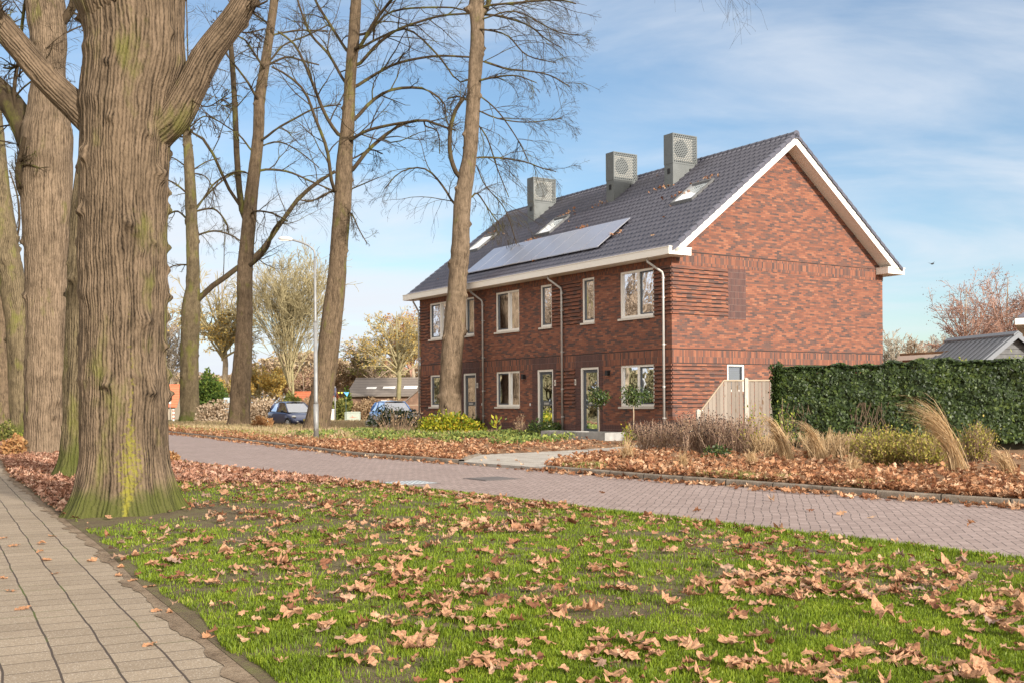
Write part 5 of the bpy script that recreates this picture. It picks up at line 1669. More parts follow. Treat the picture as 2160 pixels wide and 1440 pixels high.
M['stem_brown'] = simple('dry_stem', (0.26, 0.17, 0.11), 0.9, var=0.3)
for i, (x, y, h, r, lb) in enumerate([(13.15, 28.1, 3.05, 0.85, 'light green laurel shrub rising above the hedge in front of the metal roof'), (14.6, 27.6, 3.1, 0.8, 'light green laurel shrub at the right edge above the hedge'), (12.0, 28.7, 2.75, 0.4, 'small light green sprig over the hedge left of the laurel shrubs')]):
    stemmy_shrub('laurel_shrub', lb, 'shrub', x, y, 0, r, h, 46, M['stem_brown'], M['lf_lime'], 2600 if i < 2 else 700, 0.045, 300 + i, 'laurel shrubs behind the hedge', leaf_from=0.72)

# ---- timber fence with slanted first panel
fx0, fy0 = at(1473, 900, 33.0)[:2]; fx1, fy1 = at(1665, 900, 33.6)[:2]
fence = empty('timber_fence', (fx0, fy0, 0), math.atan2(fy1 - fy0, fx1 - fx0), 'weathered grey board fence sloping down at its left end', 'fence')
fl_ = math.hypot(fx1 - fx0, fy1 - fy0)
P2 = at(1578, 900, 33.2)[0] - fx0
hs = at(1530, 800, 33.0); xs = hs[0] - fx0; HT = hs[2]; HL = 1.14


def ftop(x): return min(HT, HL + (HT - HL) * (x - 0.1) / (xs - 0.1)) if x < xs else HT


bd = MB(); n = int(fl_ / 0.125); x = 0.09
while x < fl_ - 0.05:
    w = 0.112
    if not (P2 - 0.1 < x < P2 + 0.0):
        y0 = 0.0 if int(round(x / 0.125)) % 2 else 0.016
        bd.prism([(x, y0, 0.05), (x + w, y0, 0.05), (x + w, y0, ftop(x + w) - 0.04), (x, y0, ftop(x) - 0.04)], (0, 0.015, 0))
    x += 0.125
bd.build('board', M['board'], fence)
cp = MB()
cp.prism([(0.06, -0.02, HL - 0.06), (xs, -0.02, HT - 0.045), (xs, -0.02, HT), (0.06, -0.02, HL)], (0, 0.07, 0)); cp.box(xs + 0.001, P2 - 0.06, -0.02, 0.05, HT - 0.045, HT)
cp.box(P2 + 0.06, fl_, -0.02, 0.05, HT - 0.045, HT)
cp.build('cap_rail', M['cap'], fence)
for px_, ht in ((0.0, HL + 0.06), (P2, HT + 0.07)):
    p = MB(); p.box(px_ - 0.055, px_ + 0.055, -0.06, 0.06, 0, ht - 0.04)
    p.add([(px_ - .055, -.06, ht - .04), (px_ + .055, -.06, ht - .04), (px_ + .055, .06, ht - .04), (px_ - .055, .06, ht - .04), (px_, 0, ht)], [(0, 1, 4), (1, 2, 4), (2, 3, 4), (3, 0, 4)])
    p.build('post', M['post'], fence)

# ---- planters with two small standard trees
HM = bpy.data.objects['brick_terrace']
cth, sth = math.cos(TH), math.sin(TH)


def hw(b, a): return (5.315 + b * cth - a * sth, 36.0 + b * sth + a * cth)


M['planter'] = simple('planter_concrete', (0.30, 0.29, 0.27), 0.85, var=0.25, scale=4, bump=0.3)
for (a0, a1, lb) in ((3.35, 4.95, 'low grey concrete planter wall in front of the right door'), (1.2, 3.25, 'low grey concrete planter wall under the right ground floor window')):
    x, y = hw(-1.45, (a0 + a1) / 2)
    pr = empty('planter', (x, y, 0.05), TH, lb, 'planter')
    l = (a1 - a0) / 2
    m = MB(); m.box(-0.45, -0.36, -l, l, 0, 0.36); m.box(0.36, 0.45, -l, l, 0, 0.36); m.box(-0.36, 0.36, -l, -l + .09, 0, 0.36); m.box(-0.36, 0.36, l - .09, l, 0, 0.36); m.build('wall', M['planter'], pr)
    m = MB(); m.box(-0.36, 0.36, -l + .09, l - .09, 0.02, 0.30); m.build('soil', M['dirt'], pr)
M['lf_dark'] = leaf_mat('glossy_dark_leaves', [(0, (0.018, 0.035, 0.012)), (0.5, (0.05, 0.085, 0.02)), (0.9, (0.10, 0.15, 0.03)), (1, (0.2, 0.2, 0.05))], rough=0.4, spec=0.5)
M['lf_yellow'] = leaf_mat('yellow_lime_leaves', [(0, (0.07, 0.12, 0.01)), (0.35, (0.20, 0.25, 0.02)), (0.75, (0.42, 0.40, 0.03)), (1, (0.45, 0.26, 0.03))], rough=0.5, trans=0.35)


def standard_tree(px, pytop, crown_w, crown_h, base_py, Y, label, seed):
    x, _, zt = at(px, pytop, Y); zb = 0.34
    rs = np.random.default_rng(seed)
    root = empty('standard_tree', (x, Y, zb), 0, label, 'small tree', 'clipped standards before the right home')
    ht = zt - zb; w = crown_w * Y / FPX / 2; h = crown_h * Y / FPX
    m = MB(); m.tube([(0, 0, -0.05), (0.02, 0, ht * 0.4), (-0.01, 0, ht - h * 0.5)], [0.024, 0.02, 0.018], 7); m.build('trunk', M['cap'], root, True)
    n = 950
    d = unit(rs.normal(size=(n, 3))); rad = rs.uniform(0.25, 1.0, n)[:, None] * (0.75 + 0.5 * vnoise(d[:, 0] * 2 + 5, d[:, 2] * 2 + 3 + seed))[:, None]
    c = d * rad * np.array([w, w, h * 0.55]) + np.array([0, 0, ht - h * 0.55])
    acc = Acc()
    for k in range(26):
        V, F = tube(np.array([(0, 0, ht - h * 0.8), tuple(c[k] * 0.5 + np.array([0, 0, ht - h * .55]) * 0.5), tuple(c[k])]), np.array([0.008, 0.005, 0.003]), 4); acc.add(V, F)
    acc.build('branch', M['stem_brown'], root)
    dd = unit(rs.normal(0, 0.7, (n, 3)) + np.array([0, 0, -0.7])); q = unit(np.cross(dd, rs.normal(size=(n, 3)))); s = rs.uniform(0.025, 0.045, n)[:, None]
    V = np.stack([c, c + dd * s + q * s * 0.55, c + dd * s * 2.6, c + dd * s - q * s * 0.55], 1).reshape(-1, 3)
    npmesh('foliage', V, (np.arange(n) * 4)[:, None] + np.arange(4)[None], M['lf_dark'], root)


standard_tree(1263, 815, 50, 40, 905, 37.9, 'small round-headed evergreen on a thin stem before the right door', 401)
standard_tree(1335, 806, 56, 50, 905, 36.5, 'small round-headed evergreen on a thin stem before the right ground floor window', 402)


def mound_shrub(name, label, cat, px, base_py, Y, wpx, hpx, mat, n, lw, seed, group=None, z0=None, flower=None, elong=1.6, depth=0.7, stems=30):
    rs = np.random.default_rng(seed)
    x, _, zb = at(px, base_py, Y)
    if z0 is not None: zb = z0
    w = wpx * Y / FPX / 2; h = hpx * Y / FPX
    root = empty(name, (x, Y, zb), 0, label, cat, group)
    th = rs.uniform(0, 2 * np.pi, n); u = rs.random(n)
    d = np.stack([np.cos(th) * np.sqrt(1 - u * u), np.sin(th) * np.sqrt(1 - u * u), u], -1)
    lump = 0.72 + 0.5 * vnoise(th * 2.2 + seed, u * 3 + 2)
    rad = (1 - rs.random(n) ** 2.2 * 0.6)[:, None] * lump[:, None]
    c = d * rad * np.array([w, w * depth, h])
    c[:, 2] = np.maximum(c[:, 2], 0.02)
    acc = Acc()
    for k in range(stems):
        V, F = tube(np.array([(c[k, 0] * 0.15, c[k, 1] * 0.15, -0.02), tuple(c[k] * 0.55), tuple(c[k])]), np.array([0.012, 0.008, 0.004]), 4); acc.add(V, F)
    acc.build('stem', M['stem_brown'], root)
    dd = unit(d * 0.6 + rs.normal(0, 0.6, (n, 3)) + np.array([0, 0, 0.1])); q = unit(np.cross(dd, rs.normal(size=(n, 3)) + d * 1.2)); s = (lw * rs.uniform(0.6, 1.3, n))[:, None]
    V = np.stack([c, c + dd * s * elong * 0.4 + q * s * 0.5, c + dd * s * elong, c + dd * s * elong * 0.4 - q * s * 0.5], 1).reshape(-1, 3)
    npmesh('foliage', V, (np.arange(n) * 4)[:, None] + np.arange(4)[None], mat, root)
    if flower:
        nf, fm, fr = flower
        idx = rs.integers(0, n, nf)
        k = 12
        pts = np.repeat(d[idx] * lump[idx, None] * np.array([w, w * depth, h]) * 1.0, k, 0) + rs.normal(0, fr, (nf * k, 3))
        pts[:, 2] = np.maximum(pts[:, 2], 0.05)
        leaf_quads('flower_head', pts, np.full(len(pts), fr * 0.9), fm, root, rs)
    return root


M['white_flower'] = simple('white_blossom', (0.74, 0.72, 0.70), 0.8, var=0.1)
mound_shrub('leafy_shrub', 'yellow-green leafy shoots round the foot of the trunk before the terrace', 'shrub', 945, 926, 44.3, 148, 44, M['lf_yellow'], 3600, 0.085, 501, z0=0.14, elong=1.4)
mound_shrub('leafy_shrub', 'dark low shrub before the middle door', 'shrub', 1153, 921, 41.2, 90, 34, M['lf_dark'], 2200, 0.055, 502, z0=0.12)
mound_shrub('leafy_shrub', 'dark shrub at the foot of the left inner downspout', 'shrub', 1006, 918, 46.2, 42, 34, M['lf_dark'], 900, 0.055, 503, z0=0.12)
mound_shrub('flowering_shrub', 'dark evergreen shrub dotted with white flower heads beside the terrace', 'shrub', 832, 905, 55.5, 116, 46, M['lf_dark'], 4200, 0.075, 504, z0=0.05, flower=(150, M['white_flower'], 0.045))
mound_shrub('leafy_shrub', 'red-brown withered low shrub between the second and third street trunks', 'shrub', 553, 912, 58, 50, 26, M['lf_rust'], 900, 0.09, 505, z0=0.08)
mound_shrub('leafy_shrub', 'red-brown withered fern beside the path in front of the pale forked trunk', 'shrub', 34, 966, 30.5, 56, 40, M['lf_rust'], 900, 0.075, 506, z0=0.03)
mound_shrub('leafy_shrub', 'yellow-green low shrub in front of the knobbly leaning trunk', 'shrub', 46, 940, 36, 40, 30, M['lf_lime'], 700, 0.06, 507, z0=0.03)
mound_shrub('leafy_shrub', 'green low shrub at the left picture edge', 'shrub', 12, 922, 42, 50, 40, M['lf_olive'], 1000, 0.07, 508, z0=0.03)
mound_shrub('leafy_shrub', 'rust brown fern low behind the foot of the nearest trunk', 'shrub', 362, 985, 26, 34, 22, M['lf_rust'], 500, 0.05, 509, z0=0.03)
mound_shrub('leafy_shrub', 'small bright green plant in the dry bed before the fence', 'plant', 1512, 978, 24.8, 62, 26, M['lf_dark'], 520, 0.045, 510, z0=0.12)
# conifer, hydrangea hedge and scrub in the background left
mound_shrub('conifer', 'dense green conifer between the first two street trunks', 'conifer', 446, 872, 92, 74, 92, M['lf_conifer'], 7000, 0.17, 511, z0=0.0, elong=1.8, depth=1)
mound_shrub('conifer', 'small olive conifer above the parked dark car', 'conifer', 618, 868, 100, 46, 50, M['lf_olive'], 2600, 0.16, 512, z0=0.0, elong=1.8)
mound_shrub('conifer', 'narrow green conifer left of the barn', 'conifer', 734, 872, 96, 14, 62, M['lf_conifer'], 1200, 0.15, 513, z0=0.0, depth=1)
M['lf_beige'] = leaf_mat('dried_hydrangea', [(0, (0.26, 0.18, 0.11)), (0.5, (0.44, 0.33, 0.22)), (1, (0.58, 0.48, 0.36))], trans=0.2)
for i, (px, w, h, lb) in enumerate([(456, 84, 46, 'dried beige hydrangea hedge right of the first street trunk'), (552, 86, 48, 'dried beige hydrangea hedge between the second trunk and the dark car')]):
    mound_shrub('hydrangea', lb, 'shrub', px, 890, 76, w, h, M['lf_beige'], 4200, 0.13, 520 + i, 'dried hydrangeas', z0=0.0, elong=1.2)
for i, (px, w, h, lb) in enumerate([(722, 52, 44, 'dark green scrub between the two utility boxes'), (830, 110, 42, 'brown bramble scrub before the barn wall'), (778, 80, 44, 'brown bramble scrub above the green utility box'), (660, 70, 50, 'brown scrub behind the leaning trunk')]):
    mound_shrub('scrub', lb, 'shrub', px, 882, 90, w, h, [M['lf_olive'], M['lf_brown'], M['lf_brown'], M['lf_brown']][i], 3000, 0.15, 530 + i, z0=0.0, depth=0.5)

# dried perennials and ornamental grasses on the verge
M['straw'] = leaf_mat('straw_blades', [(0, (0.34, 0.22, 0.11)), (0.5, (0.52, 0.36, 0.19)), (1, (0.66, 0.50, 0.30))], trans=0.3)
M['rust_stem'] = leaf_mat('red_brown_stems', [(0, (0.17, 0.10, 0.07)), (0.5, (0.33, 0.21, 0.145)), (1, (0.50, 0.36, 0.25))], trans=0.1)
M['seed'] = simple('black_seed_head', (0.025, 0.018, 0.016), 0.9)


def blade_ribbons(acc, base, tips, mids, w, rs):
    """flat ribbons through base, mid, tip; arrays (n,3)"""
    n = len(base); t = np.linspace(0, 1, 7)[None, :, None]
    P = base[:, None] * (1 - t) ** 2 + 2 * mids[:, None] * t * (1 - t) + tips[:, None] * t ** 2
    side = unit(np.stack([rs.normal(size=n), rs.normal(size=n), np.zeros(n)], -1))[:, None]
    ww = (w * np.array([0.8, 1, 1, 0.9, 0.7, 0.45, 0.12]))[None, :, None]
    V = np.stack([P - side * ww / 2, P + side * ww / 2], 2).reshape(-1, 3)
    b = (np.arange(n) * 14)[:, None, None]; i = np.arange(6)[None, :, None] * 2
    F = (b + i + np.array([0, 1, 3, 2])[None, None]).reshape(-1, 4)
    acc.add(V, F)


def grass_clump(label, x, y, z, tipdx, tipdz, spread, n, h, w, seed, name='ornamental_grass', mat=None, group='dry ornamental grasses on the verge', plume=0.0):
    rs = np.random.default_rng(seed)
    root = empty(name, (x, y, z), 0, label, 'grass clump', group)
    base = np.stack([rs.normal(0, 0.08, n), rs.normal(0, 0.08, n), np.zeros(n)], -1)
    k = rs.uniform(0.35, 1.0, n) ** 0.7
    tips = np.stack([tipdx * k + rs.normal(0, spread, n), rs.normal(0, spread, n), tipdz * k + rs.normal(0, spread * 0.5, n)], -1)
    mids = base * 0.3 + np.stack([tips[:, 0] * 0.22, tips[:, 1] * 0.3, np.maximum(tips[:, 2], 0.2) * 0.98], -1)
    acc = Acc(); blade_ribbons(acc, base, tips, mids, w, rs)
    acc.build('blade', mat or M['straw'], root)
    if plume:
        m = n // 2
        a2 = Acc(); b2 = tips[:m] * 0.72 + mids[:m] * 0.28; 
        blade_ribbons(a2, b2, tips[:m] + rs.normal(0, 0.03, (m, 3)), (b2 + tips[:m]) / 2, plume, rs)
        a2.build('plume', M['straw'], root)
    return root


def stalk_clump(label, px, base_py, Y, wpx, h, n, seed, seeds=0.6, mat=None, group='dried perennials on the verge', z=0.13, leaf=None, name='dried_perennial'):
    rs = np.random.default_rng(seed)
    x, _, _ = at(px, base_py, Y); w = wpx * Y / FPX / 2
    root = empty(name, (x, Y, z), 0, label, 'plant', group)
    acc = Acc()
    base = np.stack([rs.uniform(-w, w, n), rs.normal(0, 0.35, n), np.zeros(n)], -1)
    hh = h * rs.uniform(0.45, 1.0, n)
    tips = base + np.stack([rs.normal(0, 0.16, n), rs.normal(0, 0.16, n), hh], -1)
    mids = base * 0.5 + tips * 0.5 + rs.normal(0, 0.05, (n, 3))
    P = np.stack([base, mids, tips], 1)
    V, F = btubes(P, np.repeat(np.array([[0.006, 0.005, 0.0035]]), n, 0), 3); acc.add(V, F)
    C, Rr = children(P, np.full((n, 3), 0.004), 4, 0.35, (0.15, 0.4), 0.8, (0.3, 0.9), 0.1, 0.1, 3, rs, up=0.3)
    V, F = btubes(C, np.maximum(Rr, 0.003), 3); acc.add(V, F)
    acc.build('stem', mat or M['rust_stem'], root)
    ends = np.concatenate([tips, C[:, -1]])
    ends = ends[rs.random(len(ends)) < seeds * 0.45]
    if len(ends):
        oc = np.array([(1, 0, 0), (-1, 0, 0), (0, 1, 0), (0, -1, 0), (0, 0, 1), (0, 0, -1)]) * 0.017
        V = (ends[:, None] + oc[None]).reshape(-1, 3); f = np.array([(0, 2, 4), (2, 1, 4), (1, 3, 4), (3, 0, 4), (2, 0, 5), (1, 2, 5), (3, 1, 5), (0, 3, 5)])
        npmesh('seed_head', V, ((np.arange(len(ends)) * 6)[:, None, None] + f[None]).reshape(-1, 3), M['seed'], root)
    if leaf:
        m, lm = leaf
        pts = P[rs.integers(0, n, m), 1] * rs.uniform(0.3, 1.6, (m, 1)) * np.array([1, 1, 1]); pts[:, :2] = base[rs.integers(0, n, m), :2]
        leaf_quads('foliage', pts, rs.uniform(0.02, 0.05, m), lm, root, rs)
    return root


stalk_clump('dried perennials with black seed heads at the foot of the corner downspout', 1385, 960, 29.0, 72, 0.78, 220, 601, 0.8, leaf=(700, M['lf_brown']))
stalk_clump('tangle of dried perennials with black seed heads before the slanted fence panel', 1470, 965, 27.5, 84, 1.0, 300, 602, 0.9, leaf=(900, M['lf_brown']))
stalk_clump('dried perennials with black seed heads before the straight fence panel', 1550, 968, 26.5, 90, 0.92, 320, 603, 0.7, leaf=(900, M['lf_brown']))
stalk_clump('paler dried stalks in front of the hedge end', 1625, 972, 25.2, 70, 0.6, 220, 604, 0.1, M['straw'], leaf=(600, M['lf_brown']))
stalk_clump('dry reddish stalks before the bare patch of the hedge', 1755, 975, 24.0, 110, 0.62, 360, 605, 0.05, M['straw'], leaf=(900, M['lf_brown']))
x, y, z = gp(1322, 972, .1); grass_clump('straw tuft at the end of the driveway', x, y, 0.1, 0.05, 0.42, 0.18, 260, 0.5, 0.009, 611)
x, y, z = gp(1662, 975, .12); grass_clump('leaning straw grass before the fence, tips to the left', x, y, 0.12, -0.62, 1.02, 0.07, 260, 1.0, 0.010, 612, plume=0.016)
x, y, z = gp(1738, 978, .12); grass_clump('leaning straw grass before the hedge, second from the fence', x, y, 0.12, -0.62, 0.90, 0.07, 180, 1.0, 0.010, 613, plume=0.016)
x, y, z = gp(2022, 998, .12); grass_clump('tall arching straw grass before the hedge, the largest clump', x, y, 0.12, -0.95, 1.28, 0.16, 300, 1.3, 0.012, 614, plume=0.018)
x, y, z = gp(2130, 1005, .12); grass_clump('low arching straw grass near the right picture edge', x, y, 0.12, -0.35, 0.50, 0.13, 160, 0.6, 0.009, 615)
x, y, z = gp(1585, 985, .12); grass_clump('short straw tuft before the perennials', x, y, 0.12, 0.02, 0.30, 0.14, 160, 0.6, 0.008, 616)
x, y, z = gp(1800, 1000, .12); grass_clump('short straw tuft left of the olive bush', x, y, 0.12, 0.05, 0.32, 0.16, 160, 0.6, 0.008, 617)
x, y, z = gp(1440, 985, .12); grass_clump('short straw tuft under the corner downspout perennials', x, y, 0.12, 0.05, 0.30, 0.15, 150, 0.6, 0.008, 618)
M['lf_spirea'] = leaf_mat('olive_brown_small_leaves', [(0, (0.13, 0.10, 0.03)), (0.4, (0.24, 0.22, 0.04)), (0.75, (0.36, 0.34, 0.06)), (1, (0.46, 0.30, 0.11))])
for px, py, Y, r, h, n, lb, sd in [(1868, 1000, 21.6, 0.72, 0.86, 4200, 'wide olive-brown small-leaved bush before the hedge', 701), (1955, 1000, 21.0, 0.62, 0.80, 3400, 'olive-brown small-leaved bush under the arching grass', 702), (2062, 985, 22.5, 0.36, 0.92, 1500, 'upright brown-green bush right of the arching grass', 703)]:
    x, _, _ = at(px, py, Y)
    stemmy_shrub('small_leaved_shrub', lb, 'shrub', x, Y, 0.1, r, h, 260, M['rust_stem'], M['lf_spirea'], int(n * 1.3), 0.03, sd, 'olive-brown bushes before the hedge', elong=1.8, stem_r=0.005, leaf_from=0.15, spread=0.5)
x, y, z = gp(1790, 985, .12)
stemmy_shrub('small_leaved_shrub', 'yellow-green sprig against the hedge foot', 'shrub', at(1833, 985, 23.5)[0], 23.5, 0.1, 0.3, 0.8, 40, M['stem_brown'], M['lf_lime'], 500, 0.025, 705)
stemmy_shrub('slender_shrub', 'thin yellow-leaved shrub in front of the second fence post', 'shrub', at(1588, 985, 25.5)[0], 25.5, 0.1, 0.35, 1.55, 22, M['stem_brown'], M['lf_yellow'], 160, 0.03, 706)
stemmy_shrub('slender_shrub', 'thin yellow-leaved shoots at the left end of the hedge', 'shrub', at(1655, 985, 27.0)[0], 27.0, 0.1, 0.2, 1.5, 16, M['stem_brown'], M['lf_lime'], 260, 0.03, 707)
stemmy_shrub('slender_shrub', 'tiny sapling with a few yellow leaves before the middle home', 'sapling', at(1048, 920, 43)[0], 43, 0.13, 0.16, 0.85, 4, M['stem_brown'], M['lf_yellow'], 16, 0.1, 708, leaf_from=0.6)
stemmy_shrub('slender_shrub', 'bare thin twiggy shrub left of the middle door', 'shrub', at(1098, 920, 42)[0], 42, 0.12, 0.4, 0.95, 26, M['stem_brown'], M['lf_brown'], 60, 0.05, 709)
stemmy_shrub('slender_shrub', 'tall leafless twigs before the flowering evergreen', 'shrub', at(835, 935, 44)[0], 44, 0.1, 1.1, 1.3, 60, M['stem_brown'], M['lf_brown'], 90, 0.05, 710)
stemmy_shrub('slender_shrub', 'small yellow-green plant before the planter', 'plant', at(1325, 945, 33.5)[0], 33.5, 0.1, 0.12, 0.62, 12, M['stem_brown'], M['lf_yellow'], 140, 0.035, 711)
# ---------------------------------------------------------------- lamp post, cars, small things
M['galv'] = simple('galvanised_steel', (0.24, 0.24, 0.235), 0.55, 0.3, var=0.18, scale=5)
lx, ly, _ = gp(667, 925, 0.1)
lp = empty('street_lamp', (lx, ly, 0.08), 0, 'slim galvanised street lamp arching to the left by the far kerb', 'street lamp')
s_ = ly / FPX
HTL = at(667, 545, ly)[2] - 0.08; HA = at(640, 512, ly)[2] - 0.08; HE = at(622, 506, ly)[2] - 0.08
m = MB(); m.tube([(0, 0, -0.05), (0, 0, 1.35)], [0.095, 0.095], 14); m.tube([(0, 0, 1.35), (0, 0, 1.47), (0, 0, 4.4)], [0.095, 0.075, 0.072], 14); m.tube([(0, 0, 4.4), (0, 0, 4.5), (0, 0, HTL)], [0.072, 0.052, 0.046], 14)
m.build('pole', M['galv'], lp, True)
m = MB(); m.tube(smooth_path([(0, 0, HTL), (-0.03, 0, HTL + 0.28), (-0.22, 0, HTL + 0.46), (-0.5, 0, HA), (-0.86, 0, HE)], 16), 0.036, 10); m.build('arm', M['galv'], lp, True)
m = MB(); m.tube(smooth_path([(-0.84, 0, HE), (-1.0, 0, HE + 0.03), (-1.25, 0, HE + 0.055), (-1.38, 0, HE + 0.055)], 8), [0.04, 0.07, 0.09, 0.09, 0.085, 0.08, 0.06, 0.02], 10)
o = m.build('lamp_head', simple('lamp_housing', (0.5, 0.5, 0.48), 0.5), lp, True)
m = MB(); m.box(-1.32, -0.98, -0.06, 0.06, HE - 0.045, HE - 0.03); m.build('lamp_glass', M['white'], o)
m = MB(); m.box(-0.02, 0.02, -0.098, -0.09, 0.35, 0.62); m.build('service_door', M['galv'], lp)
m = MB(); m.tube([(0, 0, 0), (0, 0, 0.42)], 0.099, 14); m.build('foot_sleeve', simple('dark_sleeve', (0.10, 0.09, 0.08), 0.8), lp)


def car_paint(name, col):
    t = NT(name)
    t.out((*col,), 0.28, 0.35, 0.5)
    t.bsdf.inputs['Coat Weight'].default_value = 1.0; t.bsdf.inputs['Coat Roughness'].default_value = 0.05
    return t.mat


M['tyre'] = simple('tyre_rubber', (0.02, 0.02, 0.02), 0.9)
M['headlight'] = simple('headlight_lens', (0.75, 0.75, 0.70), 0.15, 0.2)
M['carglass'] = glass_mat('car_glass', (0.35, 0.4, 0.44), 0.7)
M['cabin'] = simple('dark_cabin', (0.03, 0.03, 0.035), 0.8)


def make_car(name, label, loc, rz_, paint, length=3.62, width=1.66, height=1.48, roofpaint=None):
    car = empty(name, loc, rz_, label, 'car', None)
    L_, W_, H_ = length, width / 2, height
    # lower body: stations from rear (-L/2) to front; each: x, z_bottom, z_belt, z_top(centre), half width at belt
    st = [(-0.500, 0.42, 0.62, 0.66, 0.66), (-0.490, 0.30, 0.86, 0.90, 0.80), (-0.440, 0.24, 0.97, 1.00, 0.93), (-0.30, 0.20, 0.98, 1.0, 1.0), (-0.05, 0.20, 0.94, 0.96, 1.0), (0.17, 0.20, 0.90, 0.97, 1.0),
          (0.27, 0.20, 0.86, 0.95, 0.99), (0.36, 0.22, 0.78, 0.86, 0.95), (0.435, 0.24, 0.66, 0.73, 0.86), (0.480, 0.26, 0.55, 0.60, 0.74), (0.5, 0.32, 0.46, 0.50, 0.62)]
    V = []; k = 12
    for fx, zb, zs, zt, w in st:
        x = fx * L_; w_ = w * W_
        half = [(0, zb), (w_ * 0.86, zb), (w_ * 0.98, zb + 0.12), (w_ * 1.0, zb + (zs - zb) * 0.5), (w_ * 0.97, zs - 0.04), (w_ * 0.88, zs + 0.015), (0, zt)]
        ring = [(x, y, z) for y, z in half] + [(x, -y, z) for y, z in half[-2:0:-1]]
        V += ring
    k = 12; F = []
    for i in range(len(st) - 1):
        for j in range(k): F.append((i * k + j, (i + 1) * k + j, (i + 1) * k + (j + 1) % k, i * k + (j + 1) % k))
    F.append(tuple(range(k))); F.append(tuple(range((len(st) - 1) * k + k - 1, (len(st) - 1) * k - 1, -1)))
    b = MB(); b.add(V, F); body = b.build('body', paint, car, True)
    sub = body.modifiers.new('sub', 'SUBSURF'); sub.levels = 2; sub.render_levels = 2
    # greenhouse as pillars + roof + glass
    # corner points of the glass house: (x, half width, z)
    Ab = (0.255 * L_, 0.80 * W_, 0.93); At = (0.07 * L_, 0.64 * W_, H_ - 0.05); Bb = (-0.12 * L_, 0.86 * W_, 0.97); Bt = (-0.12 * L_, 0.67 * W_, H_ - 0.02)
    Cb = (-0.40 * L_, 0.80 * W_, 1.0); Ct = (-0.33 * L_, 0.60 * W_, H_ - 0.08)
    rf = MB(); pts = []
    for x, w, z in ((At[0] + .03, At[1], At[2]), (0.0, 0.66 * W_, H_ - 0.01), (Bt[0], Bt[1], H_ + 0.0), (-0.24 * L_, 0.64 * W_, H_ - 0.02), (Ct[0] - .05, Ct[1], Ct[2])):
        pts += [(x, -w, z - 0.02), (x, -w * 0.75, z + 0.035), (x, 0, z + 0.055), (x, w * 0.75, z + 0.035), (x, w, z - 0.02)]
    rf.add(pts, [(i * 5 + j, i * 5 + j + 1, (i + 1) * 5 + j + 1, (i + 1) * 5 + j) for i in range(4) for j in range(4)])
    rf.build('roof_panel', roofpaint or paint, car, True)
    pil = MB()
    for s in (1, -1):
        f = lambda p: (p[0], p[1] * s, p[2])
        for p, q, r in ((Ab, At, 0.035), (Bb, Bt, 0.03), (Cb, Ct, 0.06)):
            pil.tube([f(p), ((f(p)[0] + f(q)[0]) / 2, (f(p)[1] + f(q)[1]) / 2 * 1.02, (p[2] + q[2]) / 2 + 0.02), f(q)], r, 6)
        pil.tube([f(At), f((0.0, 0.67 * W_, H_ - 0.03)), f(Bt), f(Ct)], 0.03, 6)
    pil.build('pillar', paint, car, True)
    def quad(n, a, b_, c, d, m=M['carglass']):
        q = MB(); q.add([a, b_, c, d], [(0, 1, 2, 3)]); q.build(n, m, car)
    quad('windscreen', (Ab[0], -Ab[1], Ab[2]), (Ab[0], Ab[1], Ab[2]), At, (At[0], -At[1], At[2]))
    quad('rear_window', (Cb[0], -Cb[1], Cb[2]), (Cb[0], Cb[1], Cb[2]), Ct, (Ct[0], -Ct[1], Ct[2]))
    for s in (1, -1):
        f = lambda p: (p[0], p[1] * s, p[2])
        quad('side_window', f(Ab), f(Bb), f(Bt), f(At)); quad('side_window', f(Bb), f(Cb), f(Ct), f(Bt))
    c = MB(); c.box(Cb[0] + 0.2, Ab[0] - 0.25, -W_ * 0.7, W_ * 0.7, 0.5, 0.98)
    for s in (1, -1): c.box(-0.12 * L_, -0.06 * L_, s * 0.2 - 0 if s > 0 else -0.6, 0.6 if s > 0 else -0.2, 0.9, 1.28)
    c.build('seats', M['cabin'], car)
    for x in (0.335 * L_, -0.345 * L_):
        for s in (1, -1):
            t = MB(); y = s * (W_ - 0.085); t.tube([(x, y - 0.095, 0.29), (x, y - 0.085, 0.29), (x, y + 0.085, 0.29), (x, y + 0.095, 0.29)], [0.24, 0.29, 0.29, 0.24], 22); w = t.build('wheel', M['tyre'], car, False)
            r = MB(); yy = y + s * 0.098; r.tube([(x, yy - 0.004, 0.29), (x, yy + 0.004, 0.29)], 0.07, 12)
            for q in range(7):
                a = q * 2 * math.pi / 7; r.tube([(x, yy, 0.29), (x + math.cos(a) * 0.19, yy, 0.29 + math.sin(a) * 0.19)], 0.022, 5)
            r.tube([(x + math.cos(a) * 0.195, yy, 0.29 + math.sin(a) * 0.195) for a in np.linspace(0, 2 * math.pi, 20)], 0.016, 5)
            r.build('rim', M['steel'], w)
            ar = MB(); ar.tube([(x + math.cos(a) * 0.335, s * (W_ - 0.008), 0.29 + math.sin(a) * 0.335) for a in np.linspace(-0.15, math.pi + 0.15, 14)], 0.03, 6); ar.build('wheel_arch', M['black'], car)
    for s in (1, -1):
        h = MB(); h.add([(0.492 * L_, s * 0.44 * W_, 0.585), (0.475 * L_, s * 0.60 * W_, 0.57), (0.36 * L_, s * 0.955 * W_, 0.78), (0.375 * L_, s * 0.83 * W_, 0.845), (0.46 * L_, s * 0.55 * W_, 0.70)], [(0, 1, 2, 3, 4)])
        h2 = MB(); h2.sphere((0.425 * L_, s * 0.74 * W_, 0.685), 0.1, 12, 8, (1.5, 1.35, 0.75)); h2.build('headlight', M['headlight'], car, True)
        f_ = MB(); f_.sphere((0.487 * L_, s * 0.62 * W_, 0.40), 0.06, 10, 6, (0.6, 1, 0.8)); f_.build('fog_light', M['headlight'], car, True)
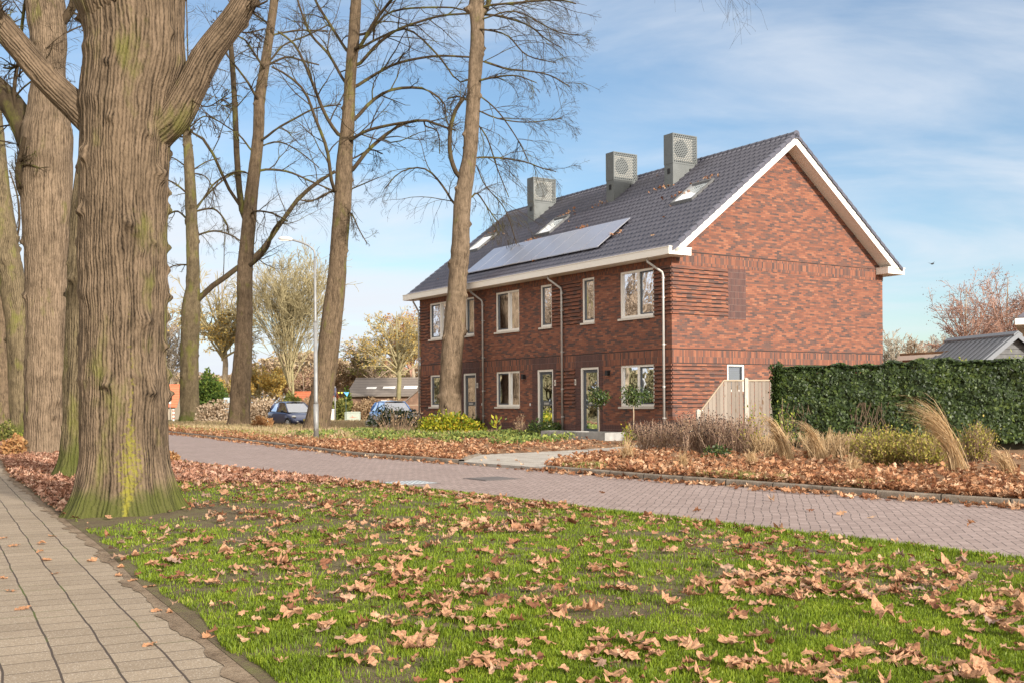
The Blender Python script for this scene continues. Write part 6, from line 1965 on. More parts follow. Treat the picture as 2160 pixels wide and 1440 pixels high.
        mr = MB(); mr.sphere((0.185 * L_, s * 1.07 * W_, 1.0), 0.09, 10, 6, (0.7, 1.1, 0.8)); mr.tube([(0.19 * L_, s * 0.88 * W_, 0.93), (0.185 * L_, s * 1.05 * W_, 0.97)], 0.03, 6); mr.build('wing_mirror', M['black'], car, True)
    g_ = MB(); g_.box(0.468 * L_, 0.503 * L_, -0.45 * W_, 0.45 * W_, 0.30, 0.42); g_.build('grille', M['black'], car)
    g_ = MB(); g_.box(0.499 * L_, 0.508 * L_, -0.26, 0.26, 0.44, 0.55); g_.build('number_plate', simple('plate', (0.6, 0.5, 0.12), 0.5), car)
    an = MB(); an.tube([(0.03 * L_, 0, H_ + 0.03), (0.0, 0, H_ + 0.2)], 0.006, 4); an.build('aerial', M['black'], car)
    return car


x, y, _ = at(618, 900, 63.5)
make_car('parked_car', 'small dark blue three-door hatchback parked behind the leaning trunk', (x, y, 0.02), R(-52), car_paint('dark_blue_paint', (0.06, 0.075, 0.15)), width=1.9, height=1.52)
x, y, _ = at(829, 900, 61.5)
make_car('parked_car', 'light blue hatchback with a white roof behind the flowering evergreen', (x, y, 0.02), R(-64), car_paint('bright_blue_paint', (0.12, 0.30, 0.68)), 3.75, 1.95, 1.52, car_paint('white_paint', (0.75, 0.77, 0.8)))


def box_thing(name, label, cat, px, pyb, Y, w, d, h, mat, parts=None, rz_=0.0, z=0.0, group=None):
    x, _, _ = at(px, pyb, Y)
    t = empty(name, (x, Y, z), rz_, label, cat, group)
    m = MB(); m.box(-w / 2, w / 2, -d / 2, d / 2, 0, h); m.build('body', mat, t)
    return t, w, d, h


M['beige'] = simple('beige_panel', (0.62, 0.58, 0.48), 0.6, var=0.08)
M['greenbox'] = simple('grey_green_panel', (0.36, 0.40, 0.34), 0.6, var=0.1)
M['graffiti'] = simple('faded_red_paint', (0.50, 0.20, 0.14), 0.7, var=0.2)
t, w, d, h = box_thing('utility_box', 'pale beige street cabinet beside the leaning trunk', 'utility box', 699, 877, 84, 0.5, 0.4, 0.95, M['beige'])
m = MB(); m.prism([(-0.27, -0.22, 0.95), (0.27, -0.22, 0.95), (0.27, -0.22, 0.99), (0, -0.22, 1.02), (-0.27, -0.22, 0.99)], (0, 0.44, 0)); m.build('lid', M['white'], t)
m = MB(); m.box(-0.004, 0.004, -0.205, -0.20, 0.05, 0.92); m.build('door_gap', M['black'], t)
t, w, d, h = box_thing('utility_box', 'wide grey-green street cabinet with a faded red scrawl', 'utility box', 744, 877, 84, 1.15, 0.5, 0.70, M['greenbox'])
m = MB(); m.prism([(-0.62, -0.28, 0.70), (0.62, -0.28, 0.70), (0.5, -0.28, 0.79), (-0.5, -0.28, 0.79)], (0, 0.56, 0)); m.build('lid', M['greenbox'], t)
m = MB(); m.prism([(-0.25, -0.256, 0.34), (0.05, -0.256, 0.31), (0.42, -0.256, 0.36), (0.05, -0.256, 0.38), (0.02, -0.256, 0.52), (-0.03, -0.256, 0.38)], (0, 0.005, 0)); m.build('scrawl', M['graffiti'], t)
# pole with a sleeve, thin dark post with pale tag
x, Y = at(707, 877, 83)[0], 83
t = empty('marker_pole', (x, Y, 0), 0, 'grey pole with a dark sleeve near its top beside the beige cabinet', 'pole')
m = MB(); m.tube([(0, 0, 0), (0, 0, 2.75)], 0.05, 10); m.build('pole', M['galv'], t, True)
m = MB(); m.tube([(0.03, 0, 1.95), (0.03, 0, 2.62)], 0.075, 10); m.build('sleeve', simple('dark_blue_sleeve', (0.06, 0.06, 0.10), 0.6), t, True)
x = at(732, 877, 83)[0]
t = empty('marker_pole', (x, 82.5, 0), 0, 'thin dark green post in front of the grey-green cabinet', 'pole')
m = MB(); m.tube([(0, 0, 0), (0, 0, 1.8)], 0.03, 8); m.build('post', simple('dark_green_metal', (0.03, 0.06, 0.04), 0.6), t)
# blue and yellow pennants between the poles
M['pen_blue'] = simple('blue_cloth', (0.12, 0.42, 0.78), 0.8, var=0.2); M['pen_yellow'] = simple('yellow_cloth', (0.70, 0.66, 0.10), 0.8)
x0_, _, z0_ = at(700, 826, 83); x1_, _, z1_ = at(732, 827, 83)
t = empty('pennant_string', (x0_, 83.2, z0_), 0, 'string of blue and yellow pennants between the pole and the narrow conifer', 'bunting')
m = MB(); m.tube(smooth_path([(0, 0, 0), ((x1_ - x0_) / 2, 0, -0.1), (x1_ - x0_, 0, 0)], 8), 0.01, 4); m.build('cord', M['black'], t)
for i, (u, s, mm) in enumerate([(0.05, 0.30, 'pen_blue'), (0.42, 0.14, 'pen_yellow'), (0.62, 0.14, 'pen_yellow'), (0.92, 0.34, 'pen_blue')]):
    m = MB(); xx = u * (x1_ - x0_); m.prism([(xx - s * .6, 0, 0.0), (xx + s * .6, 0, -0.02), (xx + s * .2, -0.03, -s)], (0, 0.012, 0)); m.build('pennant', M[mm], t)
# metal tube gate and wooden post
x0_, x1_ = at(818, 877, 70)[0], at(887, 877, 70)[0]
t = empty('tube_gate', (x0_, 71.5, 0), 0, 'pale metal tube field gate left of the light blue car', 'gate')
zt = at(830, 854, 70)[2]
m = MB(); W_ = x1_ - x0_ + 0.3
m.tube([(0, 0, 0.02), (0, 0, zt), (W_, 0, zt), (W_, 0, 0.02)], 0.025, 8); m.build('frame', M['cap'], t)
m = MB(); m.tube([(0, 0, zt * .35), (W_, 0, zt * .35)], 0.02, 6); m.tube([(0, 0, zt * .65), (W_, 0, zt * .65)], 0.02, 6); m.build('rail', M['cap'], t)
x, y, _ = at(829, 908, 53.5)
t = empty('wooden_post', (x, y, 0.03), 0, 'mossy short wooden post in front of the light blue car', 'post')
m = MB(); m.tube([(0, 0, -0.1), (0, 0, 0.86), (0, 0, 0.93)], [0.075, 0.07, 0.03], 9); m.build('post', simple('mossy_post', (0.14, 0.12, 0.05), 0.9, var=0.3), t)
# white and grey notice board, red white marker, sign pole
x, Y = at(481, 870, 86)[0], 86
t = empty('notice_board', (x, Y, 0), 0, 'pale blank panel standing left of the second street trunk', 'board')
m = MB(); m.box(-0.32, 0.32, -0.04, 0.04, 0.75, 1.95); m.build('panel', simple('pale_board', (0.42, 0.48, 0.50), 0.5), t)
m = MB(); m.box(-0.32, -0.26, -0.03, 0.03, 0, 0.75); m.box(0.26, 0.32, -0.03, 0.03, 0, 0.75); m.build('leg', M['galv'], t)
x, Y = at(366, 874, 95)[0], 95
t = empty('marker_post', (x, Y, 0), 0, 'red and white banded bollard before the orange roofed house', 'bollard')
m = MB()
for i in range(6): m.tube([(0, 0, i * .16), (0, 0, i * .16 + .158)], 0.09, 12, mi=i % 2)
m.sphere((0, 0, 0.96), 0.09, 12, 6); m.build('post', [M['white'], M['graffiti']], t)
x, Y = at(359, 874, 97)[0], 97
t = empty('sign_pole', (x, Y, 0), 0, 'thin grey sign pole seen edge-on before the orange roofed house', 'sign')
m = MB(); m.tube([(0, 0, 0), (0, 0, 2.2)], 0.04, 8); m.build('pole', M['galv'], t)
m = MB(); m.box(-0.03, 0.03, -0.2, 0.2, 1.5, 2.15); m.build('plate', M['white'], t)

# ---- background buildings
M['orange_tile'] = simple('orange_roof_tile', (0.50, 0.14, 0.06), 0.7, var=0.25, scale=8)


def tile_rows(name, a, b, tex='z'):
    t = NT(name); x, y, z = t.xyz(t.co())
    w = t.N.new('ShaderNodeTexWave'); w.bands_direction = 'Z'; w.inputs['Scale'].default_value = 1.3; t.put(w.inputs['Vector'], t.co())
    n = t.noise(t.co(), 5, 4)
    return t.out(t.mix(t.m('ADD', t.m('MULTIPLY', w.outputs['Fac'], 0.4), t.m('MULTIPLY', n, 0.6)), a, b), 0.75)


M['orange_tile'] = tile_rows('orange_pantiles', (0.34, 0.085, 0.035), (0.58, 0.19, 0.09))
M['barn_roof'] = tile_rows('grey_sheet_roof', (0.11, 0.09, 0.075), (0.22, 0.185, 0.155))


def gabled(name, label, cx, cy, rz_, l, w, he, hr, wallm, roofm, over=0.3, skylights=None, windows=None):
    """l along local x (ridge), w along y"""
    t = empty(name, (cx, cy, 0), rz_, label, 'house' if 'house' in name else 'outbuilding')
    m = MB(); a, b = l / 2, w / 2
    m.add([(-a, -b, 0), (a, -b, 0), (a, b, 0), (-a, b, 0), (-a, -b, he), (a, -b, he), (a, b, he), (-a, b, he), (-a, 0, hr), (a, 0, hr)], [(0, 1, 5, 4), (2, 3, 7, 6), (1, 2, 6, 9, 5), (3, 0, 4, 8, 7)])
    m.build('wall', wallm, t)
    k = (hr - he) / b; o = over
    r = MB()
    for s in (-1, 1):
        r.prism([(-a - o, s * (b + o), he - k * o), (a + o, s * (b + o), he - k * o), (a + o, 0, hr + 0.02), (-a - o, 0, hr + 0.02)], (0, 0, 0.09))
    r.tube([(-a - o, 0, hr + 0.1), (a + o, 0, hr + 0.1)], 0.11, 8)
    rf = r.build('roof', roofm, t)
    for (u, v, lu, lv) in (skylights or []):
        z = lambda yy: hr + 0.12 - k * abs(yy)
        q = MB(); q.prism([(u, v, z(v)), (u + lu, v, z(v)), (u + lu, v + lv, z(v + lv)), (u, v + lv, z(v + lv))], (0, 0, 0.03)); q.build('skylight', M['white'], rf)
    for (u, z0, wu, hz) in (windows or []):
        q = MB(); q.box(u, u + wu, -b - 0.03, -b + 0.05, z0, z0 + hz); wn = q.build('window', M['cream'], t)
        q = MB(); q.box(u + .06, u + wu - .06, -b - 0.035, -b - 0.03, z0 + .06, z0 + hz - .06); q.build('pane', M['cabin'], wn)
    return t


M['brownwall'] = simple('brown_brick_wall', (0.20, 0.12, 0.08), 0.9, var=0.3, scale=3)
M['palewall'] = simple('pale_wall', (0.34, 0.29, 0.22), 0.85, var=0.15)
x, _, _ = at(345, 860, 105)
gabled('orange_roofed_house', 'low house with an orange tiled roof left of the first street trunk', x - 1.2, 105, 0.12, 5.4, 6, 1.35, 3.2, M['palewall'], M['orange_tile'], windows=[(-1.8, 0.3, 0.8, 0.9), (0.6, 0.3, 0.8, 0.9)])
x, _, _ = at(385, 860, 109)
gabled('orange_roofed_house', 'lower orange tiled annex right behind the orange roofed house', x, 109, 0.1, 3.6, 4, 1.0, 2.6, M['palewall'], M['orange_tile'], windows=[(-0.4, 0.2, 0.6, 0.6)])
x, _, _ = at(666, 860, 112)
gabled('orange_roofed_house', 'distant house with an orange tiled roof behind the leaning trunk', x, 112, -0.2, 3.9, 5, 1.0, 2.5, M['palewall'], M['orange_tile'], windows=[(-1, 0.2, 0.6, 0.6)])
x, _, _ = at(848, 860, 100)
gabled('grey_barn', 'long brown barn with a grey sheet roof and white roof lights', x + 2.2, 101, -0.05, 12.5, 9, 2.15, 3.6, M['brownwall'], M['barn_roof'], 0.4, skylights=[(-5.1, -3.1, 0.9, 0.5), (-3.6, -3.1, 1.1, 0.6), (-1.7, -3.1, 1.2, 0.7), (0.6, -3.1, 1.2, 0.7)], windows=[(-3.5, 0.8, 1.0, 0.9)])
x, _, _ = at(893, 860, 82)
t = gabled('lean_to_shed', 'small shed roof edge slanting down beside the far corner of the terrace', x + 0.3, 82, 1.45, 3, 3.4, 1.2, 2.6, M['brownwall'], M['barn_roof'], 0.25, windows=[(-0.5, 0.3, 0.6, 0.5)])

# right side: grey standing seam shed, flat roofed garage, neighbour's eave
M['seam'] = simple('grey_metal_roof', (0.13, 0.14, 0.155), 0.5, 0.1, var=0.06)
M['plankgrey'] = simple('grey_planks', (0.12, 0.12, 0.12), 0.8, var=0.25)
r1 = at(2147, 700, 36.5); r0 = at(2000, 716, 40.5)
dx, dy = r0[0] - r1[0], r0[1] - r1[1]; L_ = math.hypot(dx, dy); ang = math.atan2(dy, dx)
shed = empty('grey_shed', (r1[0], r1[1], 0), ang, 'garden shed with a grey standing seam metal roof behind the hedge', 'shed')
hr = r1[2] - 0.08; he = hr - 1.02; hw_ = 1.35
m = MB(); m.add([(0.25, -hw_, 0), (L_ - .1, -hw_, 0), (L_ - .1, hw_, 0), (0.25, hw_, 0), (0.25, -hw_, he), (L_ - .1, -hw_, he), (L_ - .1, hw_, he), (0.25, hw_, he), (0.25, 0, hr - 0.06), (L_ - .1, 0, hr - 0.06)], [(0, 1, 5, 4), (2, 3, 7, 6), (1, 2, 6, 9, 5), (3, 0, 4, 8, 7)])
m.build('wall', M['plankgrey'], shed)
m = MB()
for z in np.arange(he - 0.9, hr - 0.15, 0.16):
    hh = hw_ * min(1.0, (hr - z - .12) / (hr - he) * 1.0) - 0.05
    if z > 0: m.box(0.225, 0.2495, -hh, hh, z, z + 0.135)
m.build('plank', M['plankgrey'], shed)
r = MB(); k = (hr - he) / hw_
for s in (-1, 1):
    r.prism([(0, s * (hw_ + .15), he - k * .15), (L_, s * (hw_ + .15), he - k * .15), (L_, 0, hr), (0, 0, hr)], (0, 0, 0.05))
rf = r.build('roof', M['seam'], shed)
r = MB(); x = 0.12
while x < L_:
    for s in (-1, 1):
        r.prism([(x, s * (hw_ + .15), he - k * .15 + 0.05), (x + 0.03, s * (hw_ + .15), he - k * .15 + 0.05), (x + 0.03, s * 0.1, hr - 0.03), (x, s * 0.1, hr - 0.03)], (0, 0, 0.045))
    x += 0.31
r.build('seam', M['seam'], rf)
r = MB(); r.prism([(-0.02, -0.16, hr - 0.05), (-0.02, 0, hr + 0.07), (-0.02, 0.16, hr - 0.05), (-0.02, 0.16, hr + 0.01), (-0.02, 0, hr + 0.12), (-0.02, -0.16, hr + 0.01)], (L_ + .04, 0, 0)); r.build('ridge_cap', M['seam'], rf)
r = MB()
for s in (-1, 1): r.prism([(-0.03, s * (hw_ + .17), he - k * .17 - 0.12), (-0.03, s * (hw_ + .17), he - k * .17 + 0.06), (-0.03, 0, hr + 0.06), (-0.03, 0, hr - 0.12)], (0.05 + 0.001 * s, 0, 0))
r.build('verge_board', M['seam'], rf)

ga = at(1893, 752, 41.5); gb = at(1992, 750, 39.5)
garage = empty('flat_roofed_garage', (ga[0], ga[1], 0), math.atan2(gb[1] - ga[1], gb[0] - ga[0]), 'low flat roofed garage with a cream roof edge left of the grey shed', 'garage')
l = math.hypot(gb[0] - ga[0], gb[1] - ga[1]) + 1.2; zt = at(1893, 752, 41.5)[2]
m = MB(); m.box(0.12, l, 0.12, 4, 0, zt - 0.13); m.build('wall', M['brownwall'], garage)
m = MB(); m.box(0, l + .1, 0, 4.1, zt - 0.14, zt + 0.03); m.build('roof_edge', M['cream'], garage)
m = MB(); m.box(0.05, l, 0.06, 4, zt + 0.03, zt + 0.12); m.build('gravel', M['litter'], garage)

ne = at(2141, 684, 41)
nb = empty('neighbour_house', (ne[0], ne[1], 0), -0.46, 'corner of a neighbouring house with a dark roof at the right picture edge', 'house')
zz = ne[2]
m = MB(); m.box(0.55, 9, 0.5, 8, 0, zz); m.build('wall', M['brick'], nb)
m = MB(); m.box(0, 9.4, 0, 0.5, zz - 0.02, zz + 0.22); m.box(0, 0.5, 0.501, 8.4, zz - 0.019, zz + 0.221); m.build('gutter', M['cream'], nb)
m = MB(); m.prism([(0.12, 0.12, zz + 0.23), (9.4, 0.12, zz + 0.23), (9.4, 4.2, zz + 3.6), (4.2, 4.2, zz + 3.6)], (0, 0, 0.08)); m.prism([(0.12, 0.12, zz + 0.235), (4.2, 4.2, zz + 3.605), (0.12, 8.3, zz + 0.235)], (0, 0, 0.08)); m.build('roof', M['tile'], nb)

# tiny bird in the sky
x, Y, z = at(1966, 557, 70)
b = empty('bird', (x, Y, z), 0.5, 'tiny dark bird flying in the blue sky right of the gable', 'bird')
m = MB(); m.sphere((0, 0, 0), 0.06, 8, 6, (2.2, 0.8, 0.8)); m.sphere((0.14, 0, 0.02), 0.035, 6, 5); m.add([(-0.12, 0, 0), (-0.24, 0.04, 0), (-0.24, -0.04, 0)], [(0, 1, 2)])
m.add([(0.06, 0, 0.02), (-0.05, 0, 0.02), (-0.1, 0.28, 0.1), (0.0, 0.2, 0.09)], [(0, 1, 2, 3)]); m.add([(0.06, 0, 0.02), (-0.05, 0, 0.02), (-0.1, -0.28, 0.1), (0.0, -0.2, 0.09)], [(0, 1, 2, 3)])
m.build('body', M['black'], b)
# ---------------------------------------------------------------- grass and fallen leaves
def grass_mat(name, stops):
    t = NT(name)
    p = t.co('World'); r = t.island()
    f = t.m('ADD', t.m('MULTIPLY', r, 0.45), t.m('MULTIPLY', t.m('SUBTRACT', t.noise(p, 2.2, 5, 0.68), 0.22), 1.05), clamp=True)
    c = t.ramp(f, stops)
    t.out(c, 0.5, 0, 0.35)
    tl = t.N.new('ShaderNodeBsdfTranslucent'); t.put(tl.inputs[0], c)
    mx = t.N.new('ShaderNodeMixShader'); mx.inputs[0].default_value = 0.4
    t.L.new(t.bsdf.outputs[0], mx.inputs[1]); t.L.new(tl.outputs[0], mx.inputs[2]); t.L.new(mx.outputs[0], t.N['Material Output'].inputs[0])
    return t.mat


M['grass'] = grass_mat('lawn_grass', [(0.08, (0.20, 0.16, 0.07)), (0.2, (0.08, 0.10, 0.02)), (0.38, (0.13, 0.19, 0.016)), (0.62, (0.21, 0.29, 0.02)), (0.82, (0.30, 0.36, 0.035)), (1.0, (0.46, 0.38, 0.15))])
M['drygrass'] = grass_mat('dry_field_grass', [(0.15, (0.40, 0.28, 0.16)), (0.5, (0.54, 0.41, 0.24)), (0.76, (0.48, 0.40, 0.19)), (0.95, (0.22, 0.26, 0.06))])
M['vgrass'] = grass_mat('verge_grass', [(0.15, (0.16, 0.20, 0.03)), (0.42, (0.28, 0.30, 0.07)), (0.6, (0.42, 0.33, 0.16)), (1.0, (0.52, 0.38, 0.22))])


def blades(name, X, Y, Z, h, w, mat, seed, lean=0.45):
    rs = np.random.default_rng(seed); n = len(X)
    a = rs.uniform(0, 2 * np.pi, n); sx, sy = np.cos(a), np.sin(a)
    b = rs.uniform(0, 2 * np.pi, n); l = rs.random(n) * lean
    dx, dy = np.cos(b) * l, np.sin(b) * l
    base = np.stack([X, Y, Z], -1); side = np.stack([sx, sy, 0 * sx], -1) * (w / 2)[:, None]
    m = base + np.stack([dx * 0.35 * h, dy * 0.35 * h, 0.6 * h], -1)
    t = base + np.stack([dx * h, dy * h, h * (1 - 0.35 * l)], -1)
    V = np.stack([base - side, base + side, m + side * 0.75, t, m - side * 0.75], 1).reshape(-1, 3)
    F = (np.arange(n) * 5)[:, None] + np.arange(5)[None]
    return npmesh(name, V, F, mat)


rs = np.random.default_rng(900)


def frustum_pts(n, y0, y1, pw=2.0, marg=1.25):
    """random ground points, density falling with distance squared"""
    u = rs.random(n)
    Y = 1 / (1 / y0 * (1 - u) + 1 / y1 * u) if pw == 2 else y0 + (y1 - y0) * u
    X = rs.uniform(-0.5 * marg, 0.5 * marg, n) * Y
    return X, Y


DIRT = lambda X, Y: np.clip(np.exp(-(((X + 4.6) / 1.7) ** 2 + ((Y - 14.0) / 1.35) ** 2)) * 1.25, 0, 1)
SHADEY = lambda X, Y: vnoise(X * 0.55 + 20, Y * 0.55 + 7)
# lawn blades
X, Y = frustum_pts(520000, 4.9, 34, marg=1.0)
inl = (X > xpath(Y) + 0.0 + 0.12 * vnoise(Y * 2.2, Y * 0 + 4)) & (X < xnear(Y) - 0.02)
leafy = np.clip((Y - 19) / 6, 0, 1) * 0.9 * (X < xnear(Y) + 2) + 0.0
thin = 0.9 * np.clip((vnoise(X * 1.4, Y * 1.4 + 30) * 0.6 + vnoise(X * 5.1, Y * 4.7 + 3) * 0.5 - 0.56) * 4, 0, 1)
left_row = (X < -4.6 - (Y - 13) * 0.42) & (Y > 14.6)
keep = inl & (rs.random(len(X)) > DIRT(X, Y) + leafy + thin + 0.95 * left_row)
X, Y = X[keep], Y[keep]
Z = lawn_z(X, Y) - 0.006
hh = rs.uniform(0.015, 0.042, len(X)) * (0.65 + 0.7 * vnoise(X * 2, Y * 2)) * (1 + 0.02 * Y)
o = blades('lawn_grass', X, Y, Z, hh, 0.0032 + 0.00055 * Y, M['grass'], 1)
tag(o, 'bright green short grass of the front lawn', 'grass', kind='stuff')
# ragged longer grass along the near road edge and the verge edge
Yk = rs.uniform(8, 40, 26000); Xk = xnear(Yk) - rs.random(26000) ** 2 * 0.25 + 0.03
o = blades('edge_grass', Xk, Yk, lawn_z(Xk, Yk), rs.uniform(0.03, 0.085, len(Xk)), 0.004 + 0.0006 * Yk, M['grass'], 2, 0.8); tag(o, 'ragged grass fringe along the near road edge', 'grass', kind='stuff')
# verge grass strips right of the driveway and green mixed areas left
Yk = rs.uniform(10, 22.6, 14000); Xk = xfar(Yk) + 0.2 + rs.random(14000) * 0.75
k = (vnoise(Yk * 0.8 + 3, Yk * 0) > 0.36) & (Yk > 16.5); Xk, Yk = Xk[k], Yk[k]
X2, Y2 = rs.uniform(-26, 0, 60000), rs.uniform(29, 76, 60000)
d = X2 - xfar(Y2); k = (d > 0.3) & (d < 9) & (vnoise(X2 * 0.6, Y2 * 0.4) > 0.38) & (Y2 > 40); X2, Y2 = X2[k], Y2[k]
X3, Y3 = np.concatenate([Xk, X2]), np.concatenate([Yk, Y2])
o = blades('verge_grass', X3, Y3, verge_z(X3, Y3), rs.uniform(0.05, 0.15, len(X3)), 0.006 + 0.0006 * Y3, M['vgrass'], 3, 0.7); tag(o, 'patchy green verge grass behind the far kerb', 'grass', kind='stuff')
# dry tall grass field left and around the far trunks
n = 90000
X4 = rs.uniform(-34, -0.5, n); Y4 = rs.uniform(42, 84, n)
d = X4 - xfar(Y4)
k = (d > 1.9 + 1.5 * vnoise(X4 * .5, Y4 * .5)) & (rs.random(n) < 0.85) & ~((Y4 > 66) & (Y4 < 73) & (X4 > -16) & (X4 < -11.6)) & ~in_poly([hw(-0.3, -1), hw(11, -1), hw(11, 18.3), hw(-0.3, 18.3)], X4, Y4)
X4, Y4 = X4[k], Y4[k]
zz = np.where(Y4 < 75, verge_z(X4, Y4) - 0.02, -0.03)
o = blades('dry_grass', X4, Y4, zz, rs.uniform(0.09, 0.30, len(X4)), np.full(len(X4), 0.028), M['drygrass'], 4, 0.6); tag(o, 'straw-coloured dry grass field around the far trunks', 'grass', kind='stuff')
# green ground cover poking through the litter before the terrace
n = 9000; aa = rs.uniform(0, 16, n); bb = -rs.random(n) * 7 - 0.3
hxy = np.array([hw(b, a) for b, a in zip(bb, aa)]); X5, Y5 = hxy[:, 0], hxy[:, 1]
k = (vnoise(X5 * 0.9 + 3, Y5 * 0.9) > 0.62) & (X5 > xfar(Y5) + 1.2) & ~in_poly(DRV, X5, Y5); X5, Y5 = X5[k], Y5[k]
pts = np.stack([X5, Y5, verge_z(X5, Y5) + rs.uniform(0.02, 0.2, len(X5))], -1)
pts = np.repeat(pts, 3, 0) + rs.normal(0, 0.06, (len(pts) * 3, 3)) * np.array([1, 1, .5])
M['lf_cover'] = leaf_mat('ground_cover_leaves', [(0, (0.07, 0.11, 0.03)), (0.5, (0.17, 0.22, 0.05)), (1, (0.34, 0.36, 0.09))])
o = leaf_quads('ground_cover', pts, rs.uniform(0.04, 0.10, len(pts)), M['lf_cover'], None, rs, elong=1.3); tag(o, 'green ground cover leaves among the litter before the terrace', 'ground cover', kind='stuff')

# ---- oak leaves: lobed outline around a midrib, curled
M['oakleaf'] = leaf_mat('fallen_oak_leaf', [(0, (0.15, 0.06, 0.03)), (0.2, (0.30, 0.13, 0.065)), (0.5, (0.42, 0.22, 0.12)), (0.85, (0.54, 0.33, 0.195)), (1, (0.30, 0.20, 0.155))], rough=0.75, trans=0.22, vein=0.8)
M['oakleaf_dull'] = leaf_mat('fallen_dull_leaf', [(0, (0.22, 0.09, 0.045)), (0.4, (0.38, 0.19, 0.12)), (0.8, (0.52, 0.30, 0.21)), (1, (0.60, 0.40, 0.28))], rough=0.8, trans=0.2, vein=0.7)  # pinkish brown leaf tones for the litter under the left row
M['oakleaf_red'] = leaf_mat('fallen_rust_leaf', [(0, (0.16, 0.06, 0.03)), (0.3, (0.34, 0.15, 0.07)), (0.7, (0.50, 0.27, 0.14)), (1, (0.62, 0.42, 0.27))], rough=0.8, trans=0.25, vein=0.7)
_half = [(0.0, 0.03), (0.10, 0.13), (0.19, 0.28), (0.25, 0.17), (0.36, 0.24), (0.47, 0.41), (0.53, 0.24), (0.62, 0.29), (0.70, 0.37), (0.76, 0.20), (0.86, 0.17), (0.97, 0.0)]


def leaf_shape(rs, fine=True):
    H_ = _half if fine else [(0.0, 0.03), (0.20, 0.34), (0.33, 0.16), (0.47, 0.47), (0.6, 0.2), (0.72, 0.40), (1.0, 0.0)]
    k = len(H_)
    mid = [(u, 0.0) for u, v in H_]
    P = [(u, v) for u, v in H_] + mid + [(u, -v) for u, v in H_]
    P = np.array(P); F = []
    for i in range(k - 1): F += [(i, i + 1, k + i + 1, k + i), (k + i, k + i + 1, 2 * k + i + 1, 2 * k + i)]
    P[:, 0] -= 0.5
    x, y = P[:, 0], P[:, 1] * rs.uniform(0.75, 1.15)
    q_ = rs.choice([0.35, 0.8, 1.3]); c1, c2, tw = rs.uniform(-0.7, 1.4) * q_, rs.uniform(-1.5, 2.2) * q_, rs.uniform(-1.0, 1.0) * q_
    z = c1 * x * x + c2 * y * y + tw * x * y + 0.05 * np.sin(x * 14 + rs.uniform(0, 6)) * (np.abs(y) * 3)
    z += np.where(np.abs(y) > 0.12, rs.normal(0, 0.055, len(y)), rs.normal(0, 0.02, len(y)))
    x = x + rs.normal(0, 0.012, len(x)); y = y * (1 - 0.28 * abs(c2) * np.abs(y))
    return np.stack([x, y, z - z.min()], -1), np.array(F)


def leaf_protos(seed, n, fine):
    rs = np.random.default_rng(seed)
    L_ = [leaf_shape(rs, fine) for _ in range(n)]
    return np.stack([l[0] for l in L_]), L_[0][1]


PF, FF = leaf_protos(1, 40, True)
PC, FC = leaf_protos(2, 30, False)


def place_leaves(name, X, Y, Z, size, mat, seed, protos, tilt=0.2):
    rs = np.random.default_rng(seed); Pp, Fp = protos; n = len(X)
    S = Pp[rs.integers(0, len(Pp), n)] * size[:, None, None]
    a = rs.uniform(0, 2 * np.pi, n); t = rs.normal(0, tilt, n); p = rs.normal(0, tilt, n)
    ca, sa = np.cos(a)[:, None], np.sin(a)[:, None]
    x, y, z = S[..., 0], S[..., 1], S[..., 2]
    ct, st = np.cos(t)[:, None], np.sin(t)[:, None]; y, z = y * ct - z * st, y * st + z * ct
    cp, sp = np.cos(p)[:, None], np.sin(p)[:, None]; x, z = x * cp - z * sp, x * sp + z * cp
    z = z - z.min(1, keepdims=True) * 0.85
    V = np.stack([x * ca - y * sa + X[:, None], x * sa + y * ca + Y[:, None], z + Z[:, None]], -1)
    k = V.shape[1]
    F = ((np.arange(n) * k)[:, None, None] + Fp[None]).reshape(-1, Fp.shape[1])
    return npmesh(name, V.reshape(-1, 3), F, mat)


# lawn leaves: clustered
Y = np.sqrt(rs.uniform(4.9 ** 2, 30 ** 2, 64000)); X = rs.uniform(-0.52, 0.52, len(Y)) * Y
dens = 0.15 + 0.70 * np.clip((vnoise(X * 0.9, Y * 0.75 + 40) - 0.38) * 2.2, 0, 1) * (0.35 + 0.9 * vnoise(X * 4, Y * 3.5))
dens *= np.clip((X - xpath(Y)) / 2.2 + 0.25, 0.15, 1) * (0.55 + 0.45 * np.clip((X + 1.5) / 2, 0, 1))
dens += 0.9 * np.clip((Y - 17.5) / 4, 0, 1)
dens += 0.7 * np.clip(1 - (xnear(Y) - X) / 1.3, 0, 1) * (Y > 15)
inl = (X > xpath(Y) - 0.02) & (X < xnear(Y) + 0.05)
kp = inl & (rs.random(len(X)) < dens * 1.0 * (1 - 0.5 * DIRT(X, Y)))
X, Y = X[kp], Y[kp]
size = np.clip(rs.gamma(6.5, 0.0155, len(X)), 0.035, 0.19)
zl = lawn_z(X, Y) + 0.020 * np.clip((24 - Y) / 10, 0.2, 1)
app = size / Y
order = np.argsort(-app)
# the nearest, largest leaves are objects of their own, the rest one mass
NI = 260
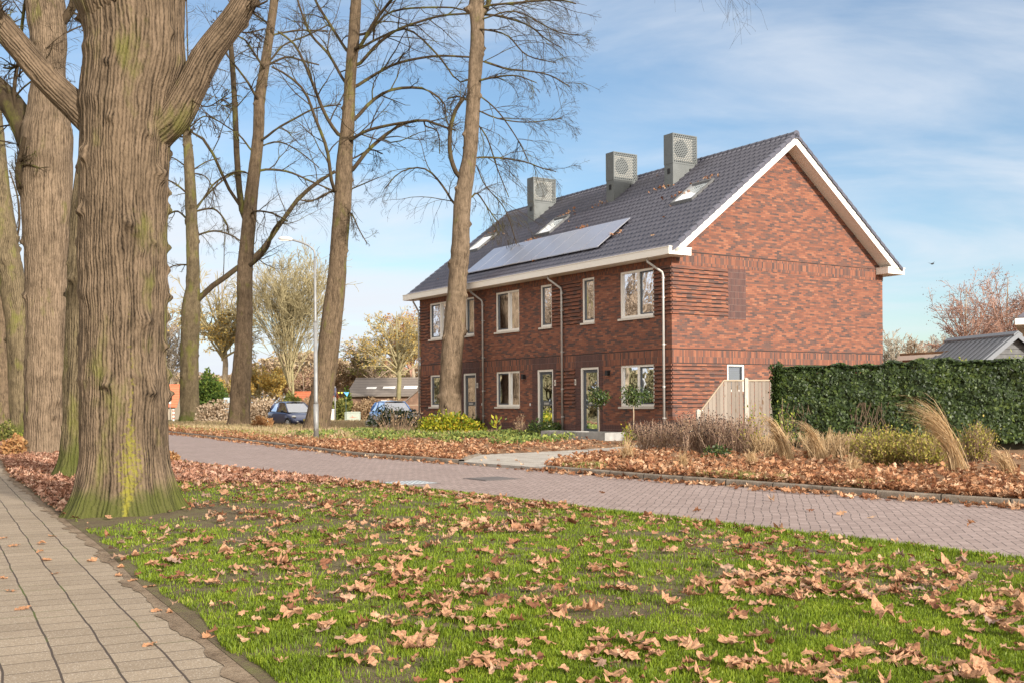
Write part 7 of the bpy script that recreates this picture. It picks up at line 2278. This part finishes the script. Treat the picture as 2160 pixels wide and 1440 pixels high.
# path leaves with their own look
pl_px = [(85, 1165), (22, 1248), (98, 1182), (8, 1136), (232, 1130), (110, 1131), (88, 1148), (194, 1184), (115, 1211), (280, 1226), (255, 1198), (316, 1240), (250, 1215), (330, 1290), (358, 1294), (440, 1346), (8, 1220), (48, 1285), (315, 1362), (500, 1365), (145, 1085), (30, 1152)]
idx = order[:NI]
lab_l = 'curled tan oak leaf lying in the near grass of the lawn'
rsl = np.random.default_rng(31)
for i in idx:
    P = PF[rsl.integers(0, len(PF))] * size[i]
    v = P.copy()
    me = bpy.data.meshes.new('fallen_leaf'); me.from_pydata([tuple(q) for q in v], [], [tuple(f) for f in FF]); me.materials.append(M['oakleaf'])
    o = bpy.data.objects.new('fallen_leaf', me); COL.objects.link(o)
    o.location = (X[i], Y[i], zl[i]); o.rotation_euler = (rsl.normal(0, 0.17), rsl.normal(0, 0.17), rsl.uniform(0, 6.28))
    tag(o, lab_l, 'leaf', 'fallen leaves on the near lawn')
rest = order[NI:]
o = place_leaves('leaf_litter', X[rest], Y[rest], zl[rest], size[rest], M['oakleaf'], 5, (PF, FF)); tag(o, 'fallen tan oak leaves spread over the rest of the lawn', 'leaf litter', kind='stuff')
for i, (px, py) in enumerate(pl_px):
    x, y, _ = gp(px, py)
    me = bpy.data.meshes.new('fallen_leaf'); P = PF[i % len(PF)] * rsl.uniform(0.09, 0.14) * np.array([1, 1, 0.6]); me.from_pydata([tuple(q) for q in P], [], [tuple(f) for f in FF]); me.materials.append(M['oakleaf_red'])
    o = bpy.data.objects.new('fallen_leaf', me); COL.objects.link(o); o.location = (x, y, 0.008); o.rotation_euler = (rsl.normal(0, 0.12), rsl.normal(0, 0.12), rsl.uniform(0, 6.28))
    tag(o, 'dry leaf lying on the concrete footpath', 'leaf', 'dry leaves on the footpath')
# thick litter under the left row
n = 16000; Y = rs.uniform(13.5, 62, n) ** 1.0; Y = 13.5 + (Y - 13.5) * rs.random(n) ** 0.7; X = rs.uniform(-1, 1, n)
X = xpath(Y) + rs.random(n) * (xnear(Y) - xpath(Y))
k = (X < -4.4 - (Y - 13.6) * 0.38) | (Y > 19); k &= ~((np.abs(X + 4.9) < 0.8) & (Y < 15.2)); X, Y = X[k], Y[k]
o = place_leaves('leaf_litter', X, Y, lawn_z(X, Y) + rs.uniform(0, 0.05, len(X)), rs.uniform(0.08, 0.17, len(X)), M['oakleaf_dull'], 6, (PC, FC)); tag(o, 'thick brown leaf litter under the row of big trees', 'leaf litter', kind='stuff')
# litter on the far verge
n = 90000
Y = 11 + 60 * rs.random(n) ** 1.9; X = xfar(Y) + 0.16 + 12 * rs.random(n) ** 1.5
d = X - xfar(Y)
hp = in_poly([hw(-0.1, -0.1), hw(10.8, -0.1), hw(10.8, 17.8), hw(-0.1, 17.8)], X, Y)
den = np.where(Y < 23, np.clip(1.3 - d / 5.5, 0.12, 1), np.where(Y < 36, np.clip(1.25 - d / 9, 0.2, 1), np.clip(1.15 - d / 2.6, 0.05, 1))) * (0.12 + 1.25 * vnoise(X * 1.3, Y * 1.3) * (0.4 + vnoise(X * 4.5, Y * 4.5)))
k = ~hp & (rs.random(n) < den) & (~in_poly(DRV, X, Y) | (rs.random(n) < 0.012)); X, Y = X[k], Y[k]
o = place_leaves('leaf_litter', X, Y, verge_z(X, Y) + rs.random(len(X)) ** 2 * 0.09 - 0.09 * in_poly(DRV, X, Y), rs.uniform(0.06, 0.14, len(X)), M['oakleaf_red'], 7, (PC, FC), 0.38); tag(o, 'orange-brown leaf litter covering the far verge', 'leaf litter', kind='stuff')
# leaves drifted against the far kerb, few on the road
n = 2600; Y = rs.uniform(11, 60, n) ** 1.0; X = xfar(Y) - 0.02 - rs.random(n) ** 3 * 0.55; k = rs.random(n) < np.where(Y < 22.9, 0.9, 0.45) * (0.3 + vnoise(Y * 1.1, Y * 0 + 8)); k &= ~((Y > 22.9) & (Y < 25.4) & (rs.random(n) < .7)); X, Y = X[k], Y[k]
Xr = np.array([gp(*p)[0] for p in [(1629, 1056), (1710, 1079), (1775, 1085), (1470, 1078), (1840, 1092), (1270, 1040), (2050, 1110), (1595, 1035)]]); Yr = np.array([gp(*p)[1] for p in [(1629, 1056), (1710, 1079), (1775, 1085), (1470, 1078), (1840, 1092), (1270, 1040), (2050, 1110), (1595, 1035)]])
X, Y = np.concatenate([X, Xr]), np.concatenate([Y, Yr])
o = place_leaves('leaf_litter', X, Y, np.full(len(X), 0.004), rs.uniform(0.08, 0.15, len(X)), M['oakleaf_red'], 8, (PC, FC), 0.25); tag(o, 'fallen leaves drifted on the road along the far kerb', 'leaf litter', kind='stuff')
# leaves caught on the roof
pts = []
for b, a, n in ((3.55, 4.75, 14), (3.5, 8.4, 14), (1.85, 7.5, 22), (1.85, 11.0, 26), (2.7, 2.58, 16), (3.4, 1.9, 12), (3.45, 10.7, 16), (0.9, 4.15, 16), (3.4, 16.5, 8)):
    for k in range(n): pts.append((b + rs.normal(0, 0.08), a + rs.normal(0, 0.3), 0.15))
for k in range(26): pts.append((rs.uniform(0, 5), rs.uniform(0, 17), 0.11))
W = np.array([(*hw(b, a), rz(b) + z) for b, a, z in pts])
o = place_leaves('leaf_litter', W[:, 0], W[:, 1], W[:, 2], rs.uniform(0.08, 0.14, len(W)), M['oakleaf_red'], 9, (PC, FC), 0.5); tag(o, 'few orange leaves caught on the dark tiled roof', 'leaf litter', kind='stuff')
